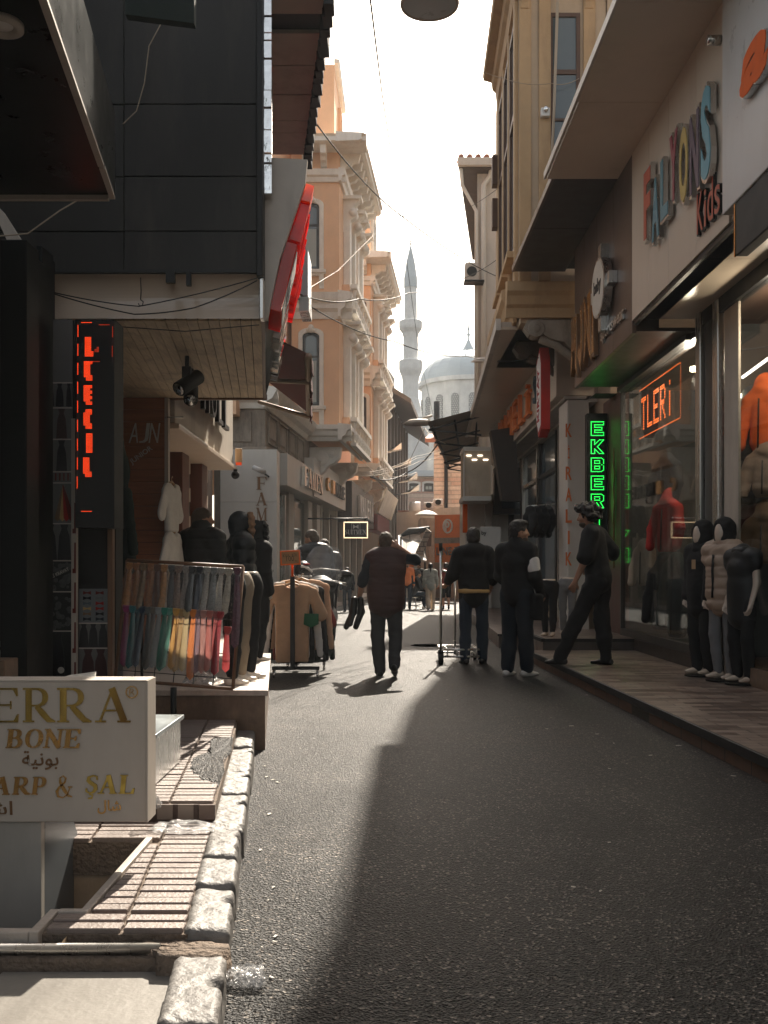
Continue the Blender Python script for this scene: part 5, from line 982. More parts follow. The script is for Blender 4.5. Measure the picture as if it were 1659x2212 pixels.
for i, (x0, y0, x1, y1) in enumerate(((916, 1085, 936, 1098), (936, 1078, 957, 1092))):
    t = root('air_conditioner', ['left air conditioner box above the orange monogram board', 'right air conditioner box above the orange monogram board'][i], 'air conditioner', W(x0, y1, 43), 'air conditioners at the street end'); rr(t, 'case', x0, y0, x1, y1, 43, 'white', .5); b = MB(); f = FC(*W((x0+x1)/2, (y0+y1)/2, 42.99)); b.prism(f, [(.13*math.cos(a*.4), .12*math.sin(a*.4)) for a in range(16)], 0, .012); b.build('fan_grille', M['darkmetal'], t)
t = root('water_tank', 'white water tank on the far roof ledge', 'tank', W(896, 1088, 57)); b = MB(); b.smooth = True; b.cyl(W(884, 1096, 57), W(908, 1096, 57), .32, 16); b.build('tank', M['white'], t)
t = root('tarpaulin_stall', 'stall with sagging tin awning sheets beyond the man in the vest', 'stall', (3, 40, 0)); Z = 40; b = MB(); tin = brickmat('tin_sheets', (.36, .31, .25), (.22, .19, .16), (.08, .07, .06), 1, .5, .17, .3, .02, .6, .3, rot=(R(75), 0, 0), var=.3)
a = [W(860, 1160, 39), W(905, 1150, 39), W(922, 1215, 37), W(862, 1207, 37)]; b.add(a+[p+Vector((0, .05, .08)) for p in a], [[3,2,1,0],[4,5,6,7],[0,1,5,4],[1,2,6,5],[2,3,7,6],[3,0,4,7]]); b.build('awning_sheet', tin, t)
b = MB(); a = [W(893, 1205, 37.5), W(906, 1212, 37.5), W(932, 1150, 37.5), W(922, 1142, 37.5)]; b.add(a+[p+Vector((0, .1, .03)) for p in a], [[3,2,1,0],[4,5,6,7],[0,1,5,4],[1,2,6,5],[2,3,7,6],[3,0,4,7]]); b.build('slanted_board', tin, t)
b = MB(); b.tube([W(870, 1160, 39), W(885, 1149, 39), W(905, 1147, 39), W(928, 1140, 39)], [.12, .16, .14, .06], 8); b.build('rolled_tarp', M['blackmat'], t); b = MB()
for px in (866, 918): b.cyl(W(px, 1160, 38), Vector((WX(px, 38), 38, 0)), .04, 8)
b.build('pole', M['darkmetal'], t)
t = root('house', 'grey rendered house with a dark barred window past the stall', 'house', W(925, 1300, 43)); rr(t, 'wall', 908, 1118, 938, 1340, 44, 'oldstone', 3); rr(t, 'window', 922, 1150, 932, 1180, 43.97, 'winframe', .1)
t = root('shop_booth', 'pale shop booth with glass door behind the seated man', 'booth', W(895, 1330, 46)); rr(t, 'wall', 872, 1215, 925, 1345, 46.5, 'cream', 2); rr(t, 'pane', 894, 1255, 912, 1335, 46.4, 'winglass', .08); rr(t, 'poster', 884, 1212, 894, 1225, 46.4, 'orangecloth', .08)
# ------------------------------------------------------------------ right: childrens' clothes shop with beige cladding
Rb = root('shop_building', 'beige clad clothes shop with FALYONS lettering under a deep canopy', 'building', (3.4, 9, .15))
XPn = 2.7
b = MB(); cuts = [7.79, 8.62, 9.45, 10.15, 10.84]
for a, c in zip(cuts[:-1], cuts[1:]): b.box(XPn, XPn+.05, a+.003, c-.003, 3.93, 5.748)
b.build('fascia', M['facade'], Rb, bevel=.003)
b = MB(); b.box(XPn+.045, XPn+.3, 4.9, 10.836, 3.95, 5.745); b.build('fascia_core', M['blackmat'], Rb)
b = MB(); b.box(XPn+.02, XPn+.06, 5, 10.835, 3.885, 3.9295); b.build('fascia_trim', M['darkmetal'], Rb)
cc = [5.0, 6.4, 7.95, 9.65, 11.54]
for nm, m, cl, xo in (('canopy', 'facade', cc, 1.84), ('dark_canopy', 'facadeblack', [11.545, 13.2, 15.1], 1.94)):
    b = MB()
    for a, c in zip(cl[:-1], cl[1:]):
        x0 = xo+.012*(a-8) if nm == 'canopy' else xo; b.box(x0+.03, XPn+.045, a+.003, c-.003, 5.75, 5.79)
    b.build(nm+'_soffit', M[m], Rb, bevel=.003)
    b = MB(); b.box(xo+(.01 if nm == 'canopy' else .0), xo+.038, cl[0], cl[-1], 5.745, 5.83); b.build(nm+'_rim', M['slat' if nm == 'canopy' else 'facadebrown'], Rb, bevel=.004)
    b = MB(); b.box(xo+.06, XPn+.6, cl[0], cl[-1], 5.795, 5.9); b.build(nm+'_roof', M['blackmat'], Rb)
b = MB(); 
for a, c in ((4.9, 6.9), (6.905, 8.75), (8.755, 10.84)): b.box(XPn+.021, 3.42, a, c, 3.95, 3.98)
b.build('shop_soffit', M['facade'], Rb, bevel=.003)
b = MB(); b.box(3.36, 3.46, 5, 10.74, 3.80, 3.949); b.build('head_frame', M['darkmetal'], Rb)
b = MB(); b.box(3.5, 9, -6, 10.84, 5.9, 9.0); b.box(7.0, 9, -6, 15.4, .15, 5.9); b.build('wall', M['ochrelite'], Rb)
b = MB(); b.box(3.45, 3.55, -6, 5.5, 0.15, 5.9); b.build('side_wall', M['facade'], Rb)
# shop window: posts, glass, inside
for nm, y0, y1, x0, x1, m in (('post', 10.50, 10.66, 3.33, 3.45, 'metal'), ('post', 10.20, 10.46, 3.37, 3.47, 'winframe'), ('post', 10.0, 10.17, 3.35, 3.46, 'metal'), ('pillar', 9.56, 9.96, 3.40, 3.43, 'cream')):
    b = MB(); b.box(x0, x1, y0, y1, .152, 3.945); b.build(nm, M[m], Rb, bevel=.01)
b = MB(); b.box(3.40, 3.412, 5.0, 9.55, .32, 3.8); b.build('window_pane', M['glass'], Rb)
b = MB(); b.box(3.36, 3.5, 5.0, 9.555, .152, .318); b.build('window_base', M['marble'], Rb)
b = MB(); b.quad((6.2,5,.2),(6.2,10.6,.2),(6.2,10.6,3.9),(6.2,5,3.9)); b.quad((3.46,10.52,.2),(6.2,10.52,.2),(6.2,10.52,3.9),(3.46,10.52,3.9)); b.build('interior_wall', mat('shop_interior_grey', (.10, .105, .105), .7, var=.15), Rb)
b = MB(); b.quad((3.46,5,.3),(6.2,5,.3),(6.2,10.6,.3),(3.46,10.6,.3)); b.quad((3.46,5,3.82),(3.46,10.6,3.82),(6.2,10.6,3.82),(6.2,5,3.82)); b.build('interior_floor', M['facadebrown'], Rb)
def tube_light(lab, a, c, r=.016, m='tubeled'):
    b = MB(); b.cyl(a, c, r, 8); b.build('tube_light', M[m], label=lab, cat='light', group='tube lights in the shop windows')
tube_light('bright tube light above the orange coat in the window', W(1604, 815, 10.3), W(1659, 775, 9.6))
t = root('ceiling_lamp', 'round white ceiling lamp inside the window beside the orange coat', 'ceiling lamp', W(1590, 859, 10.4)); b = MB(); b.lathe([(.0, 0), (.05, .0), (.055, .02), (.05, .05)], W(1591, 862, 10.4), 16); b.build('bulb', M['lamp'], t)
def lamp_light(o, p, e, r=.06):
    l = bpy.data.lights.new('lamp_light', 'POINT'); l.energy = e; l.color = (1, .82, .62); l.shadow_soft_size = r; q = bpy.data.objects.new('lamp_light', l); COL.objects.link(q); q.parent = o; q.location = Vector(p)-o.location
lamp_light(t, (3.62, 9.15, 3.45), 13)
# AJNI shop
Ab = root('shop_building', 'brown clad sportswear shop with golden AJNI letters next to the beige shop', 'building', (3.4, 13, .15))
b = MB(); cuts = [10.845, 11.75, 12.65, 13.45, 14.12]
for a, c in zip(cuts[:-1], cuts[1:]): b.box(XPn+.004, XPn+.05, a+.003, c-.003, 3.80, 5.747)
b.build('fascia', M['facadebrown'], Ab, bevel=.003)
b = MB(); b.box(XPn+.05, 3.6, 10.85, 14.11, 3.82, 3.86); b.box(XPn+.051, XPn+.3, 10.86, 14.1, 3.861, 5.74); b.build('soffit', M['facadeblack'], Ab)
b = MB(); b.box(3.5, 9, 10.845, 15.15, 5.9, 8.5); b.build('wall', M['ochrelite'], Ab)
b = MB(); b.box(3.39, 3.5, 14.22, 15.4, .302, 3.8); b.build('brown_pillar', mat('polished_brown_stone', (.10, .042, .03), .45, var=.3, scale=5), Ab, bevel=.006)
b = MB(); b.box(3.40, 3.41, 10.72, 14.15, .40, 3.74); b.build('window_pane', M['glass'], Ab)
b = MB()
for y, w_ in ((10.68, .06), (14.16, .06)): b.box(3.37, 3.44, y, y+w_, .3, 3.79)
b.box(3.36, 3.45, 10.741, 14.159, 3.741, 3.80); b.box(3.36, 3.46, 10.741, 14.159, .302, .395); b.box(3.3, 3.36, 10.9, 14.1, 3.74, 3.80); b.build('window_frame', M['winframe'], Ab, bevel=.004)
b = MB(); b.box(3.34, 3.6, 10.73, 13.3, .152, .30); b.build('window_step', M['facadeblack'], Ab)
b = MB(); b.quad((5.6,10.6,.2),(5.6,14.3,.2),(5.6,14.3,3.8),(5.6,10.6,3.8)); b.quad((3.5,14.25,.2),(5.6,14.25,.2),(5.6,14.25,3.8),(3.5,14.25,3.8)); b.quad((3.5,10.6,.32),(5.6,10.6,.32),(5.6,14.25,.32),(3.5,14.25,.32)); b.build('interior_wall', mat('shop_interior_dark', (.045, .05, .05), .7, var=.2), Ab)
def fletter(t, chs, y0, y1, z0, z1, xp, mats, d, fn='g', lean=0):
    n = len(chs); pitch = (y0-y1)/n
    for i, ch in enumerate(chs):
        zz = z0[i] if isinstance(z0, list) else z0; hh = (z1[i] if isinstance(z1, list) else z1)-zz; f = Fr((xp, y0-pitch*i, zz), (0, -1, 0)); bk = MB(); fr_ = MB()
        glyph(bk, ch, f, pitch*.90, hh, .02, d, .045); bk.build('letter_side', M['metal'] if xp < 2.72 and fn == 'g' else mats[i % len(mats)], None if False else t)
        g2 = f.at(pitch*.05, hh*.04); glyph(fr_, ch, g2, pitch*.80, hh*.92, d, d+.006, .035); fr_.build('letter', mats[i % len(mats)], t)
t = root('shop_lettering', 'multicoloured FALYONS Kids letters standing off the beige fascia', 'sign', (2.68, 9, 4.5))
lm = [mat('letter_'+n, tuple(min(.9, x*1.1) for x in c), .4, var=.05) for n, c in (('red', (.45, .08, .04)), ('blue', (.09, .24, .30)), ('teal', (.08, .22, .27)), ('wine', (.28, .05, .07)), ('yellow', (.50, .36, .10)), ('plum', (.10, .07, .11)), ('skyblue', (.12, .34, .42)))]
zs0 = [4.52, 4.40, 4.50, 4.55, 4.42, 4.40, 4.38]; zs1 = [5.25, 5.05, 5.12, 5.22, 5.14, 5.12, 5.20]
fletter(t, 'FALYONS', 10.10, 7.98, zs0, zs1, XPn, lm, .065)
f = Fr((XPn, 8.50, 4.06), (0, -1, 0)); u = 0
for ch, w, h in (('K', .17, .36), ('i', .06, .33), ('d', .15, .38), ('s', .14, .25)):
    b = MB(); glyph(b, ch, f.at(u, 0), w, h, 0, .03, .03); b.build('letter_side', M['darkmetal'], t); b = MB(); glyph(b, ch, f.at(u+.008, .012), w-.016, h-.024, .03, .034, -.005); b.build('letter', lm[0], t); u += w+.025
b = MB(); b.cyl((XPn, 7.98, 5.46), (XPn-.11, 7.98, 5.46), .04, 16); b.build('round_dot', M['metal'], t)
t = root('shop_lettering', 'golden spiky AJNI letters with round emblem on the brown fascia', 'sign', (2.68, 13, 4.4))
spk = {'A': [(0,0),(.1,.6),(.02,.95),(.5,1.0),(.96,.95),(.88,.6),(1,-.12),(.78,.1),(.72,.38),(.28,.38),(.22,.1)], 'J': [(.45,1.02),(.75,.9),(.98,1.06),(.86,.7),(.9,.2),(.55,-.14),(.02,.16),(.2,.36),(.4,.22),(.6,.3),(.62,.75)], 'N': [(0,-.1),(.08,.5),(.0,1.05),(.3,.9),(.66,.42),(.62,.8),(.56,1.04),(1,1.04),(.9,.6),(1,-.12),(.72,.05),(.3,.62),(.32,.2)], 'I': [(.1,-.1),(.28,.5),(.06,1.04),(.94,1.04),(.72,.5),(.9,-.1)]}
for ch, y0, y1, z0, z1 in (('A', 14.08, 13.62, 3.95, 4.78), ('J', 13.60, 13.2, 4.0, 4.78), ('N', 13.17, 12.70, 3.98, 4.80), ('I', 12.68, 12.5, 4.0, 4.78)):
    f = Fr((XPn, y0, z0), (0, -1, 0)); b = MB(); b.prism(f, [(u*(y0-y1), v*(z1-z0)) for u, v in spk[ch]], 0, .06); b.build('letter', M['bronze'], t, bevel=.006)
    b = MB(); b.prism(f, [(.5*(y0-y1)+(u-.5)*(y0-y1)*.86, .5*(z1-z0)+(v-.5)*(z1-z0)*.9) for u, v in spk[ch]], .0605, .066); b.build('letter_face', M['gold'], t)
f = Fr((XPn, 12.02, 4.62), (0, -1, 0)); b = MB(); b.prism(f, [(.36*math.cos(a*.2618), .36*math.sin(a*.2618)) for a in range(24)], .02, .12); b.prism(f, [(-.07,-.52),(.07,-.52),(.07,.52),(-.07,.52)], .0, .10); b.prism(f, [(-.5,-.07),(.5,-.07),(.5,.07),(-.5,.07)], .0, .098); b.build('emblem_disc', M['metal'], t)
b = MB(); b.prism(f, [(.33*math.cos(a*.2618), .33*math.sin(a*.2618)) for a in range(24)], .1205, .124); b.build('emblem_face', M['cream'], t); b = MB(); glyph(b, 'baby', f.at(-.2, -.1), .4, .22, .1245, .13, .015); b.build('emblem_lettering', M['black_ink'], t)
b = MB(); glyph(b, 'sportswear', Fr((XPn, 12.28, 3.99), (0, -1, 0)), 1.18, .17, 0, .03, .012); b.build('small_lettering', M['metal'], t)
# nearer white metal panel with orange letter, dark sign box
t = root('shop_sign', 'white metal panel with a big orange letter above the dark sign box', 'sign', (2.6, 7, 4)); b = MB(); b.box(2.64, 2.75, 4.9, 7.775, 3.98, 5.9); b.build('panel', mat('white_metal_panel', (.62, .62, .61), .3, .0, var=.08, scale=2, stain=(.42, .38, .34), stain_amt=.5), t, bevel=.01)
f = Fr((2.64, 7.25, 4.60), (0, -1, 0)); b = MB(); glyph(b, 'a', f, .55, .34, .0, .05, .05, shear=.2); b.build('letter_side', M['metal'], t); b = MB(); glyph(b, 'a', f.at(.008, .008), .534, .324, .05, .055, .045, shear=.2); b.build('letter', M['orangecoat'], t)
t = root('sign_box', 'dark box sign with a gold edge under the white metal panel', 'sign', (2.6, 7, 3.9)); b = MB(); b.box(2.655, 2.75, 4.9, 7.52, 3.58, 4.12); b.build('box', M['blackmat'], t, bevel=.01); b = MB(); b.box(2.648, 2.66, 7.515, 7.535, 3.58, 4.12); b.build('gold_edge', M['gold'], t)
# LED sign in the AJNI window
t = root('led_display', 'orange dotted LED sign reading TLERİ in the sportswear shop window', 'led sign', (3.43, 12.5, 3.3)); b = MB(); n = 0; g = .019
f = Fr((3.435, 13.28, 3.10), (0, -1, 0))
for i, ch in enumerate('TLERI'):
    b = MB()
    if ch == 'I': rows = ["00100", "00000", "00100", "00100", "00100", "00100", "00100"]
    else: rows = DOT[ch].split()
    for r_, row in enumerate(rows):
        for c, q in enumerate(row):
            if q == '1':
                for du in (0, 1):
                    for dv in (0, 1): b.fbox(f, i*.30+(c*2+du)*g*1.25, i*.30+(c*2+du)*g*1.25+.014, (6-r_)*.062+dv*.031-.02, (6-r_)*.062+dv*.031+.0, 0, .003)
    b.build('lit_letter', M['orangeled'], t)
b = MB()
for k in range(64): b.fbox(f, -.1+k*.029, -.09+k*.029, -.12, -.11, 0, .003); b.fbox(f, -.1+k*.029, -.09+k*.029, .52, .53, 0, .003)
for k in range(22): b.fbox(f, 1.75, 1.76, -.1+k*.029, -.09+k*.029, 0, .003)
b.build('lit_border', M['orangeled'], t)
tube_light('upper white tube light inside the sportswear window', Vector((3.9, 12.1, 2.95)), Vector((3.9, 11.0, 2.95))); tube_light('lower white tube light inside the sportswear window', Vector((3.9, 12.1, 2.62)), Vector((3.9, 11.0, 2.62)), .012)
lamp_light(root('ceiling_lamp', 'small ceiling lamp above the jackets in the sportswear window', 'ceiling lamp', (3.75, 12.0, 3.6)), (3.75, 12.0, 3.5), 40); b = MB(); b.lathe([(0, 0), (.06, 0), (.06, .05)], (3.75, 12.0, 3.62), 14); b.build('bulb', M['lamp'], bpy.data.objects['ceiling_lamp.001'])  # lamp and bulb added to brighten the jackets, apart from the tube lights
b = MB(); b.box(3.93, 3.95, 11.0, 12.1, 2.65, 2.92); b.build('valance', M['khaki'], label='draped beige valance between the tube lights in the sportswear window', cat='curtain')
for i, (y, z) in enumerate(((13.6, 2.05), (13.1, 2.05), (12.2, 2.05))): b = MB(); b.box(4.6, 4.62, y, y+.06, z-.3, z+.3); b.build('wall_lamp', M['amber'], label=['narrow amber wall lamp nearest the brown pillar', 'narrow amber wall lamp second from the brown pillar', 'narrow amber wall lamp farthest from the brown pillar'][i], cat='lamp', group='amber lamps in the sportswear window')
for i, (y, z) in enumerate(((11.6, 1.5), (11.2, 1.3))): b = MB(); b.ell((5.3, y, z), .05, .05, .06); b.build('bulb', M['amber'], label=['upper warm bulb deep inside the sportswear shop', 'lower warm bulb deep inside the sportswear shop'][i], cat='lamp', group='warm bulbs inside the shop')
# green neon box sign
t = root('neon_sign', 'upright dark box sign with glowing green EKBERİYE outline letters', 'neon sign', (3.2, 15.0, 2)); x0, x1 = WX(1268, 15.0), WX(1312, 15.0); z1 = WZ(893, 15.0); b = MB(); b.box(x0, x1, 15.0, 15.16, WZ(1205, 15), z1); b.build('case', M['black'], t, bevel=.004)
pts = {'E': [(0,0),(1,0),(1,.22),(.28,.22),(.28,.40),(.86,.40),(.86,.60),(.28,.60),(.28,.78),(1,.78),(1,1),(0,1)], 'K': [(0,0),(.28,0),(.28,.34),(.66,0),(1,0),(.5,.5),(1,1),(.66,1),(.28,.66),(.28,1),(0,1)], 'B': [(0,0),(.8,0),(1,.12),(1,.4),(.86,.5),(1,.6),(1,.88),(.8,1),(0,1)], 'R': [(0,0),(.28,0),(.28,.36),(.45,.36),(.72,0),(1,0),(.74,.4),(1,.52),(1,.88),(.8,1),(0,1)], 'I': [(.34,0),(.66,0),(.66,.68),(.34,.68)], 'Y': [(.36,0),(.64,0),(.64,.42),(1,1),(.7,1),(.5,.62),(.3,1),(0,1),(.36,.42)]}
inner = {'B': [[(.28,.2),(.68,.2),(.68,.4),(.28,.4)], [(.28,.6),(.68,.6),(.68,.8),(.28,.8)]], 'R': [[(.28,.56),(.68,.56),(.68,.8),(.28,.8)]], 'I': [[(.34,.8),(.66,.8),(.66,1),(.34,1)]]}
lw = x1-x0-.12; lh = .205; z = z1-.13-lh
for ch in 'EKBERIYE':
    f = FC(x0+.06, 14.99, z); b = MB()
    for poly in [pts[ch]]+inner.get(ch, []):
        for i in range(len(poly)):
            a, c = poly[i], poly[(i+1) % len(poly)]; a = Vector((a[0]*lw, a[1]*lh)); c = Vector((c[0]*lw, c[1]*lh)); L_ = (c-a).length; n = max(1, int(L_/.017))
            for k in range(n):
                p = a+(c-a)*k/n; b.fbox(f, p.x-.0055, p.x+.0055, p.y-.0055, p.y+.0055, 0, .006)
    b.build('letter', M['greenled'], t); z -= lh+.067
    if ch == 'E' and z < 0: break
b = MB(); f = FC(x0, 14.6, 3.9); b.box(x0+.02, x1+.05, 14.5, 14.9, 3.79, 3.797); b.build('reflection_plate', M['black'], t)
# carved brass ornament post by the door
t = root('door_handle_bar', 'tall brass ornamental door bar on the brown stone pillar', 'door handle', (3.36, 14.5, 2)); b = MB(); b.cyl((3.36, 14.55, 1.25), (3.36, 14.55, 3.0), .014, 8); f = Fr((3.36, 14.65, 1.9), (0, -1, 0)); b.prism(f, [(.1,0),(.2,.3),(.12,.5),(.2,.72),(.1,.9),(0,.72),(.08,.5),(0,.3)], 0, .02); b.build('bar', M['bronze'], t)
# ochre historic house with projecting bay above
H = root('historic_house', 'ochre historic house with projecting bay over carved consoles', 'house', (3, 17, 5)); zb, zt = 5.08, 10.55
b = MB(); b.prism(pl, [(2.06,15.25),(3.4,15.25),(3.4,18.7),(2.18,18.7)], zb+.25, zt); b.build('bay_wall', M['ochrelite'], H)
F = FC(2.06, 15.25, 0); G = Fr((2.18, 18.7, 0), (-.0348, -1, 0))
b = MB(); bp = [(0,-.3),(.05,-.3),(.08,-.16),(.14,-.12),(.18,0),(.24,.06),(.24,.2),(0,.26)]
cornice(b, F, -.2, 1.4, zb+.3, bp); b.build('cornice', M['ochre'], H); b = MB(); cornice(b, G, 0, 3.2, zb+.304, bp); b.build('cornice', M['ochre'], H); b = MB(); ep = [(0,-.45),(.06,-.42),(.08,-.2),(.14,-.14),(.16,0),(.30,.04),(.32,.12),(0,.2)]
cornice(b, F, -.25, 1.4, zt-.12, ep); b.build('cornice', M['ochre'], H); b = MB(); cornice(b, G, -.1, 3.42, zt-.116, ep); b.build('cornice', M['ochre'], H)
for fr_, u, dd in [(F, u, .05) for u in (.0, .30, .98)]+[(G, u, .06) for u in (.05, 1.1, 2.2, 3.22)]: b = MB(); b.fbox(fr_, u+.006, u+.19, zb+.56, zt-.552, 0, dd); b.build('pilaster', M['ochre'], H, bevel=.01)
for u in (.09, 1.07):
    b = MB(); f = F.at(u, 0); side_profile(b, f, 0, .13, [(0, zt-.75), (.06, zt-.75), (.07, zt-.66), (.12, zt-.55), (.16, zt-.3), (.22, zt-.2), (.22, zt-.13), (0, zt-.13)]); b.build('bracket', M['ochre'], H, bevel=.008)
q = F.at(0, 0); v0, v1 = WZ(345, 15.25), WZ(30, 15.25); b = MB(); uw = .62
b.fbox(q, .46, .94, v0, v0+.06, 0, .03); b.fbox(q, .46, .94, v1-.06, v1, 0, .03); b.fbox(q, .46, .52, v0+.061, v1-.061, 0, .031); b.fbox(q, .88, .94, v0+.061, v1-.061, 0, .031); b.fbox(q, .521, .879, v0+(v1-v0)*.58, v0+(v1-v0)*.58+.07, 0, .029); b.fbox(q, .521, .879, v0+(v1-v0)*.26, v0+(v1-v0)*.26+.04, 0, .027)
w_ = b.build('window', M['brownframe'], H); b = MB(); b.fbox(q, .52, .88, v0+.06, v1-.06, 0, .008); b.build('pane', M['winglass'], w_)
for u0, u1 in ((.27, 1.07), (1.33, 2.17), (2.43, 3.2)):
    b = MB(); v0, v1 = zb+1.1, zt-.8
    b.fbox(G, u0, u1, v0, v0+.08, 0, .05); b.fbox(G, u0, u1, v1-.08, v1, 0, .05); b.fbox(G, u0, u0+.08, v0+.081, v1-.081, 0, .049); b.fbox(G, u1-.08, u1, v0+.081, v1-.081, 0, .049); b.fbox(G, u0+.081, u1-.081, v0+2.1, v0+2.2, 0, .047)
    w_ = b.build('window', M['brownframe'], H); b = MB(); b.fbox(G, u0+.08, u1-.08, v0+.08, v1-.08, 0, .01); b.build('pane', M['glass'] if False else mat('sky_glass', (.3, .32, .33), .05, var=0, spec=1) if 'sky_glass' not in bpy.data.materials else bpy.data.materials['sky_glass'], w_)
    b = MB(); b.fbox(G, u0-.06, u1+.06, v0-.1, v0-.004, 0, .16); b.build('sill', M['ochre'], w_)
for u, zz in ((.0, 7.6), (.0, 8.4)):
    b = MB(); f = G.at(-.02, 0); b.fbox(f, 0, .22, zz, zz+.55, .02, .16); b.build('lamp_bracket', M['brownframe'], H, bevel=.01)
b = MB(); b.box(2.10, 3.4, 15.3, 18.65, zb-.06, zb+.04); b.build('bay_soffit', M['ochrelite'], H)
for y, z0, nm, m in ((15.35, zb-.02, 'console', 'oldstone'), (16.6, zb-.06, 'console', 'darkwood')):
    b = MB(); f = Fr((3.35, y, z0), (-1, 0, 0)); P = [(0,0),(1.15,0),(1.2,-.12),(1.12,-.24),(.95,-.2),(.8,-.3),(.6,-.34),(.4,-.52),(.2,-.66),(.0,-.95)]; b.prism(f, P, -.12, .12); c = f.p(1.02, -.13); b.tube([f.p(1.02, -.14, -.14), f.p(1.02, -.14, .14)], .13, 16); b.tube([f.p(1.02, -.14, -.155), f.p(1.02, -.14, .155)], .06, 12); b.tube([f.p(.95, -.26, .0), f.p(.7, -.36, 0), f.p(.45, -.56, 0), f.p(.2, -.72, 0)], [.08, .07, .06, .05], 8); b.tube([f.p(.3, -.2, -.13), f.p(.3, -.2, .13)], .1, 12); b.build(nm, M[m], H, bevel=.01)
b = MB(); b.box(3.41, 9, 15.2, 28, 5.2, 11); b.build('wall', M['ochrelite'], H)
b = MB(); b.prism(pl, [(2.22,18.75),(2.47,22),(3.405,22),(3.405,18.75)], 5.2, 11.3); b.build('recessed_shade_block', M['ochre'], H); b = MB(); b.prism(pl, [(2.67,22.5),(2.95,26),(3.405,26),(3.405,22.5)], 5.2, 15.0); b.build('rear_shade_block', M['ochre'], H); b = MB(); b.box(1.93, 3.4, 15.3, 16.5, 10.76, 12.3); b.build('roof_shade_block', M['ochre'], H)  # three unseen blocks added to shape the shadow edge on the road
# wall-mounted lamp and cables on the bay
t = root('security_camera', 'small round security lamp on the ochre bay beside the tall window', 'camera', W(1178, 240, 15.2)); p = W(1178, 240, 15.15); b = MB(); b.box(p.x-.07, p.x+.07, p.y-.03, p.y+.09, p.z-.09, p.z+.05); b.build('housing', M['white'], t, bevel=.02); b = MB(); b.ell(p+Vector((0, -.04, .01)), .04, .03, .05); b.build('lens', M['chrome'], t)
b = MB(); b.tube([Vector((WX(1206, 15.1), 15.1, 10.5)), Vector((WX(1196, 15.1), 15.1, 8.2)), Vector((WX(1187, 15.1), 15.1, 6.8)), Vector((WX(1160, 15.0), 15.0, 5.9))], .016, 6); b.tube([Vector((WX(1209, 15.1), 15.1, 10.5)), Vector((WX(1198, 15.1), 15.1, 8.2)), Vector((WX(1189, 15.1), 15.1, 6.8))], .012, 6); b.build('cable', M['wirepale'], label='pale cables running down the ochre bay past its tall window', cat='cable')
# next shops along the right: white canopy and orange letters
Sb = root('shop_building', 'pale shop row with sloping white canopy and orange letters beyond the sportswear shop', 'building', (3, 20, .2))
b = MB(); b.prism(pl, [(1.80,15.7),(3.5,15.7),(3.5,28.2),(2.33,28.2)], 5.02, 5.06); b.build('canopy_soffit', M['facade'], Sb)
b = MB(); b.prism(pl, [(1.76,15.66),(1.84,15.66),(2.37,28.2),(2.29,28.2)], 5.0, 5.18); b.build('canopy_rim', M['slat'], Sb); b = MB(); b.prism(pl, [(1.86,15.75),(3.4,15.75),(3.4,28),(2.4,28)], 5.065, 5.15); b.build('canopy_roof', M['slat'], Sb)
b = MB(); b.prism(pl, [(2.82,16.3),(3.5,16.3),(3.5,27),(2.9,27)], 4.08, 5.015); b.build('fascia', M['facade'], Sb, bevel=.01)
b = MB(); b.box(3.32, 3.6, 16.3, 27, 3.98, 4.075); b.box(2.95, 3.4, 16.3, 27, 4.03, 4.075); b.build('soffit', M['slat'], Sb)
b = MB(); b.box(3.0, 3.36, 16.3, 17.1, .224, 4.02); b.build('pier', M['whitepanel'], Sb, bevel=.02)
f = FC(WX(1219, 16.28), 16.28, 0); 
for i in range(7): b = MB(); ch = 'KİRALIK'[i]; glyph(b, ch, f.at(.02 if ch not in 'İI' else .055, 3.40-.35*i), .10 if ch not in 'İI' else .03, .22, .002, .012, .02); b.build('letter', M['orangecloth'], Sb)
for k, (y0, y1) in enumerate(((17.3, 19.2), (19.6, 21.6), (22, 24.2), (24.6, 26.8))):
    b = MB(); b.box(3.36, 3.5, y0-.12, y0, .224, 4.0); b.box(3.36, 3.5, y1, y1+.12, .224, 4.0); b.box(3.37, 3.5, y0+.001, y1-.001, 3.2, 3.28); w_ = b.build('window', M['winframe' if k % 2 else 'metal'], Sb); b = MB(); b.box(3.43, 3.45, y0, y1, .5, 3.98); b.build('pane', mat('shop_glass_far', (.10, .13, .145), .08, var=.5, scale=1.5, spec=.8, stretch=(1, 3, .4)) if k == 0 else bpy.data.materials['shop_glass_far'], w_)
b = MB(); b.box(3.5, 3.6, 15.4, 28, .2, 5.0); b.build('wall', M['ochrelite'], Sb)
for i, ch in enumerate('HAHELİ'):
    f = Fr((2.9-.0075*(27-24.3+1.0*i), 24.3-.95*i, 4.2), (0, -1, 0)); b = MB(); glyph(b, ch, f, .6, .62, .02, .10, .0); b.build('letter', M['orangecloth'], Sb)
for i, ch in enumerate('SPOR'):
    f = Fr((2.84, 18.5-.42*i, 4.3), (0, -1, 0)); b = MB(); glyph(b, ch, f, .3, .5, .02, .08, .0); b.build('letter', M['bluegrey'], Sb)
t = root('hanging_sign', 'red and white hexagonal blade sign under the dark carved console', 'sign', (2.6, 16, 4)); f = Fr((2.62, 16.2, 3.35), (0, -1, 0)); pg_ = [(0,.25),(.22,0),(.5,.1),(.5,1.2),(.34,1.42),(0,1.25)]; b = MB(); b.prism(f, pg_, 0, .14); b.build('border', M['redcloth'], t); b = MB(); b.prism(f, [(.25+(u-.25)*.8, .7+(v-.7)*.88) for u, v in pg_], .1405, .146); b.build('face', M['white'], t); b = MB(); glyph(b, 'KIRTAY', f.at(.33, .25, .1465), .85, .2, 0, .006, .02, rot=1.5708); b.build('lettering', M['redcloth'], t)
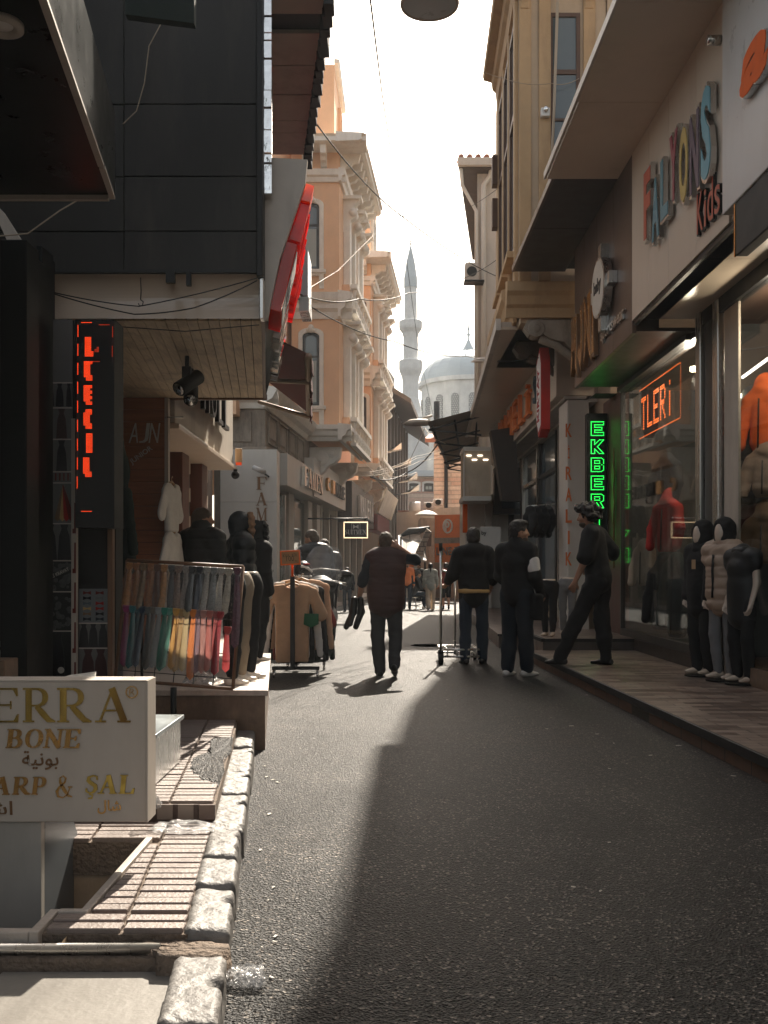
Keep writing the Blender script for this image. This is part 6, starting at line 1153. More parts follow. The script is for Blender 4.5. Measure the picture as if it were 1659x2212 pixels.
# white gabled house with tiled roof, pipe and air conditioner
t = root('white_house', 'stained white house with tiled roof edge and white drainpipe', 'house', (4, 32, 0)); y0 = 32; xw = WX(1031, y0); ze = WZ(352, y0); d2 = Vector((.14, 1, 0))
b = MB(); e = Vector((xw, y0, 0))+d2*9; b.prism(pl, [(xw, y0), (xw+5, y0), (e.x+5, e.y), (e.x, e.y)], 0, ze-.35); b.build('wall', mat('stained_plaster', (.56, .49, .42), .8, var=.1, scale=1.2, bump=.1, stain=(.16, .14, .12), stain_amt=.7), t)
f = FC(xw, y0, 0); g = Fr((xw, y0, 0), d2)
b = MB(); P = [f.p(-.62, ze-.32, .35), f.p(5, ze-.32, .35), Vector((e.x+5, e.y, ze-.3)), Vector((e.x-.62, e.y, ze-.3))]; b.add(P+[p+Vector((0, 0, .14)) for p in P], [[0,1,2,3],[7,6,5,4],[0,4,5,1],[1,5,6,2],[2,6,7,3],[3,7,4,0]]); b.build('eave', M['darkwood'], t)
b = MB(); b.fbox(f, -.66, 5, ze-.28, ze-.02, .36, .5); gg = Fr(f.p(-.64, 0, .36), d2); b.fbox(gg, 0, 8, ze-.28, ze-.02, 0, .1); b.build('gutter', M['slat'], t, bevel=.02)
b = MB()
for i in range(16):
    for j in range(2): a = f.p(-.55+i*.27, ze+.02+j*.06, .42-j*.4); b.tube([a, a+Vector((0, .4, .1))], .09, 8)
b.build('roof_tiles', M['redroof'], t)
b = MB(); x = WX(1044, y0)-xw; b.tube([f.p(x+.25, ze-.25, .2), f.p(x+.2, ze-.5, .12), f.p(x, ze-.75, .12), f.p(x, 3, .12)], .085, 10); b.tube([f.p(-.55, ze-.3, .3), f.p(-.5, ze-.8, .2), f.p(-.04, ze-1.6, .1), f.p(-.04, 4, .1)], .06, 8); b.build('drainpipe', M['whitepanel'], t)
t2 = root('air_conditioner', 'air conditioner on a bracket beside the white house corner', 'air conditioner', W(1012, 590, 31.6)); p = W(1005, 605, 31.4); b = MB(); b.box(p.x, p.x+.42, 31.4, 31.8, p.z, p.z+.55); b.build('case', M['slat'], t2, bevel=.02); b = MB(); b.prism(FC(p.x+.21, 31.4, p.z+.27), [(.16*math.cos(a*.4), .16*math.sin(a*.4)) for a in range(16)], 0, .02); b.build('fan_grille', M['darkmetal'], t2); b = MB(); b.box(p.x-.03, p.x+.6, 31.35, 31.8, p.z-.06, p.z-.005); b.build('bracket', M['darkmetal'], t2)
t2 = root('satellite_dish', 'small white satellite dish beside the drainpipe of the white house', 'satellite dish', W(1042, 775, 30)); b = MB(); P = W(1042, 778, 30); b.lathe([(.0, .1), (.2, .06), (.36, -.06)], P, 20, (1, .3), cap=False); b.build('dish', M['slat'], t2, smooth=True)
# corrugated tin awning on struts
t = root('tin_awning', 'rusty corrugated tin awning on iron struts', 'awning', W(970, 950, 27)); A0, A1, B0, B1 = W(925, 915, 24.5), W(965, 1005, 33), W(1040, 885, 24.5), W(1030, 985, 33)
b = MB(); n = 44
for i in range(n):
    f0, f1 = i/n, (i+1)/n; z = .035*(1 if i % 2 else -1)
    p = [A0.lerp(A1, f0)+Vector((0, 0, -z)), A0.lerp(A1, f1)+Vector((0, 0, z)), B0.lerp(B1, f1)+Vector((0, 0, z)), B0.lerp(B1, f0)+Vector((0, 0, -z))]; b.add(p+[q+Vector((0, 0, .012)) for q in p], [[3,2,1,0],[4,5,6,7]])
b.build('tin_sheet', mat('rusty_tin', (.26, .20, .15), .55, .3, var=.35, scale=3, stain=(.14, .07, .04), stain_amt=.7), t)
b = MB(); dn = Vector((0, 0, -.10))
for fx in (.08, .5, .92): b.tube([A0.lerp(B0, fx)+dn, A1.lerp(B1, fx)+dn], .03, 6)
for fy in (.02, .28, .55, .8, .98): b.tube([A0.lerp(A1, fy)+dn*1.3, B0.lerp(B1, fy)+dn*1.3], .026, 6); b.tube([A0.lerp(A1, fy)+dn*1.3, B0.lerp(B1, fy)+dn*6], .024, 6)
b.build('strut', M['darkmetal'], t)
b = MB(); b.lathe([(.0, .12), (.22, .09), (.36, .0), (.34, -.02)], W(905, 915, 26), 16, (1.2, 1.0), cap=False); b.tube([W(905, 909, 26), W(918, 902, 26), W(934, 898, 26)], .03, 6); b.build('street_lamp', M['slat'], label='dish shaped street lamp on an arm beside the tin awning', cat='street lamp', smooth=True)
b = MB(); P = W(921, 1112, 34); b.lathe([(.0, .16), (.22, .11), (.4, .0)], P, 16, cap=False); b.build('street_lamp', M['slat'], label='dish shaped lamp low over the orange monogram board', cat='street lamp', smooth=True)
# bay with rusty glass case and dark box below it
t = root('display_case', 'rusty white framed glass case hanging beside the tin awning', 'display case', W(1025, 1030, 25)); a = W(1001, 1072, 25); c = W(1060, 965, 25)
b = MB(); b.box(a.x, c.x, 25, 26.2, c.z-.1, c.z); b.box(a.x-.02, c.x+.02, 24.98, 26.2, a.z-.12, a.z); b.box(a.x, a.x+.03, 25, 25.03, a.z+.001, c.z-.101); b.build('frame', M['whitepanel'], t, bevel=.01); b = MB(); b.box(a.x+.03, c.x, 25.05, 26.2, a.z+.002, c.z-.102); b.build('back', mat('rusty_panel', (.50, .40, .29), .7, var=.25, scale=2, stain=(.22, .09, .03), stain_amt=.8), t)
for i in range(4): b = MB(); q = W(1008+i*12, 985+i % 2*9, 25.02); b.box(q.x, q.x+.12, 25.03, 25.045, q.z, q.z+.025); b.build('spot_lamp', M['tubeled'], t)
t = root('sign_box', 'dark brown upright box hanging below the pale sloping canopy', 'sign', W(1080, 1000, 22.5)); b = MB(); a = W(1066, 1075, 22); c = W(1110, 925, 22); b.prism(FC(0, 22, 0), [(WX(1060,22),WZ(930,22)),(WX(1112,22),WZ(922,22)),(WX(1125,22),WZ(1082,22)),(WX(1085,22),WZ(1080,22))], -.4, 0); b.build('box', mat('worn_brown_box', (.045, .033, .025), .6, var=.3), t)
t = root('shop_building', 'low white shop with a red strip and dark opening behind the cart man', 'building', W(1050, 1200, 26)); rr(t, 'wall', 1005, 1080, 1130, 1340, 27, 'whitepanel', 2); rr(t, 'column', 1048, 1085, 1062, 1340, 26.6, 'slat', .3); rr(t, 'red_strip', 1001, 1082, 1010, 1150, 26.4, 'orangecoat', .3); rr(t, 'dark_opening', 1068, 1010, 1128, 1110, 26.2, 'facadeblack', .4); rr(t, 'blue_curtain', 1085, 1050, 1118, 1098, 26.0, 'navycloth', .15); rr(t, 'roof_ledge', 1000, 1068, 1066, 1080, 26.0, 'slat', .8)
t = root('wall_poster', 'white board reading by beside a red dress print', 'poster', W(1050, 1170, 24)); a = rr(t, 'board', 1037, 1138, 1082, 1205, 24, 'paper', .05); b = MB(); glyph(b, 'by', FC(*W(1040, 1158, 23.99)), .12, .13, 0, .004, .015); b.build('lettering', M['black_ink'], t)
# ------------------------------------------------------------------ second shop on the left, behind the tie shop
t = root('shop_building', 'beige fronted shop with brown pillars between the wood board wall and the FAMEN pier', 'building', (-2.6, 12, .13))
b = MB(); b.box(-3.6, -2.62, 10.15, 15.2, 0, 5.2); b.build('wall', M['facadeblack'], t)
for y in (10.6, 12.15, 13.45): b = MB(); b.box(-2.64, -2.46, y, y+.42, .131, 2.86); b.build('pillar', M['brownpaint'], t, bevel=.01)
for y in (11.15, 12.68, 13.95):
    b = MB()
    for i in range(14): b.box(-2.6, -2.50, y+(.0 if i % 2 else .09), y+(.09 if i % 2 else .18), .3+i*.18, .3+i*.18+.175)
    b.build('checker_strip', M['cream'], t)
    b = MB(); b.box(-2.615, -2.60, y-.1, y+.5, .3, 2.8); b.build('pane', M['winglass'], t)
    b = MB(); b.box(-2.60, -2.55, y+.28, y+.32, .3, 2.8); b.build('frame', M['metal'], t)
b = MB(); b.prism(pl, [(-2.7,10.2),(-2.14,10.2),(-2.17,14.3),(-2.7,14.3)], 2.72, 3.75); b.build('fascia', M['cream'], t, bevel=.012)
b = MB(); b.prism(pl, [(-2.75,10.16),(-2.09,10.16),(-2.12,14.34),(-2.75,14.34)], 2.66, 2.715); b.build('fascia_base', M['facade'], t, bevel=.008)
b = MB(); b.box(-5.5, -3.75, 15.3, 21.6, 0, 4.0); b.build('side_wall', M['facadeblack'], t)
for i in range(4): b = MB(); f = Fr((-2.14, 11.6+.5*i, 3.1), (0, 1, 0)); glyph(b, 'HOLL'[i], f, .36, .42, .0, .05); b.build('letter', M['darkmetal'], t)
tt = root('exit_lamp', 'small orange lamp box on the end of the beige fascia', 'lamp', (-2.12, 14.4, 2.9)); b = MB(); b.box(-2.15, -2.05, 14.36, 14.42, 2.78, 2.98); b.build('box', M['wood'], tt, bevel=.01); b = MB(); b.box(-2.14, -2.06, 14.37, 14.41, 2.74, 2.779); b.build('lens', M['orangeacryl'], tt)
tt = root('ball_light', 'small ball camera hanging below the end of the beige fascia', 'camera', (-2.12, 14.2, 2.6)); b = MB(); b.ell((-2.12, 14.2, 2.58), .06, .06, .06); b.cyl((-2.12, 14.2, 2.62), (-2.12, 14.2, 2.66), .03, 8); b.build('ball', M['darkmetal'], tt)
# tilted acrylic shop sign on the canopy edge
t = root('shop_sign', 'tilted acrylic sign of red and chrome letters over the plank canopy edge', 'sign', (-.84, 7.0, 2.97)); up = Vector((.27, .0, 1.08)); f = Fr((-.838, 7.06, 2.99), (-.118, 1, 0), up)
b = MB(); b.fbox(f, 0, 3.1, -.02, 1.02, -.06, 0); b.build('board', M['black'], t)
b = MB(); b.fbox(f, .02, .62, .08, .58, 0, .09); b.build('red_panel', M['redacryl'], t, bevel=.006); b = MB(); b.fbox(f, .06, .58, .12, .54, .0905, .098); b.build('white_face', M['white'], t)
b = MB(); glyph(b, 'moda', f.at(.1, .2), .44, .22, .0985, .101, .01); b.build('lettering', M['black_ink'], t)
for i, ch in enumerate('KRAVAT'):
    b = MB(); u = .08+i*.42; serif(b, ch, f.at(u, .62), .34, .36, 0, .10) if ch in SER else glyph(b, ch, f.at(u, .62), .34, .36, 0, .10, .03); b.build('red_letter', M['redacryl'], t)
b = MB(); b.fbox(f, .04, .30, .90, 1.02, .0, .10); b.build('orange_cap', M['orangeacryl'], t)
for i, ch in enumerate('TOPTAN'): b = MB(); glyph(b, ch, f.at(.75+i*.38, .14), .30, .34, 0, .08, .03); b.build('chrome_letter', M['chrome'], t)
t = root('blade_sign', 'pale blue white light box standing off the sign board end', 'sign', W(657, 600, 10.6)); b = MB(); o = W(648, 640, 10.6); b.fbox(FC(*o), 0, .085, 0, .5, -.5, 0); b.build('light_box', mat('light_box', (.55, .60, .64), .15, var=.1), t, bevel=.01); b = MB(); b.fbox(FC(o.x, o.y, o.z), -.01, .095, -.16, -.005, -.45, .0); b.build('metal_base', M['metal'], t, bevel=.005)
# spot lights under the planks
for i, (px, py, Z, dx) in enumerate(((404, 735, 8.1, .08), (414, 800, 8.6, -.02))):
    t = root('spotlight', ['black track spotlight nearer the fascia under the plank canopy', 'black track spotlight with visible lens under the plank canopy'][i], 'spotlight', W(px, py, Z)); p = W(px, py, Z); p.z = 2.955
    b = MB(); b.cyl(p, p-Vector((0, 0, .10)), .018, 8); b.box(p.x-.035, p.x+.035, p.y-.035, p.y+.035, p.z-.2, p.z-.09); b.build('mount', M['blackmat'], t, bevel=.004)
    q = p-Vector((0, 0, .20)); b = MB(); b.smooth = False; b.cyl(q+Vector((dx, .08, .05)), q+Vector((-dx*.6, -.10, -.09)), .062, 18); b.build('head', M['blackmat'], t, bevel=.006)
    b = MB(); d = (Vector((-dx*1.6, -.18, -.14))).normalized(); e = q+Vector((-dx*.6, -.10, -.09)); b.cyl(e+d*.001, e+d*.004, .05, 18); b.build('lens', M['metal'], t)
# hook and cables by the glossy band
b = MB(); p = W(304, 600, 6.8); b.tube([p, p+Vector((.003, 0, -.09)), p+Vector((0, 0, -.15))], .004, 6); b.tube([p+Vector((0, 0, -.15)), p+Vector((.018, 0, -.165)), p+Vector((.012, 0, -.19)), p+Vector((-.008, 0, -.192)), p+Vector((-.016, 0, -.175))], .004, 6); b.build('hook', M['wire'], label='black wire hook hanging in front of the glossy band', cat='hook')
def cable(lab, pts, r=.004, m='wire', sag=0):
    P = []; pts = [Vector(p) for p in pts]
    for a, c in zip(pts[:-1], pts[1:]):
        for i in range(8): s = i/8; P.append(a.lerp(c, s)-Vector((0, 0, sag*4*s*(1-s))))
    P.append(pts[-1]); b = MB(); b.tube(P, r, 5); return b.build('cable', M[m], label=lab, cat='cable')
cable('upper black cable sagging across the glossy band', [W(82, 640, 6.8), W(108, 630, 6.8), W(300, 662, 6.8), W(558, 600, 6.85)], .0045, sag=.012)
cable('lower black cable sagging across the glossy band', [W(108, 632, 6.78), W(290, 679, 6.78), W(420, 665, 6.8), W(556, 606, 6.85)], .0045, sag=.01)
cable('thin black cable running along the near edge of the planks', [W(245, 705, 6.9), W(400, 716, 6.9), W(560, 702, 6.9)], .0035)
cable('pale cable looping down the black fascia panels', [W(353, 42, 6.85), W(322, 100, 6.85), W(312, 180, 6.85), W(295, 240, 6.85), W(266, 268, 6.85)], .004, 'wirepale')
cable('pale cable hanging from the dark canopy corner', [W(-20, 512, 6.5), W(60, 505, 6.5), W(130, 455, 6.5), W(168, 433, 6.5)], .005, 'wirepale')
# wires across the street
cable('thick wire crossing the street from the left eave to the white house', [W(676, 258, 14), W(865, 465, 20), W(1085, 602, 30)], .012, sag=.12)
cable('wire from the sign board end sagging across to the right fascia', [W(648, 636, 10.5), W(775, 646, 14), W(880, 634, 18), W(1003, 601, 24), W(1100, 540, 24), W(1188, 455, 15.3)], .008, sag=.06)
cable('lower wire from the sign board end down to the right canopy', [W(640, 643, 10.5), W(850, 737, 16), W(1010, 770, 20), W(1170, 772, 15.8)], .008, sag=.08)
cable('pale wire rising from the sign board end to the wire crossing', [W(640, 640, 10.5), W(730, 585, 15), W(805, 510, 18), W(865, 465, 20)], .004, 'wirepale')
cable('long dashed overhead wire running down the street centre', [W(799, -10, 6), W(825, 200, 10), W(865, 465, 20), W(905, 760, 34), W(943, 930, 40)], .007)
cable('thin overhead wire at the upper left', [W(755, 0, 9), W(690, 150, 11), W(680, 190, 11.5)], .004)
cable('faint wire reaching the ochre bay cornice', [W(870, 30, 10), W(960, 110, 13), W(1090, 170, 15), W(1190, 180, 15.1), W(1250, 170, 15.2)], .005, 'wirepale', .05)
cable('wire from the crossing point to the right over the white house', [W(865, 465, 20), W(930, 474, 22), W(1010, 450, 24), W(1120, 370, 18), W(1185, 290, 15.3)], .006, sag=.05)
for i, (a, c, d) in enumerate((((780, 1022, 26), (900, 985, 32), (985, 950, 36)), ((780, 1026, 26), (900, 990, 32), (990, 955, 36)), ((775, 1030, 26), (905, 997, 32), (1000, 962, 36)))): cable(['top', 'middle', 'lowest'][i]+' of three pale wires from the orange bay to the tin awning', [W(*a), W(*c), W(*d)], .006, 'wirepale', .1)
cable('thick dark wire sagging from the orange bay to the tin awning', [W(800, 1030, 36), W(880, 1020, 38), W(955, 945, 34)], .025, sag=.2)
cable('white cable looping at the end of the tin awning', [W(880, 1005, 30), W(918, 925, 27), W(932, 945, 26), W(962, 958, 25)], .008, 'wirepale', .0)
cable('pale cable draped along the bay cornice', [W(775, 985, 32), W(810, 1020, 34), W(850, 1030, 36), W(900, 1020, 38)], .009, 'wirepale', .05)
# round street lamp at the top edge
t = root('street_lamp', 'round grey lamp hanging over the street at the top edge', 'street lamp', W(928, 0, 9)); P = W(928, 6, 9)
b = MB(); b.lathe([(.262, .0), (.268, -.012), (.262, -.03), (.245, -.034), (.24, -.02)], P, 40, cap=False); b.build('rim', M['slat'], t, smooth=True); b = MB(); b.lathe([(.24, -.022), (.12, -.034), (0, -.038)], P, 36, cap=False); b.build('diffuser', mat('lamp_glass', (.55, .62, .63), .3, var=.05), t, smooth=True); b = MB(); b.lathe([(.262, .0), (.2, .12), (.08, .16), (.02, .17)], P, 32); b.build('housing', M['slat'], t, smooth=True)
# maroon awning beyond the sign board
t = root('awning', 'maroon fabric awning with beige arms beyond the plank canopy', 'awning', (-1.1, 11, 3.3)); a0, a1 = W(667, 768, 9.3), W(667, 893, 12.5); c0, c1 = Vector((-1.42, 9.6, 3.62)), Vector((-1.62, 12.9, 3.75))
b = MB(); b.add([a0, a1, c1, c0]+[p+Vector((0, 0, .015)) for p in (a0, a1, c1, c0)], [[0,3,2,1],[4,5,6,7],[0,1,5,4],[1,2,6,5],[2,3,7,6],[3,0,4,7]]); b.build('fabric', M['awning'], t)
b = MB(); b.tube([a0+Vector((0, -.05, -.02)), a1+Vector((0, .05, -.02))], .035, 8); b.build('front_bar', M['awningbar'], t); 
for lab, s in (('arm', .30), ('arm', .97)): b = MB(); p = a0.lerp(a1, s); q = c0.lerp(c1, min(1, s+.12))-Vector((0, 0, .35)); b.tube([p-Vector((0, 0, .06)), q], .026, 8); b.build(lab, M['awningbar'], t)
b = MB(); r9 = random.Random(9); n = 24; vs = []
for i in range(n+1): p = a0.lerp(a1, i/n)+Vector((.03+.01*math.sin(i*1.7), 0, -.03)); vs += [p, p+Vector((.012*math.sin(i*1.1), 0, -.13-.02*math.sin(i*2.2)))]
b.add(vs, [[2*i, 2*i+1, 2*i+3, 2*i+2] for i in range(n)]); b.build('valance', M['awning'], t)
b = MB(); b.box(-3.2, -1.38, 9.3, 13.1, 3.76, 4.0); b.build('awning_box', M['facadeblack'], t)
# ------------------------------------------------------------------ foreground box sign
t = root('shop_sign', 'white box sign with gold ERRA BONE lettering standing in the basement well', 'sign', (-1.5, 3.6, .3)); x1 = WX(316, 3.6); z0, z1 = WZ(1776, 3.6), WZ(1472, 3.6); f = FC(0, 3.6, 0)
sp = mat('sign_sheet', (.52, .46, .40), .35, var=.06, scale=4, bump=.03, bscale=8, stain=(.36, .28, .21), stain_amt=.35)
b = MB(); b.box(-2.0, x1, 3.6, 3.72, z0, z1); b.build('box', sp, t, bevel=.004); b = MB(); b.box(x1+.0005, x1+.006, 3.597, 3.723, z0, z1+.003); b.box(-2, x1, 3.597, 3.723, z1+.0005, z1+.005); b.build('edge', M['slat'], t)
goldm = mat('gold_mirror', (.80, .38, .10), .22, 1, var=.5, scale=5, bump=.1, bscale=6, stretch=(1, 1, .2), stain=(.16, .07, .025), stain_amt=.9)
def row(s, specs, py0, py1, m, fn=serif, **k):
    for ch, a, c in specs:
        o = W(a, py1, 3.598); b = MB()
        if fn is serif:
            for e in range(4 if k else 1): serif(b, ch, FC(o.x+.0016*e, o.y, o.z+.0004*(e % 2)), (WX(c, 3.6)-o.x)*(.94 if k else 1), WZ(py0, 3.598)-o.z, 0, .0025+.0011*e, **k)
        else: glyph(b, ch, FC(*o), WX(c, 3.6)-o.x, WZ(py0, 3.598)-o.z, 0, .0025, .035, shear=.12)
        b.build('letter', m, t)
row('', (('E', -22, 44), ('R', 50, 119), ('R', 124, 197), ('A', 206, 283)), 1486, 1560, goldm)
row('', (('B', 12, 49), ('O', 52, 92), ('N', 92, 135), ('E', 136, 173)), 1575, 1615, M['gold'], slant=.12)
row('', (('A', -18, 22), ('R', 26, 65), ('P', 67, 98)), 1678, 1716, M['gold'], slant=.12)
row('', (('&', 120, 158),), 1674, 1724, M['gold']); row('', (('S', 182, 211), ('A', 211, 253), ('L', 256, 290)), 1674, 1714, M['goldflake'], slant=.1)
b = MB(); o = W(193, 1727, 3.598); b.strip(FC(*o), [(0, .020), (.012, .016), (.010, .006), (-.004, .004)], .006, 0, .0025); b.build('letter', M['goldflake'], t)
b = MB(); o = W(285, 1495, 3.598); f2 = FC(*o); n = 28; b.strip(f2, [(.0205*math.cos(i/n*6.2832), .0205*math.sin(i/n*6.2832)) for i in range(n+1)], .004, 0, .0025); glyph(b, 'R', f2.at(-.009, -.012), .02, .024, 0, .0026, -.02); b.build('registered_mark', M['gold'], t)
for s, a, c, y0, y1, m in (('\uFE94\uFEF4\uFEE7\uFEEE\uFE91', 48, 127, 1622, 1663, 'bronze'), ('\uFEDD\uFE8E\uFEB7', 211, 262, 1728, 1758, 'gold'), ('\uFEB7\uFE8D', -26, 28, 1730, 1760, 'bronze')):
    o = W(a, y1, 3.598); b = MB(); glyph(b, s, FC(*o), WX(c, 3.6)-o.x, WZ(y0, 3.598)-o.z, 0, .0025, .01, res=2); b.build('lettering', M[m], t)
t = root('cabinet', 'grey metal cabinet below the ERRA sign in the basement well', 'cabinet', (-1.5, 3.62, -.8)); xs = WX(89, 3.62)
b = MB(); b.box(-2.2, xs, 3.62, 3.66, -.8, z0-.004); b.build('front', mat('grey_steel', (.46, .43, .39), .4, .2, var=.08, stain=(.2, .18, .15), stain_amt=.4), t, bevel=.003)
b = MB(); f2 = Fr((xs-.002, 3.661, 0), (0, 1, 0)); b.prism(f2, [(0, -.8), (.40, -.8), (.40, .14), (.33, .22), (0, z0-.006)], -.9, 0); b.build('side', mat('blue_grey_steel', (.15, .165, .18), .35, .3, var=.1), t, bevel=.006)
t = root('metal_box', 'low steel lidded box on the ribbed pavement behind the ERRA sign', 'box', W(340, 1650, 4.7)); xr = WX(338, 4.65); b = MB(); b.box(-1.6, xr, 4.62, 5.2, .21, WZ(1590, 4.62)-.012); b.build('body', M['metal'], t, bevel=.004); b = MB(); b.box(-1.62, xr+.012, 4.60, 5.24, WZ(1590, 4.62)-.010, WZ(1590, 4.62)+.012); b.build('lid', mat('steel_lid', (.42, .46, .48), .3, .8, var=.1), t, bevel=.004)
t = root('sheet_stack', 'bright folded sheet lying on top of the ERRA sign', 'sheet', W(180, 1470, 3.9)); b = MB(); P = [W(108, 1474, 3.7), W(203, 1474, 3.7), W(205, 1455, 3.75), W(150, 1462, 3.9)]; b.add(P+[p+Vector((0, .02, .006)) for p in P], [[0,1,2,3],[7,6,5,4],[0,4,5,1],[1,5,6,2],[2,6,7,3],[3,7,4,0]]); b.build('sheet', M['paper'], t)
# ------------------------------------------------------------------ wire rack of neckties
t = root('tie_rack', 'leaning wire rack full of neckties in front of the plinth', 'display rack', (-1.3, 6.45, .2)); TL, TR, BL, BR = W(275, 1210, 6.55), W(525, 1224, 6.35), W(249, 1468, 6.5), W(503, 1488, 6.3)
b = MB()
for a, c in ((TL, TR), (BL, BR), (TL, BL), (TR, BR)): b.tube([a, c], .011, 8)
b.build('frame', M['woodpost'], t)
b = MB()
for s in [i/6 for i in range(1, 6)]: b.tube([TL.lerp(TR, s), BL.lerp(BR, s)], .003, 5)
for s in (.05, .38, .44, .72, .92): b.tube([TL.lerp(BL, s)+Vector((0, .006, 0)), TR.lerp(BR, s)+Vector((0, .006, 0))], .003, 5)
b.build('wire_mesh', M['darkmetal'], t)
b = MB(); p = W(375, 1485, 6.42); b.cyl(p, Vector((p.x, p.y, .2)), .02, 10); q = TL.lerp(TR, .1); b.cyl(q+Vector((0, .1, 0)), Vector((q.x-.02, 6.7, .4)), .01, 8); b.build('stand_leg', M['blackmat'], t)
b = MB(); 
rt = random.Random(4)
def tie(u, v0, ln, wd, col, lab, pat=0, grp=None, i=0):
    """u along the rack, v0 the knot height fraction"""
    top_ = TL.lerp(TR, u).lerp(BL.lerp(BR, u), v0)+Vector((rt.uniform(-.004, .004), -.022-rt.uniform(0, .012), 0)); dn = (BL.lerp(BR, u)-TL.lerp(TR, u)).normalized(); dn = (dn+Vector((rt.uniform(-.05, .05), rt.uniform(-.03, .0), 0))).normalized(); X = (TR-TL).normalized()
    o = root('necktie', lab, 'necktie', top_, grp); f = Fr(top_+dn*0, X, -dn); f.n = X.cross(-dn).normalized()
    key = 'tie_'+lab[:30]
    m = mat(key, col, .38, var=.9 if pat else .12, scale=90 if pat == 1 else (45 if pat else 6), sheen=.3, bump=.05) if key not in bpy.data.materials else bpy.data.materials[key]
    pr = [(-.026, .008), (.026, .008), (.024, -.016), (.014, -.042), (-.014, -.042), (-.024, -.016)]
    q = MB(); q.prism(f, pr, -.004, .020); q.build('knot', m, o, bevel=.006)
    g_ = sum(col)/3; m = translucent(key+'_silk', tuple(x*.78+g_*.2 for x in col), .36, .06, .3) if not pat else m
    n = 14; vs = []; fs = []; w0 = .014; ph = rt.uniform(0, 6)
    for k in range(n+1):
        s = k/n; hw = w0+(wd-w0)*min(1, s*1.5)**.8; v = -.040-s*ln; bulge = .011*math.sin(s*5+ph)*.4+.006
        for j, uu in enumerate((-1, -.5, 0, .5, 1)): vs.append(f.p(uu*hw+.005*math.sin(s*4+ph), v, bulge+.007*(1-uu*uu)))
    vs.append(f.p(.005*math.sin(4+ph), -.040-ln-wd*.95, .008)); tip = len(vs)-1
    fs = [[k*5+j+5, k*5+j+6, k*5+j+1, k*5+j] for k in range(n) for j in range(4)]+[[n*5+j+1, n*5+j, tip] for j in range(4)]
    q = MB(); q.smooth = True; q.add(vs, fs); q.build('blade', m, o)
    vs = []; w2 = wd+.008; r_ = random.Random(i*7+3)
    for k in range(9):
        s = k/8; v = .004-s*(ln+.06)
        for uu in (-1, -.33, .33, 1): vs.append(f.p(uu*w2, v, .030-abs(uu)*.016+r_.uniform(-.005, .005)))
    q = MB(); q.add(vs, [[k*4+j+4, k*4+j+5, k*4+j+1, k*4+j] for k in range(8) for j in range(3)]); q.build('plastic_sleeve', M['plastic'], o)
    return o
up_ = [('bronze brown', (.30, .13, .04), 2), ('dark copper', (.22, .09, .03), 2), ('olive brown', (.16, .10, .05), 2), ('rust speckled', (.24, .10, .04), 1), ('dark chocolate', (.10, .05, .03), 2), ('amber brown', (.33, .16, .06), 2), ('charcoal dotted', (.08, .08, .08), 1), ('taupe patterned', (.20, .14, .11), 1), ('grey paisley', (.22, .19, .17), 2), ('black satin', (.012, .014, .016), 0), ('navy black', (.012, .016, .024), 0), ('silver flecked', (.30, .28, .25), 1), ('ash grey woven', (.20, .20, .19), 1), ('sand grey woven', (.34, .31, .27), 1), ('cream floral', (.38, .33, .26), 2)]
for i, (c, col, pt) in enumerate(up_): tie(.045+i*.061, .03, .235, .026, col, c+' necktie in a clear sleeve on the upper row', pt, 'neckties on the upper row', i)
tie(.965, .02, .44, .027, (.10, .03, .05), 'long plum patterned necktie at the right end of the rack', 2, None, 16)
lo_ = [('magenta', (.26, .02, .11)), ('teal', (.02, .16, .17)), ('dark petrol', (.015, .07, .09)), ('navy', (.012, .03, .06)), ('slate grey', (.12, .13, .13)), ('grey brown', (.18, .15, .12)), ('pale silver', (.30, .32, .31)), ('emerald green', (.02, .24, .17)), ('mint green', (.10, .34, .25)), ('golden yellow', (.72, .36, .06)), ('ochre', (.50, .30, .10)), ('pale gold', (.55, .40, .18)), ('bright orange', (.85, .22, .015)), ('mauve', (.30, .18, .22)), ('dusty pink', (.55, .24, .20)), ('coral pink', (.55, .14, .11)), ('rose red', (.45, .08, .08)), ('crimson', (.40, .025, .035)), ('scarlet', (.50, .03, .03))]
for i, (c, col) in enumerate(lo_): tie(.055+i*.0475 if i < 18 else .93, .385+(.12 if i == 18 else 0), .33+(.05 if i == 12 else .01*math.sin(i*2))-(.10 if i == 18 else 0), .025, col, c+' silk necktie in a clear sleeve on the lower row', 0, 'neckties on the lower row', 20+i)
b = MB(); vs = []; rr_ = random.Random(11)
def crumple(lab, c, sx, sy, h, seed, n=9):
    r = random.Random(seed); q = MB(); vs = []
    for i in range(n+1):
        for j in range(n+1):
            u, v = i/n*2-1, j/n*2-1; vs.append((c.x+u*sx*(1-.2*abs(v))+r.uniform(-1, 1)*sx*.08, c.y+v*sy*(1-.2*abs(u))+r.uniform(-1, 1)*sy*.08, c.z+h*max(0, (1-u*u)*(1-v*v))*r.uniform(.3, 1)+r.uniform(0, h*.25)))
    q.add(vs, [[i*(n+1)+j, (i+1)*(n+1)+j, (i+1)*(n+1)+j+1, i*(n+1)+j+1] for i in range(n) for j in range(n)]); return q.build('plastic_bag', M['film'], label=lab, cat='plastic bag')
crumple('crumpled clear plastic on the plinth behind the tie rack', Vector((WX(435, 7.0), 7.0, .41)), .14, .12, .10, 3); crumple('crumpled clear plastic lying against the step riser', Vector((WX(395, 4.12), 4.13, .133)), .14, .10, .035, 5); crumple('torn plastic film at the edge of the ERRA sign', Vector((WX(330, 4.25), 4.2, .20)), .05, .06, .09, 6)
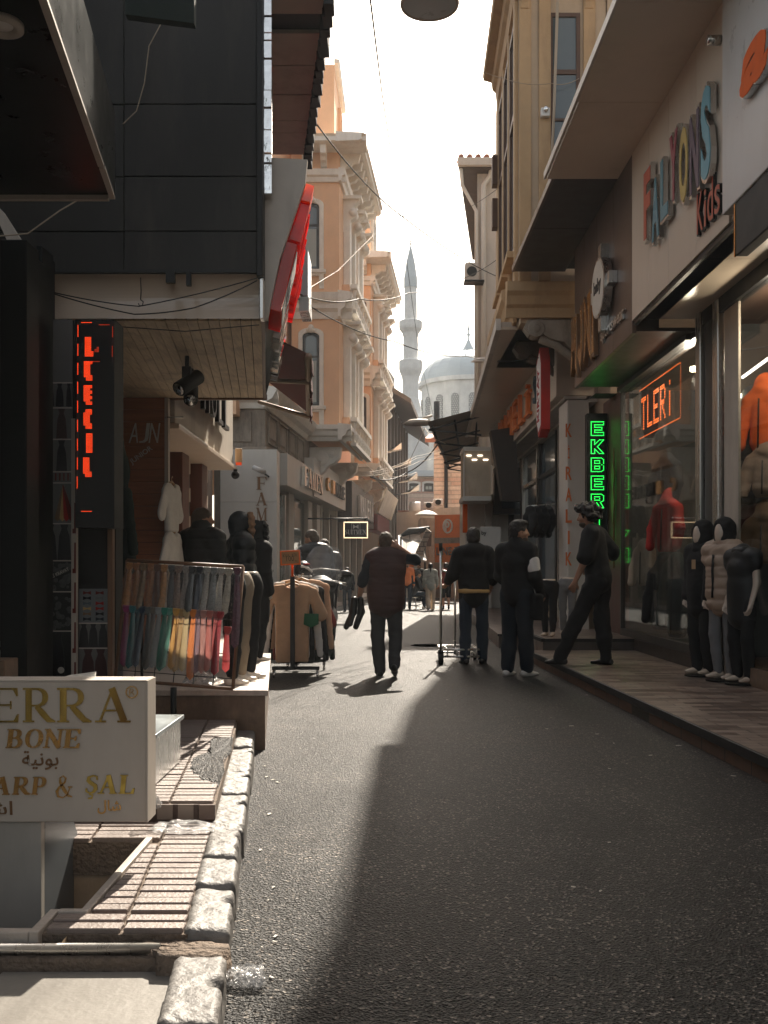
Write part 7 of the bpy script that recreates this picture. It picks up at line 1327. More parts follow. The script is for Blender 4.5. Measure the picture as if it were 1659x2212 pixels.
b = MB(); t = root('food_wrapper', 'crumpled white and foil wrapper on the asphalt by the kerb', 'litter', Vector((WX(528, 2.95), 2.9, 0))); c = Vector((WX(530, 2.92), 2.9, .022)); V, Q = skin([rbox(c, (.052, .04, .018), .012, 0), rbox(c+Vector((.04, -.03, -.004)), (.02, .02, .012), .006, .005)], .007); r_ = np.random.RandomState(2); V = V+r_.normal(size=V.shape)*.0035; me = bpy.data.meshes.new('paper'); me.from_pydata((V-np.array(wpos(t))).tolist(), [], Q.tolist()); link_mesh('paper', me, M['film'], t)
rl = random.Random(21); litter = []
for i in range(34):
    px, py = rl.choice([(rl.uniform(900, 1600), rl.uniform(1500, 2000)), (rl.uniform(560, 600), rl.uniform(1600, 2150)), (rl.uniform(1250, 1600), rl.uniform(1480, 1640))]); Z = 1.2*2150/(py-1235); s = rl.uniform(.006, .016)*min(1.3, Z/4); c = Vector((WX(px, Z), Z, .004))
    if c.x > XR(Z)-.05: continue
    a = rl.uniform(0, 3); q = MB(); f = Fr(c, (math.cos(a), math.sin(a), 0), (-math.sin(a), math.cos(a), 0)); q.prism(f, [(-s, -s*.35), (s, -s*.3), (s*.8, s*.4), (-s*.7, s*.3)], 0, .003); q.build('paper_scrap', M['paper'], label='tiny pale paper scrap on the asphalt', cat='litter', group='paper scraps on the asphalt')
# ------------------------------------------------------------------ rolling rack of shirts with price card
Z = 11.2; t = root('garment_rack', 'black rolling rack of T-shirts with casters on the road', 'clothes rack', (WX(632, Z), Z, 0)); xp = WX(632, Z); 
for q in ((Z-.02, Z+.02, .12, WZ(1245, Z)), (Z+.93, Z+.97, .14, 1.12)): b = MB(); b.box(xp-.025, xp+.025, *q); b.build('post', M['blackmat'], t); b = MB(); b.cyl((xp, Z+.0, WZ(1245, Z)), (xp, Z, WZ(1226, Z)), .016, 10); b.cyl((xp, Z+.021, 1.10), (xp, Z+.929, 1.10), .012, 8); b.build('rail', M['chrome'], t)
b = MB(); b.box(WX(588, Z), WX(690, Z), Z-.018, Z+.018, .095, .135); b.box(WX(600, Z), WX(693, Z), Z+.93, Z+.97, .10, .138); b.box(xp-.02, xp+.02, Z+.0185, Z+.929, .10, .134); b.build('base', M['blackmat'], t)
for x, y in ((WX(592, Z), Z), (WX(686, Z), Z), (WX(604, Z), Z+.95), (WX(689, Z), Z+.95)): c = MB(); c.cyl((x-.012, y, .04), (x+.012, y, .04), .038, 14); c.box(x-.018, x+.018, y-.006, y+.014, .06, .097); c.build('caster', M['chrome'], t)
def garment(lab, zt, w, h, y, x, m, sl=.28, long=False, seed=1, grp='shirts on the rolling rack', rot=0, pocket=None):
    hw = w/2; pr = [rbox((0, 0, -h*.5-.02), (hw*.66, .030, h*.5), .022, .03), cap((-hw*.18, 0, -.012), (-hw*.86, 0, -.085), .030, .034, (1, .7, 1), .03), cap((hw*.18, 0, -.012), (hw*.86, 0, -.085), .030, .034, (1, .7, 1), .03), rbox((0, 0, -.11), (hw*.70, .026, .09), .02, .04)]
    L_ = h*.86 if long else sl
    for s in (-1, 1):
        a = (s*hw*.84, 0, -.10); c = (s*(hw*.84+L_*(.36 if not long else .10)), .01, -.09-L_)
        pr += [cap(a, c, .055 if not long else .048, .075 if not long else .040, (1, .38, 1), .03)]
    pr.append(cut(ell((0, -.01, .012), (hw*.30, .1, .055), 0))); pr.append(cut(rbox((0, 0, -h-.2), (1, 1, .18), .002, 0)))
    o = skinobj('shirt', pr, .012, M[m], None, folds(.006, .7, seed, .45), label=lab, cat='shirt', group=grp); o.location = (x, y, zt); o.rotation_euler = (0, 0, rot)
    hg = MB(); hg.tube([(-hw*.62, 0, -.05), (-.05, 0, .0), (0, 0, .02), (.05, 0, .0), (hw*.62, 0, -.05)], .014, 6); hg.tube([(0, 0, .02), (0, 0, .06), (.02, 0, .075), (.03, 0, .06)], .004, 6); hg.build('hanger', M['wood'], o, local=True)
    return o
zt = WZ(1263, Z)
o = garment('tan short sleeved T-shirt with a green pocket at the front of the rack', zt, .56, .86, Z+.07, xp-.01, 'tanshirt', .25, seed=3)
q = MB(); f = FC(WX(672, Z)-xp+.01, -.062, WZ(1352, Z)-zt); q.prism(f, [(-.075, .14), (.085, .135), (.085, .02), (.0, -.02), (-.085, .015)], 0, .008); q.build('pocket', M['green'], o, local=True)
q = MB(); q.strip(FC(0, -.05, 0), [(.16*math.cos(math.pi+a*.2618), -.005+.085*math.sin(math.pi+a*.2618)) for a in range(1, 12)], .018, 0, .012); q.build('neck_band', M['tanshirt'], o, local=True)
garment('white long sleeved shirt second on the rack', zt+.03, .58, .86, Z+.20, xp-.02, 'whitecloth', long=True, seed=5); garment('black long shirt behind the white one on the rack', zt+.01, .64, .90, Z+.33, xp+.01, 'blackcloth', .3, True, seed=6); garment('peach long sleeved sweatshirt showing at the right of the rack', zt+.05, .66, .80, Z+.46, xp+.06, 'peach', long=True, seed=7); garment('maroon shirt showing at the left edge of the rack', zt-.02, .74, .86, Z+.6, xp-.04, 'maroon', .34, seed=8); garment('dark green shirt far back on the rack', zt, .66, .92, Z+.75, xp+.05, 'greenblack', .3, True, seed=9); garment('white shirt last on the rack', zt+.02, .68, .80, Z+.88, xp-.05, 'whitecloth', .3, seed=10)
t = root('price_card', 'orange framed price card reading KISA KOL 100 TL above the rack', 'price sign', W(628, 1205, Z-.03)); o = W(606, 1222, Z-.03); f = Fr(o, (1, 0, .05), (-.05, 0, 1)); w, h = WX(650, Z)-o.x, WZ(1190, Z)-o.z; b = MB(); e = .018
for u0, u1, v0, v1 in ((0, w, 0, e), (0, w, h-e, h), (0, e, e, h-e), (w-e, w, e, h-e)): b.fbox(f, u0, u1, v0, v1, -.012, .006)
b.build('frame', mat('orange_plastic', (.90, .17, .015), .35, var=.05, emit=None), t, bevel=.003); b = MB(); b.fbox(f, e, w-e, e, h-e, -.01, .0); b.build('card', mat('brown_card', (.48, .27, .12), .7, var=.06), t); b = MB(); glyph(b, 'KISA', f.at(.032, h-.075), .072, .034, 0, .003, -.01); glyph(b, 'KOL', f.at(.135, h-.07), .058, .034, 0, .003, -.01); glyph(b, '100', f.at(.07, .045), .085, .058, 0, .003, -.012); glyph(b, 'TL', f.at(w-.062, .028), .032, .022, 0, .003, -.01); b.build('lettering', M['black_ink'], t); b = MB(); b.box(xp-.012, xp+.012, Z-.036, Z-.02, WZ(1246, Z), WZ(1220, Z)); b.build('clip', M['orangeacryl'], t)
# ------------------------------------------------------------------ parked scooter with tall windscreen
t = root('scooter', 'black maxi scooter with tall clear windscreen parked behind the shirt rack', 'scooter', (WX(690, 14.4), 14.4, 0)); X, Y = WX(692, 14.4), 14.4; sx = .30
b = MB(); n, m_ = 14, 10; vs = []
for j in range(m_+1):
    v = j/m_; z = WZ(1258, Y)+v*.50; hw = (.25+.05*math.sin(v*2.4))*(1-.35*v**3)+.02*(v < .35)
    for i in range(n+1): u = i/n*2-1; vs.append((X+u*hw+.06*v, Y+.10*u*u+.22*v, z+.05*(1-u*u)*(v > .9)))
b.smooth = True; b.add(vs, [[j*(n+1)+i, j*(n+1)+i+1, (j+1)*(n+1)+i+1, (j+1)*(n+1)+i] for j in range(m_) for i in range(n)]); b.build('windscreen', glassy('windscreen', (.82, .82, .84), 1, .06, body=.22, bodycol=(.7, .7, .7)), t)
b = MB(); z = WZ(1228, Y); b.tube([(X-.24, Y+.19, z-.03), (X, Y+.09, z), (X+.27, Y+.19, z-.03)], .010, 6); b.build('windscreen_rim', M['white'], t)
S_ = lambda nm, pr, m, h=.02, d=None: (lambda o: o)(skinobj(nm, pr, h, M[m], None, d))
def sco(nm, pr, m, h=.02): o = skinobj(nm, pr, h, M[m], t); o.location = (-t.location.x, -t.location.y, 0); return o
sco('body', [cap((X, Y+.08, .95), (X, Y+.2, .45), .2, .17, (1, .6, 1), .08), cap((X, Y+.2, .4), (X, Y+1.2, .5), .15, .2, k=.08), cap((X, Y+.7, .72), (X, Y+1.5, .80), .17, .14, k=.06), ell((X, Y-.02, 1.0), (.24, .16, .12), .06)], 'shoeblack'); sco('seat', [cap((X, Y+.75, .86), (X, Y+1.45, .92), .14, .12, (1, 1, .5), .04)], 'blackmat')
for y in (Y-.12, Y+1.35): 
    b = MB(); n = 28; b.tube([(X, y+.24*math.cos(a*6.2832/n), .27+.24*math.sin(a*6.2832/n)) for a in range(n+1)], .055, 8, cap=False); w_ = b.build('wheel', M['blackmat'], t); b = MB(); b.cyl((X-.04, y, .27), (X+.04, y, .27), .15, 20); b.build('rim', M['metal'], w_)
sco('front_fender', [cap((X, Y-.28, .42), (X, Y+.04, .50), .075, .085, k=.05)], 'shoeblack', .015)
b = MB(); b.tube([(X-.05, Y-.12, .27), (X-.05, Y+.02, .8)], .022, 8); b.tube([(X+.05, Y-.12, .27), (X+.05, Y+.02, .8)], .022, 8); b.build('fork', M['metal'], t)
hy = WZ(1262, Y); b = MB(); b.tube([(X-.34, Y+.32, hy), (X-.12, Y+.2, hy+.05), (X+.12, Y+.2, hy+.05), (X+.36, Y+.32, hy)], .016, 8); b.tube([(X+.22, Y+.2, hy+.03), (X+.38, Y+.22, hy-.03)], .008, 6); b.build('handlebar', M['metal'], t)
for s, px, py in ((-1, 655, 1235), (1, 744, 1240)):
    b = MB(); c = W(px, py, Y+.2); b.tube([(X+s*.24, Y+.25, hy+.04), (c.x-s*.06, Y+.2, c.z-.02)], .009, 6); mm = b.build('mirror', M['blackmat'], t); q = MB(); q.ell(c, .11, .04, .055, 14, 8); q.build('mirror_shell', M['shoeblack'], mm)
b = MB(); b.ell((X, Y-.17, .92), .12, .03, .07, 14, 8); b.build('headlight', M['chrome'], t)
t = root('helmet', 'black white and red helmet hanging on the scooter behind the price card', 'helmet', W(655, 1232, 14.6)); c = W(654, 1218, 14.7); o = skinobj('shell', [ell((0, 0, 0), (.13, .15, .14)), cut(ell((.05, -.12, -.03), (.08, .09, .05)))], .012, M['shoeblack'], t); b = MB(); b.tube([(-.02, -.14, .06), (.08, -.11, .03), (.125, -.03, -.02)], .02, 8); b.tube([(-.06, -.135, -.08), (.04, -.14, -.09), (.12, -.05, -.09)], .018, 8); b.build('white_stripe', M['white'], t, local=True); b = MB(); b.tube([(.02, -.145, .09), (.10, -.08, .09)], .012, 6); b.build('red_mark', M['redcloth'], t, local=True)
# ------------------------------------------------------------------ porter's cart
t = root('hand_cart', 'grey steel hand cart with upright bars and rubber wheel held by the man', 'hand cart', (WX(985, 12.9), 12.9, 0)); Y = 12.9; b = MB(); xl, xr_ = WX(952, Y), WX(987, Y); zt_ = WZ(1190, Y)
b.tube([(xl, Y, .10), (xl, Y, zt_-.0)], .018, 10); b.build('upright', M['metal'], t); b = MB(); b.tube([(xr_, Y+.35, .10), (xr_, Y+.35, WZ(1236, Y+.35))], .016, 10); b.build('upright', M['metal'], t); b = MB(); b.tube([(xl, Y, WZ(1232, Y)), (xr_, Y+.35, WZ(1238, Y+.35))], .013, 8); b.build('crossbar', M['metal'], t)
b = MB(); b.tube([(xl, Y, zt_), (xl, Y, zt_+.10)], .024, 10); b.build('grip', M['blackmat'], t)
b = MB(); x2 = WX(1035, Y)
for z in (.19, .10): b.tube([(xl, Y, z), (x2, Y, z), (x2-.02, Y+.7, z), (xl, Y+.7, z), (xl, Y, z)], .014, 8)
for k in range(4): xx = xl+(x2-xl)*(k+.7)/4; b.tube([(xx, Y, .19), (xx, Y, .10)], .012, 6); b.tube([(xx, Y, .19), (xx, Y+.7, .19)], .010, 6)
b.build('deck', M['metal'], t); b = MB(); b.cyl((xl-.03, Y-.02, .075), (xl+.03, Y-.02, .075), .075, 18); b.build('wheel', M['blackmat'], t); b = MB(); b.box(xl-.035, xl+.035, Y-.05, Y+.01, .08, .19); b.build('wheel_guard', M['darkmetal'], t); b = MB(); b.cyl((x2-.02, Y+.6, .06), (x2+.02, Y+.6, .06), .06, 14); b.build('wheel', M['blackmat'], t)
# ------------------------------------------------------------------ clothes in the right-hand windows
def coat(lab, c, H, w, m, rz=0, hood=False, q=.012, pitch=.10, seed=1, grp=None, cat='coat', sl=.8):
    hw = w/2; pr = [cap((0, 0, -.18), (0, 0, -H+.10), hw*.62, hw*.72, (1, .55, 1), .06), cap((-hw*.2, 0, -.05), (-hw*.75, 0, -.14), .06, .07, k=.05), cap((hw*.2, 0, -.05), (hw*.75, 0, -.14), .06, .07, k=.05), ell((0, 0, -.02), (.09, .07, .06), .05)]
    for s in (-1, 1): pr += [cap((s*hw*.78, 0, -.15), (s*hw*1.12, -.03, -.15-H*sl*.45), .07, .065, k=.03), cap((s*hw*1.12, -.03, -.15-H*sl*.45), (s*hw*1.10, -.07, -.15-H*sl*.85), .065, .055, k=.03)]
    if hood: pr.append(ell((0, .05, .03), (.12, .09, .10), .04))
    pr.append(cut(rbox((0, 0, -H-.2), (1, 1, .2), .01, 0)))
    o = skinobj('jacket', pr, .016, M[m], None, quilt(q*.5, pitch, seed), label=lab, cat=cat, group=grp); o.location = c; o.rotation_euler = (0, 0, rz); zp = MB(); zp.tube([(0, -hw*.36, -.14), (0, -hw*.39, -H*.5), (0, -hw*.425, -H+.02)], .009, 6); zp.build('zip', M['darkmetal'], o, local=True); return o
c = W(1650, 830, 9.85); c.x = 3.95
coat('bright orange child coat hanging high in the right window', Vector((3.807, 10.0, WZ(832, 10.0))), .66, .40, 'orangecoat', R(-55), True, .008, .09, 2, 'coats in the right window')
coat('grey puffer hanging behind the bright orange coat', Vector((3.796, 10.35, WZ(858, 10.35))), .60, .36, 'bluegrey', R(-60), True, .012, .09, 4, 'coats in the right window')
coat('pale pink beige puffer jacket below the orange coat', Vector((3.820, 9.95, WZ(965, 9.95))), .50, .40, 'beigepuff', R(-50), True, .016, .12, 5, 'coats in the right window'); coat('dark puffer behind the pink beige one', Vector((3.749, 10.3, WZ(985, 10.3))), .5, .36, 'puffblack', R(-55), True, .014, .11, 6, 'coats in the right window'); coat('brown khaki puffer jacket low in the right window', Vector((3.806, 9.95, WZ(1105, 9.95))), .52, .40, 'brownpuff', R(-50), True, .014, .11, 7, 'coats in the right window'); coat('rust red jacket beside the brown khaki puffer', Vector((3.777, 10.3, WZ(1112, 10.3))), .5, .36, 'maroon', R(-55), True, .010, .11, 8, 'coats in the right window')
coat('red and black jacket hanging in the sportswear window', Vector((3.561, 12.5, WZ(1075, 12.5))), .68, .50, 'redcloth', R(-70), True, .006, .11, 9, 'jackets in the sportswear window'); coat('black jacket below the red one in the sportswear window', Vector((3.519, 12.6, WZ(1215, 12.6))), .85, .46, 'blackcloth', R(-70), True, .008, .11, 10, 'jackets in the sportswear window'); coat('black coat hanging high in the sportswear window', Vector((3.606, 12.7, WZ(985, 12.7))), .6, .48, 'blackcloth', R(-70), False, .006, .11, 11, 'jackets in the sportswear window'); coat('dark green long coat low in the sportswear window', Vector((3.589, 12.2, WZ(1200, 12.2))), 1.0, .44, 'greenblack', R(-70), False, .006, .12, 12, 'jackets in the sportswear window'); coat('pale blouse at the far end of the sportswear window', Vector((3.532, 13.5, WZ(1170, 13.5))), .6, .36, 'khaki', R(-70), False, .006, .12, 13, 'jackets in the sportswear window')
b = MB(); b.box(4.3, 4.32, 10.9, 11.2, .9, 1.2); b.build('white_box', M['white'], label='small white box at the bottom of the sportswear window', cat='box')
# dark clothes rail outside the pale shops
b = MB(); rails = []
for i in range(4): coat(['first', 'second', 'third', 'fourth'][i]+' black garment from the left on the rail above the trouser mannequins', Vector((WX(1146+i*14, 16.8), 16.8+.05*i, WZ(1098, 16.8))), .52, .22, 'blackcloth', R(-60), False, .004, .1, 20+i, 'black garments on the outdoor rail', 'garment', .5)
b.tube([(WX(1140, 16.8), 16.8, WZ(1094, 16.8)), (WX(1205, 16.8), 17.0, WZ(1088, 17))], .012, 6); b.build('clothes_rail', M['metal'], label='metal clothes rail outside the pale shop row', cat='rail')
# white shirts on the end of the board wall
for i, (py, w, h, m, lab) in enumerate(((1045, .40, .46, 'whitecloth', 'upper white shirt hung at the end of the board wall'), (1150, .38, .36, 'whitecloth', 'lower white shirt hung at the end of the board wall'))):
    o = garment(lab, WZ(py, 9.9), w, h, 9.9, WX(371+i*2, 9.9), m, .22, seed=30+i, grp='shirts on the board wall', rot=1.42)
b = MB(); b.fbox(FC(WX(363, 9.95), 9.92, WZ(1200, 9.95)), 0, .035, 0, .62, 0, .02); b.build('red_scarf', M['redcloth'], label='red strip of cloth between the white shirts and the board wall', cat='scarf')
b = MB(); b.tube([(WX(357, 10), 10.0, WZ(902, 10)), (WX(398, 10), 9.96, WZ(902, 10))], .008, 6); b.build('hanging_rod', M['metal'], label='short metal rod sticking out of the board wall edge', cat='rod')
# ------------------------------------------------------------------ people
# man in the brown vest, walking away, hand on his head
p, J, ch = person('man in brown quilted vest walking away with one hand on his head', (WX(834, 11.45), 11.45, 0), .02, 1.665,
    dict(l_el=(-.285, -.05, 1.16), l_wr=(-.325, .06, .925), l_hd=(-.12, .25, -1), l_cu=.9, l_pn=(.8, .5, 0), r_sh=(.20, -.01, 1.44), r_el=(.36, .02, 1.40), r_wr=(.155, -.06, 1.555), r_hd=(-.9, .05, .42), r_pn=(-.35, .9, .1), r_cu=.5, hed=(-.005, .022, 1.615), pit=.12, l_kn=(-.10, .06, .49), l_an=(-.075, -.01, .075), r_kn=(.115, .03, .50), r_an=(.095, -.16, .14), r_fp=.45, l_foot=(-.1, 1, 0), r_foot=(.1, 1, 0)),
    top=dict(m='navycloth', sleeve=1.15, low=.05, e=.004, n='shirt', collar=0), vest=dict(m='vestcloth', e=.036, low=.10, quilt=.0045, pitch=.085), pants=dict(m='greyjeans', e=.016, fold=.008), shoes='shoeblack', hair=dict(s='short', m='cropped', k=.6), fat=1.10, res=.0095)
def trainers(lab, c, rz):
    t = root('shoe_pair', lab, 'shoes', c); 
    for s, a in ((-1, .35), (1, -.15)):
        o = skinobj('shoe', [cap((s*.035, 0, .12), (s*.045, 0, -.02), .038, .042, k=.02), cap((s*.045, 0, -.02), (s*(.05+a*.05)-.06, -.02, -.19), .040, .034, (1, .9, 1), .02), cap((s*.045+.01, -.02, 0), (s*.03-.05, -.05, -.16), .022, .026, k=.02)], .009, M['shoeblack'], t); o.rotation_euler = (0, 0, rz)
    return t
trainers('pair of black boots dangling from the vest man\'s left hand', Vector((WX(772, 11.45), 11.42, WZ(1318, 11.4))), .1)
# porter behind the cart
p, J, ch = person('man in black hooded top and jeans holding the hand cart', (WX(1023, 12.95), 12.95, 0), .0, 1.76,
    dict(l_sh=(-.195, -.01, 1.42), l_el=(-.28, .0, 1.15), l_wr=(-.36, .17, 1.0), l_hd=(-.5, .8, .1), l_pn=(0, -.1, -1), l_cu=.9, r_el=(.27, -.02, 1.15), r_wr=(.24, .16, .98), yaw=-.15, l_an=(-.11, .0, .075), r_an=(.12, .05, .075), l_foot=(-.3, 1, 0), r_foot=(.35, 1, 0), r_kn=(.115, .03, .49)),
    top=dict(m='blackcloth', e=.022, sleeve=1.42, hood=True, low=.10, fold=.008), pants=dict(m='jeans', e=.012), hair=dict(s='short', k=1.6), res=.0105, beard=True)
ch('waistband', [cap(v3(0, 0, .955), v3(0, 0, .935), .160, .160, (1.29, .97, .30), .0)], 'yellowband')
# man with the white arm band and shoulder bag
p, J, ch = person('man in dark top with a white sleeve stripe and white trainers', (WX(1116, 11.45), 11.45, 0), R(-38), 1.77,
    dict(yaw=R(-48), hed=(.012, .03, 1.632), l_el=(-.235, .02, 1.14), l_wr=(-.20, .20, .99), r_el=(.25, -.02, 1.13), r_wr=(.23, .15, .93), l_an=(-.10, -.03, .075), r_an=(.10, .06, .075), r_foot=(.25, 1, 0), l_foot=(-.1, 1, 0)),
    top=dict(m='blackcloth', e=.014, collar=.05, low=.06), pants=dict(m='navycloth', e=.022, flare=.004, part=1.93), shoes='shoewhite', hair=dict(s='quiff', k=1.3), res=.0105, beard=True)
a, c = J['r_sh'], J['r_el']; ch('sleeve_stripe', [cap(a+(c-a)*.42, a+(c-a)*.72, .079, .074, k=0)], 'whitecloth')
t = root('shoulder_bag', 'black shoulder bag at the hip of the man with the sleeve stripe', 'bag', (WX(1152, 11.4), 11.35, .8)); skinobj('bag', [rbox((.0, 0, .0), (.07, .10, .15), .03, 0, rotz3(.5))], .012, M['blackcloth'], t, folds(.004, 1, 3)); b = MB(); b.tube([(0, 0, .14), (-.06, .05, .40), (-.16, .12, .66)], .012, 6); b.build('strap', M['blackcloth'], t, local=True)
# curly haired man leaning, hand on hip, one leg crossed forward
p, J, ch = person('curly haired man in black standing on the terrace edge with hand on hip', (WX(1283, 11.2), 11.2, .15), R(62), 1.80,
    dict(pel=(0, -.05, .96), wst=(0, -.03, 1.10), chs=(0, .0, 1.30), nck=(0, .02, 1.475), hed=(0, .07, 1.625), pit=-.08, l_hp=(-.095, -.05, .93), r_hp=(.095, -.05, .93), l_kn=(-.10, .15, .52), l_an=(-.08, .36, .075), r_kn=(.11, -.06, .49), r_an=(.11, -.10, .075), l_foot=(.1, 1, 0), r_foot=(.15, 1, 0),
         r_sh=(.19, .0, 1.425), r_el=(.33, -.13, 1.20), r_wr=(.20, .06, 1.06), r_hd=(-.5, .75, -.25), r_pn=(-.7, -.5, 0), r_cu=.35, l_el=(-.25, .03, 1.14), l_wr=(-.22, .14, .92)),
    top=dict(m='blackcloth', e=.016, sleeve=.85, low=.05, flare=.02, n='tshirt', collar=0), pants=dict(m='blackcloth', e=.020, fold=.012), hair=dict(s='curly'), res=.0105, beard=True)
a, c = J['r_el'], J['r_wr']; ch('wristwatch', [cap(a+(c-a)*.86, a+(c-a)*.95, .036, .036, k=0)], 'shoeblack')
# man in the dark puffer at the left, behind the tie rack
person('bearded man in black puffer jacket between the tie rack and the fur hooded mannequin', (WX(437, 10.3), 10.3, .13), R(-30), 1.72,
    dict(yaw=R(-42), r_el=(.26, .02, 1.14), r_wr=(.20, .20, 1.0), r_cu=.8), top=dict(m='puffblack', e=.045, low=.08, collar=.07, quilt=.010, pitch=.11, hood=True), pants=dict(m='blackcloth'), hair=dict(s='short', m='cropped', k=1.0), res=.0105, beard=True)
# man bending by the scooter
person('man in dark gilet bending beside the scooter', (WX(684, 15.3), 15.3, .0), R(20), 1.86,
    dict(wst=(0, .02, 1.10), chs=(0, .06, 1.29), nck=(0, .11, 1.46), hed=(-.03, .17, 1.61), yaw=R(40), pit=-.25, l_sh=(-.185, .08, 1.415), r_sh=(.185, .08, 1.415), l_el=(-.25, .12, 1.12), l_wr=(-.20, .32, .98), r_el=(.25, .12, 1.12), r_wr=(.20, .32, .98)),
    top=dict(m='bluegrey', e=.016, low=.05, n='shirt'), vest=dict(m='puffblack', e=.038, low=.06, quilt=.008, pitch=.10), pants=dict(m='greyjeans'), hair=dict(s='short', m='cropped', k=.8), res=.0115)
person('second man stooping behind the man in the dark gilet', (WX(704, 16.6), 16.6, .0), R(10), 1.80,
    dict(wst=(0, .03, 1.10), chs=(0, .09, 1.28), nck=(0, .16, 1.44), hed=(0, .24, 1.57), pit=-.35, l_sh=(-.185, .13, 1.40), r_sh=(.185, .13, 1.40), l_el=(-.24, .2, 1.1), l_wr=(-.2, .36, .95), r_el=(.24, .2, 1.1), r_wr=(.2, .36, .95)), top=dict(m='puffblack', e=.02), pants=dict(m='blackcloth'), hair=dict(s='short', m='cropped'), res=.014)
# people farther down the street
def far(lab, px, py, h, rz, over=None, **k): Z = 1.2*2150/(py-1235); return person(lab, (WX(px, Z), Z, 0), rz, h*Z/2150, over, res=.016, **k)
p = far('woman in pale jacket and cream trousers with a long black braid, walking away', 930, 1318, 101, 0, dict(l_an=(-.08, -.10, .10), l_fp=.3, r_an=(.08, .10, .075), r_kn=(.1, .09, .49)), top=dict(m='stonejacket', e=.02, low=.10), pants=dict(m='creamtrouser', e=.02, flare=.02), shoes='shoewhite', hair=dict(s='tail', k=1.4))
far('man in orange shirt and dark jacket holding a hand to his mouth, facing us', 879, 1316, 104, R(180), dict(r_el=(.24, .10, 1.15), r_wr=(.08, .26, 1.42), r_hd=(-.4, 0, 1)), top=dict(m='orangecloth', e=.012, n='shirt'), pants=dict(m='jeans'), hair=dict(s='short'), beard=True)[2]('open_jacket', [cap(v3(-.15, -.03, 1.42), v3(-.17, -.03, .92), .07, .085, (1, 1.2, 1), .04), cap(v3(.15, -.03, 1.42), v3(.17, -.03, .92), .07, .085, (1, 1.2, 1), .04), cap(v3(0, -.07, 1.40), v3(0, -.08, .92), .11, .13, (1.4, .6, 1), .05), cap(v3(-.2, -.02, 1.4), v3(-.24, -.03, 1.12), .065, .055, k=.04), cap(v3(-.24, -.03, 1.12), v3(-.25, .05, .92), .055, .045, k=.03), cap(v3(.2, -.02, 1.4), v3(.25, .09, 1.15), .065, .055, k=.04), cap(v3(.25, .09, 1.15), v3(.13, .24, 1.36), .055, .042, k=.03)], 'navycloth')
far('person in a dark red top and dark shorts walking away behind the cart', 963, 1316, 100, 0, dict(r_an=(.1, -.12, .12), r_fp=.4), top=dict(m='maroon', e=.02, sleeve=.8), pants=dict(m='blackcloth', part=1.0, e=.02), hair=dict(s='short'))
sit = dict(pel=(0, 0, .50), wst=(0, .03, .64), chs=(0, .07, .84), nck=(0, .12, 1.0), hed=(0, .18, 1.14), pit=-.2, l_hp=(-.095, 0, .48), r_hp=(.095, 0, .48), l_kn=(-.13, .42, .48), r_kn=(.13, .42, .50), l_an=(-.12, .45, .075), r_an=(.14, .50, .075), l_sh=(-.185, .08, .96), r_sh=(.185, .08, .96), l_el=(-.22, .18, .70), r_el=(.22, .18, .70), l_wr=(-.08, .40, .62), r_wr=(.08, .40, .62))
person('man in dark clothes sitting on a low stool at the street side', (WX(892, 32), 32, 0), R(-70), 1.72, sit, res=.016, top=dict(m='puffblack', e=.015), pants=dict(m='jeans'), shoes='shoewhite', hair=dict(s='short'))
t = root('stool', 'low round stool under the seated man in dark clothes', 'stool', (WX(892, 32), 32, 0)); b = MB(); P = Vector((WX(892, 32), 32, 0)); b.lathe([(.17, 0), (.17, .03)], P+Vector((0, 0, .36)), 18); b.build('seat', M['metal'], t)
for a in range(4): b = MB(); q = Vector((.13*math.cos(a*1.57+.8), .13*math.sin(a*1.57+.8), 0)); b.cyl(P+q*1.1, P+q*.9+Vector((0, 0, .36)), .014, 8); b.build('leg', M['metal'], t)
for i, (px, py, h, m1, m2, lab) in enumerate(((750, 1322, 96, 'blackcloth', 'jeans', 'shopper in black outside the shop under the SUITMEN sign'), (862, 1300, 86, 'bluegrey', 'jeans', 'distant walker in grey blue half hidden beside the man in the vest'), (905, 1298, 80, 'blackcloth', 'blackcloth', 'distant walker in black behind the seated man'))): far(lab, px, py, h, R((170, 0, 150)[i]), top=dict(m=m1, e=.02), pants=dict(m=m2), hair=dict(s='short'))
# ------------------------------------------------------------------ mannequins
def mannequin(lab, loc, rz, H, top, pants, group=None, over=None, hood=None, headless=False, base=True, smat='manskin', res=.012, fur=None):
    o = dict(l_el=(-.215, -.02, 1.14), l_wr=(-.20, .05, .90), r_el=(.215, -.02, 1.14), r_wr=(.20, .05, .90)); o.update(over or {})
    p, J, ch = person(lab, loc, rz, H, o, top, None, pants, None, None, 1.0, res, group, False, smat, 'mannequin', 'mannequin', False, headless, False)
    if hood:
        hc = J['hed']; Rz = np.array(rotz3(J['yaw'])); F = lambda x, y, z: hc+Rz@np.array((x, y, z))
        ch('hood', [ell(F(0, -.035, .025), (.120, .135, .150), .03, Rz), cap(F(0, -.03, -.10), J['nck']-v3(0, 0, .02), .11, .12, k=.05), cut(ell(F(0, .14, .0), (.078, .14, .112), .02, Rz))], hood, None, folds(.005, 1, 5))
        if fur: ch('fur_trim', [q for i in range(14) for q in [cap(F(.098*math.cos(i*.449), .085, .125*math.sin(i*.449)+.005), F(.098*math.cos((i+1)*.449), .085, .125*math.sin((i+1)*.449)+.005), .030, .030, k=.02)]], fur, .010, curly(.006, 90))
    if base: q = MB(); q.lathe([(.17, 0), (.17, .012), (.15, .016)], (0, .03, -.03), 24); q.build('base_plate', M['darkmetal'], p, local=True)
    return p, J, ch
bz = .18
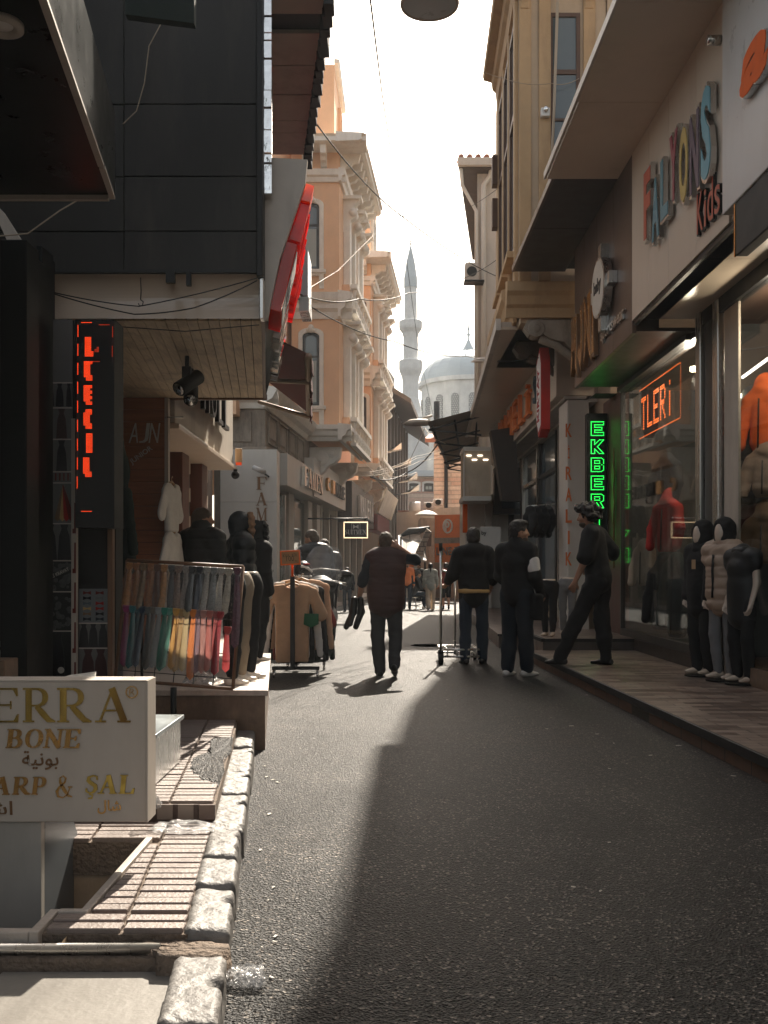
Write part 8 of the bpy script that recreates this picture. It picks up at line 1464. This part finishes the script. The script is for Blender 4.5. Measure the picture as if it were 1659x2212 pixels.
p, J, ch = mannequin('tallest child mannequin with a dark hooded parka and paper tag, by the window', (WX(1515, 10.0), 10.0, bz), R(112), 1.50, dict(m='blackcloth', e=.024, low=.20, quilt=.005, pitch=.16), dict(m='blackcloth', e=.012), 'hooded child mannequins', None, 'blackcloth'); q = MB(); q.fbox(Fr((-.10, .17, 1.22), (.95, .3, 0)), 0, .05, 0, .11, 0, .004); q.build('paper_tag', M['wood'], p, local=True)
p, J, ch = mannequin('middle child mannequin in beige quilted gilet over a black hooded top', (WX(1562, 9.55), 9.55, bz), R(118), 1.50, dict(m='beigepuff', e=.034, low=.12, quilt=.015, pitch=.125, sleeve=.3), dict(m='greycloth', e=.0), 'hooded child mannequins', None, 'blackcloth')
ch('sleeves', arm(J, 'l', .026)+arm(J, 'r', .026), 'blackcloth'); q = MB(); q.tube([(0, .150, 1.38), (0, .168, 1.2), (0, .158, 1.05), (0, .168, .90)], .014, 6); q.build('zip', M['blackcloth'], p, local=True)
p, J, ch = mannequin('front child mannequin in a long black hooded gilet with a small chest badge', (WX(1603, 9.25), 9.25, bz), R(112), 1.42, dict(m='puffblack', e=.022, low=.24, quilt=.003, pitch=.2, sleeve=.25), dict(m='blackcloth', e=.010), 'hooded child mannequins', None, None, True); 
ch('collar', [cap(v3(-.07, .02, 1.50), v3(.07, .02, 1.50), .05, .05, (1, 1.3, 1), .02)], 'puffblack'); q = MB(); n = 18; q.strip(Fr((.10, .16, 1.02), (.9, -.4, 0)), [(.024*math.cos(i/n*6.2832), .024*math.sin(i/n*6.2832)) for i in range(n+1)], .006, 0, .004); q.build('badge', M['khaki'], p, local=True)
# trouser forms on the shop step
def trouser_form(lab, loc, rz, H, m, grp, cuff='manskin', skinm='manskin', e=.004, flare=0, feet=True):
    J = joints(dict(l_an=(-.08, .03, .075), r_an=(.08, -.02, .075), l_kn=(-.09, .03, .49), r_kn=(.09, 0, .49))); sc = H/1.04
    pr = [cap(v3(0, 0, 1.03), v3(0, 0, .92), .098, .112, (1.3, .9, 1), .05)]
    for s in 'lr': pr += leg(J, s, -.014)+(shoe(J[s+'_an'], J[s+'_foot'], 0, .9) if feet else [])
    pr.append(cut(rbox((0, 0, 1.3), (1, 1, .24), .005, 0))); b = skinobj('trouser_form', pr, .013, M[skinm], None, label=lab, cat='mannequin', group=grp); b.location = loc; b.rotation_euler = (0, 0, rz); b.scale = (sc,)*3
    q = [cap(v3(0, 0, .985), v3(0, 0, .90), .110, .118, (1.3, .92, 1), .05)]
    for s in 'lr': q += leg(J, s, e, 1.92, flare)
    q.append(cut(rbox((0, 0, 1.3), (1, 1, .26), .005, 0))); skinobj('trousers', q, .014, M[m], b, folds(.007, .8, 7, 1.5)); return b
trouser_form('half mannequin in dark trousers on the shop step behind the two talking men', (WX(1186, 13.9), 13.9, .302), R(150), .78, 'blackcloth', 'trouser mannequins on the shop step'); trouser_form('half mannequin in grey trousers beside the leaning man', (WX(1226, 14.3), 14.3, .302), R(160), .80, 'greycloth', 'trouser mannequins on the shop step')
for i, (px, Z, m, lab) in enumerate(((500, 7.0, 'blackcloth', 'nearest half mannequin in black trousers beside the tie rack'), (518, 7.25, 'khaki', 'half mannequin in beige trousers between the two black ones'), (538, 7.45, 'blackcloth', 'half mannequin in black trousers with white side stripe at the plinth corner'))): trouser_form(lab, (WX(px, Z), Z, .406), R(-60), .78, m, 'trouser mannequins on the plinth', skinm='manwhite')
# hooded mannequins on the plinth
mannequin('mannequin in black parka with fur trimmed hood behind the tie rack', (WX(522, 8.3), 8.3, .406), R(-70), 1.26, dict(m='puffblack', e=.05, low=.26, quilt=.012, pitch=.15), dict(m='blackcloth', e=.01), 'parka mannequins on the plinth', None, 'puffblack', smat='manwhite', fur='fur', base=False)
mannequin('mannequin in long black coat with shaggy black hood trim on the plinth', (WX(553, 8.9), 8.9, .406), R(-50), 1.22, dict(m='blackcloth', e=.045, low=.40, fold=.006), dict(m='blackcloth', e=.01), 'parka mannequins on the plinth', None, 'blackcloth', smat='manwhite', fur='hair', base=False)
# ------------------------------------------------------------------ hazy air over the whole place
b = MB(); b.box(-90, 90, -25, 150, -1.2, 60); hz = b.build('haze', [], kind='stuff')
hm = bpy.data.materials.new('hazy_air'); hm.use_nodes = True; nt = hm.node_tree; nt.nodes.clear()
pv = _n(nt, 'VolumePrincipled'); pv.inputs['Color'].default_value = (.86, .90, .94, 1); pv.inputs['Density'].default_value = .0008; pv.inputs['Anisotropy'].default_value = .15
ho = _n(nt, 'OutputMaterial'); nt.links.new(pv.outputs[0], ho.inputs['Volume']); hz.data.materials.append(hm)
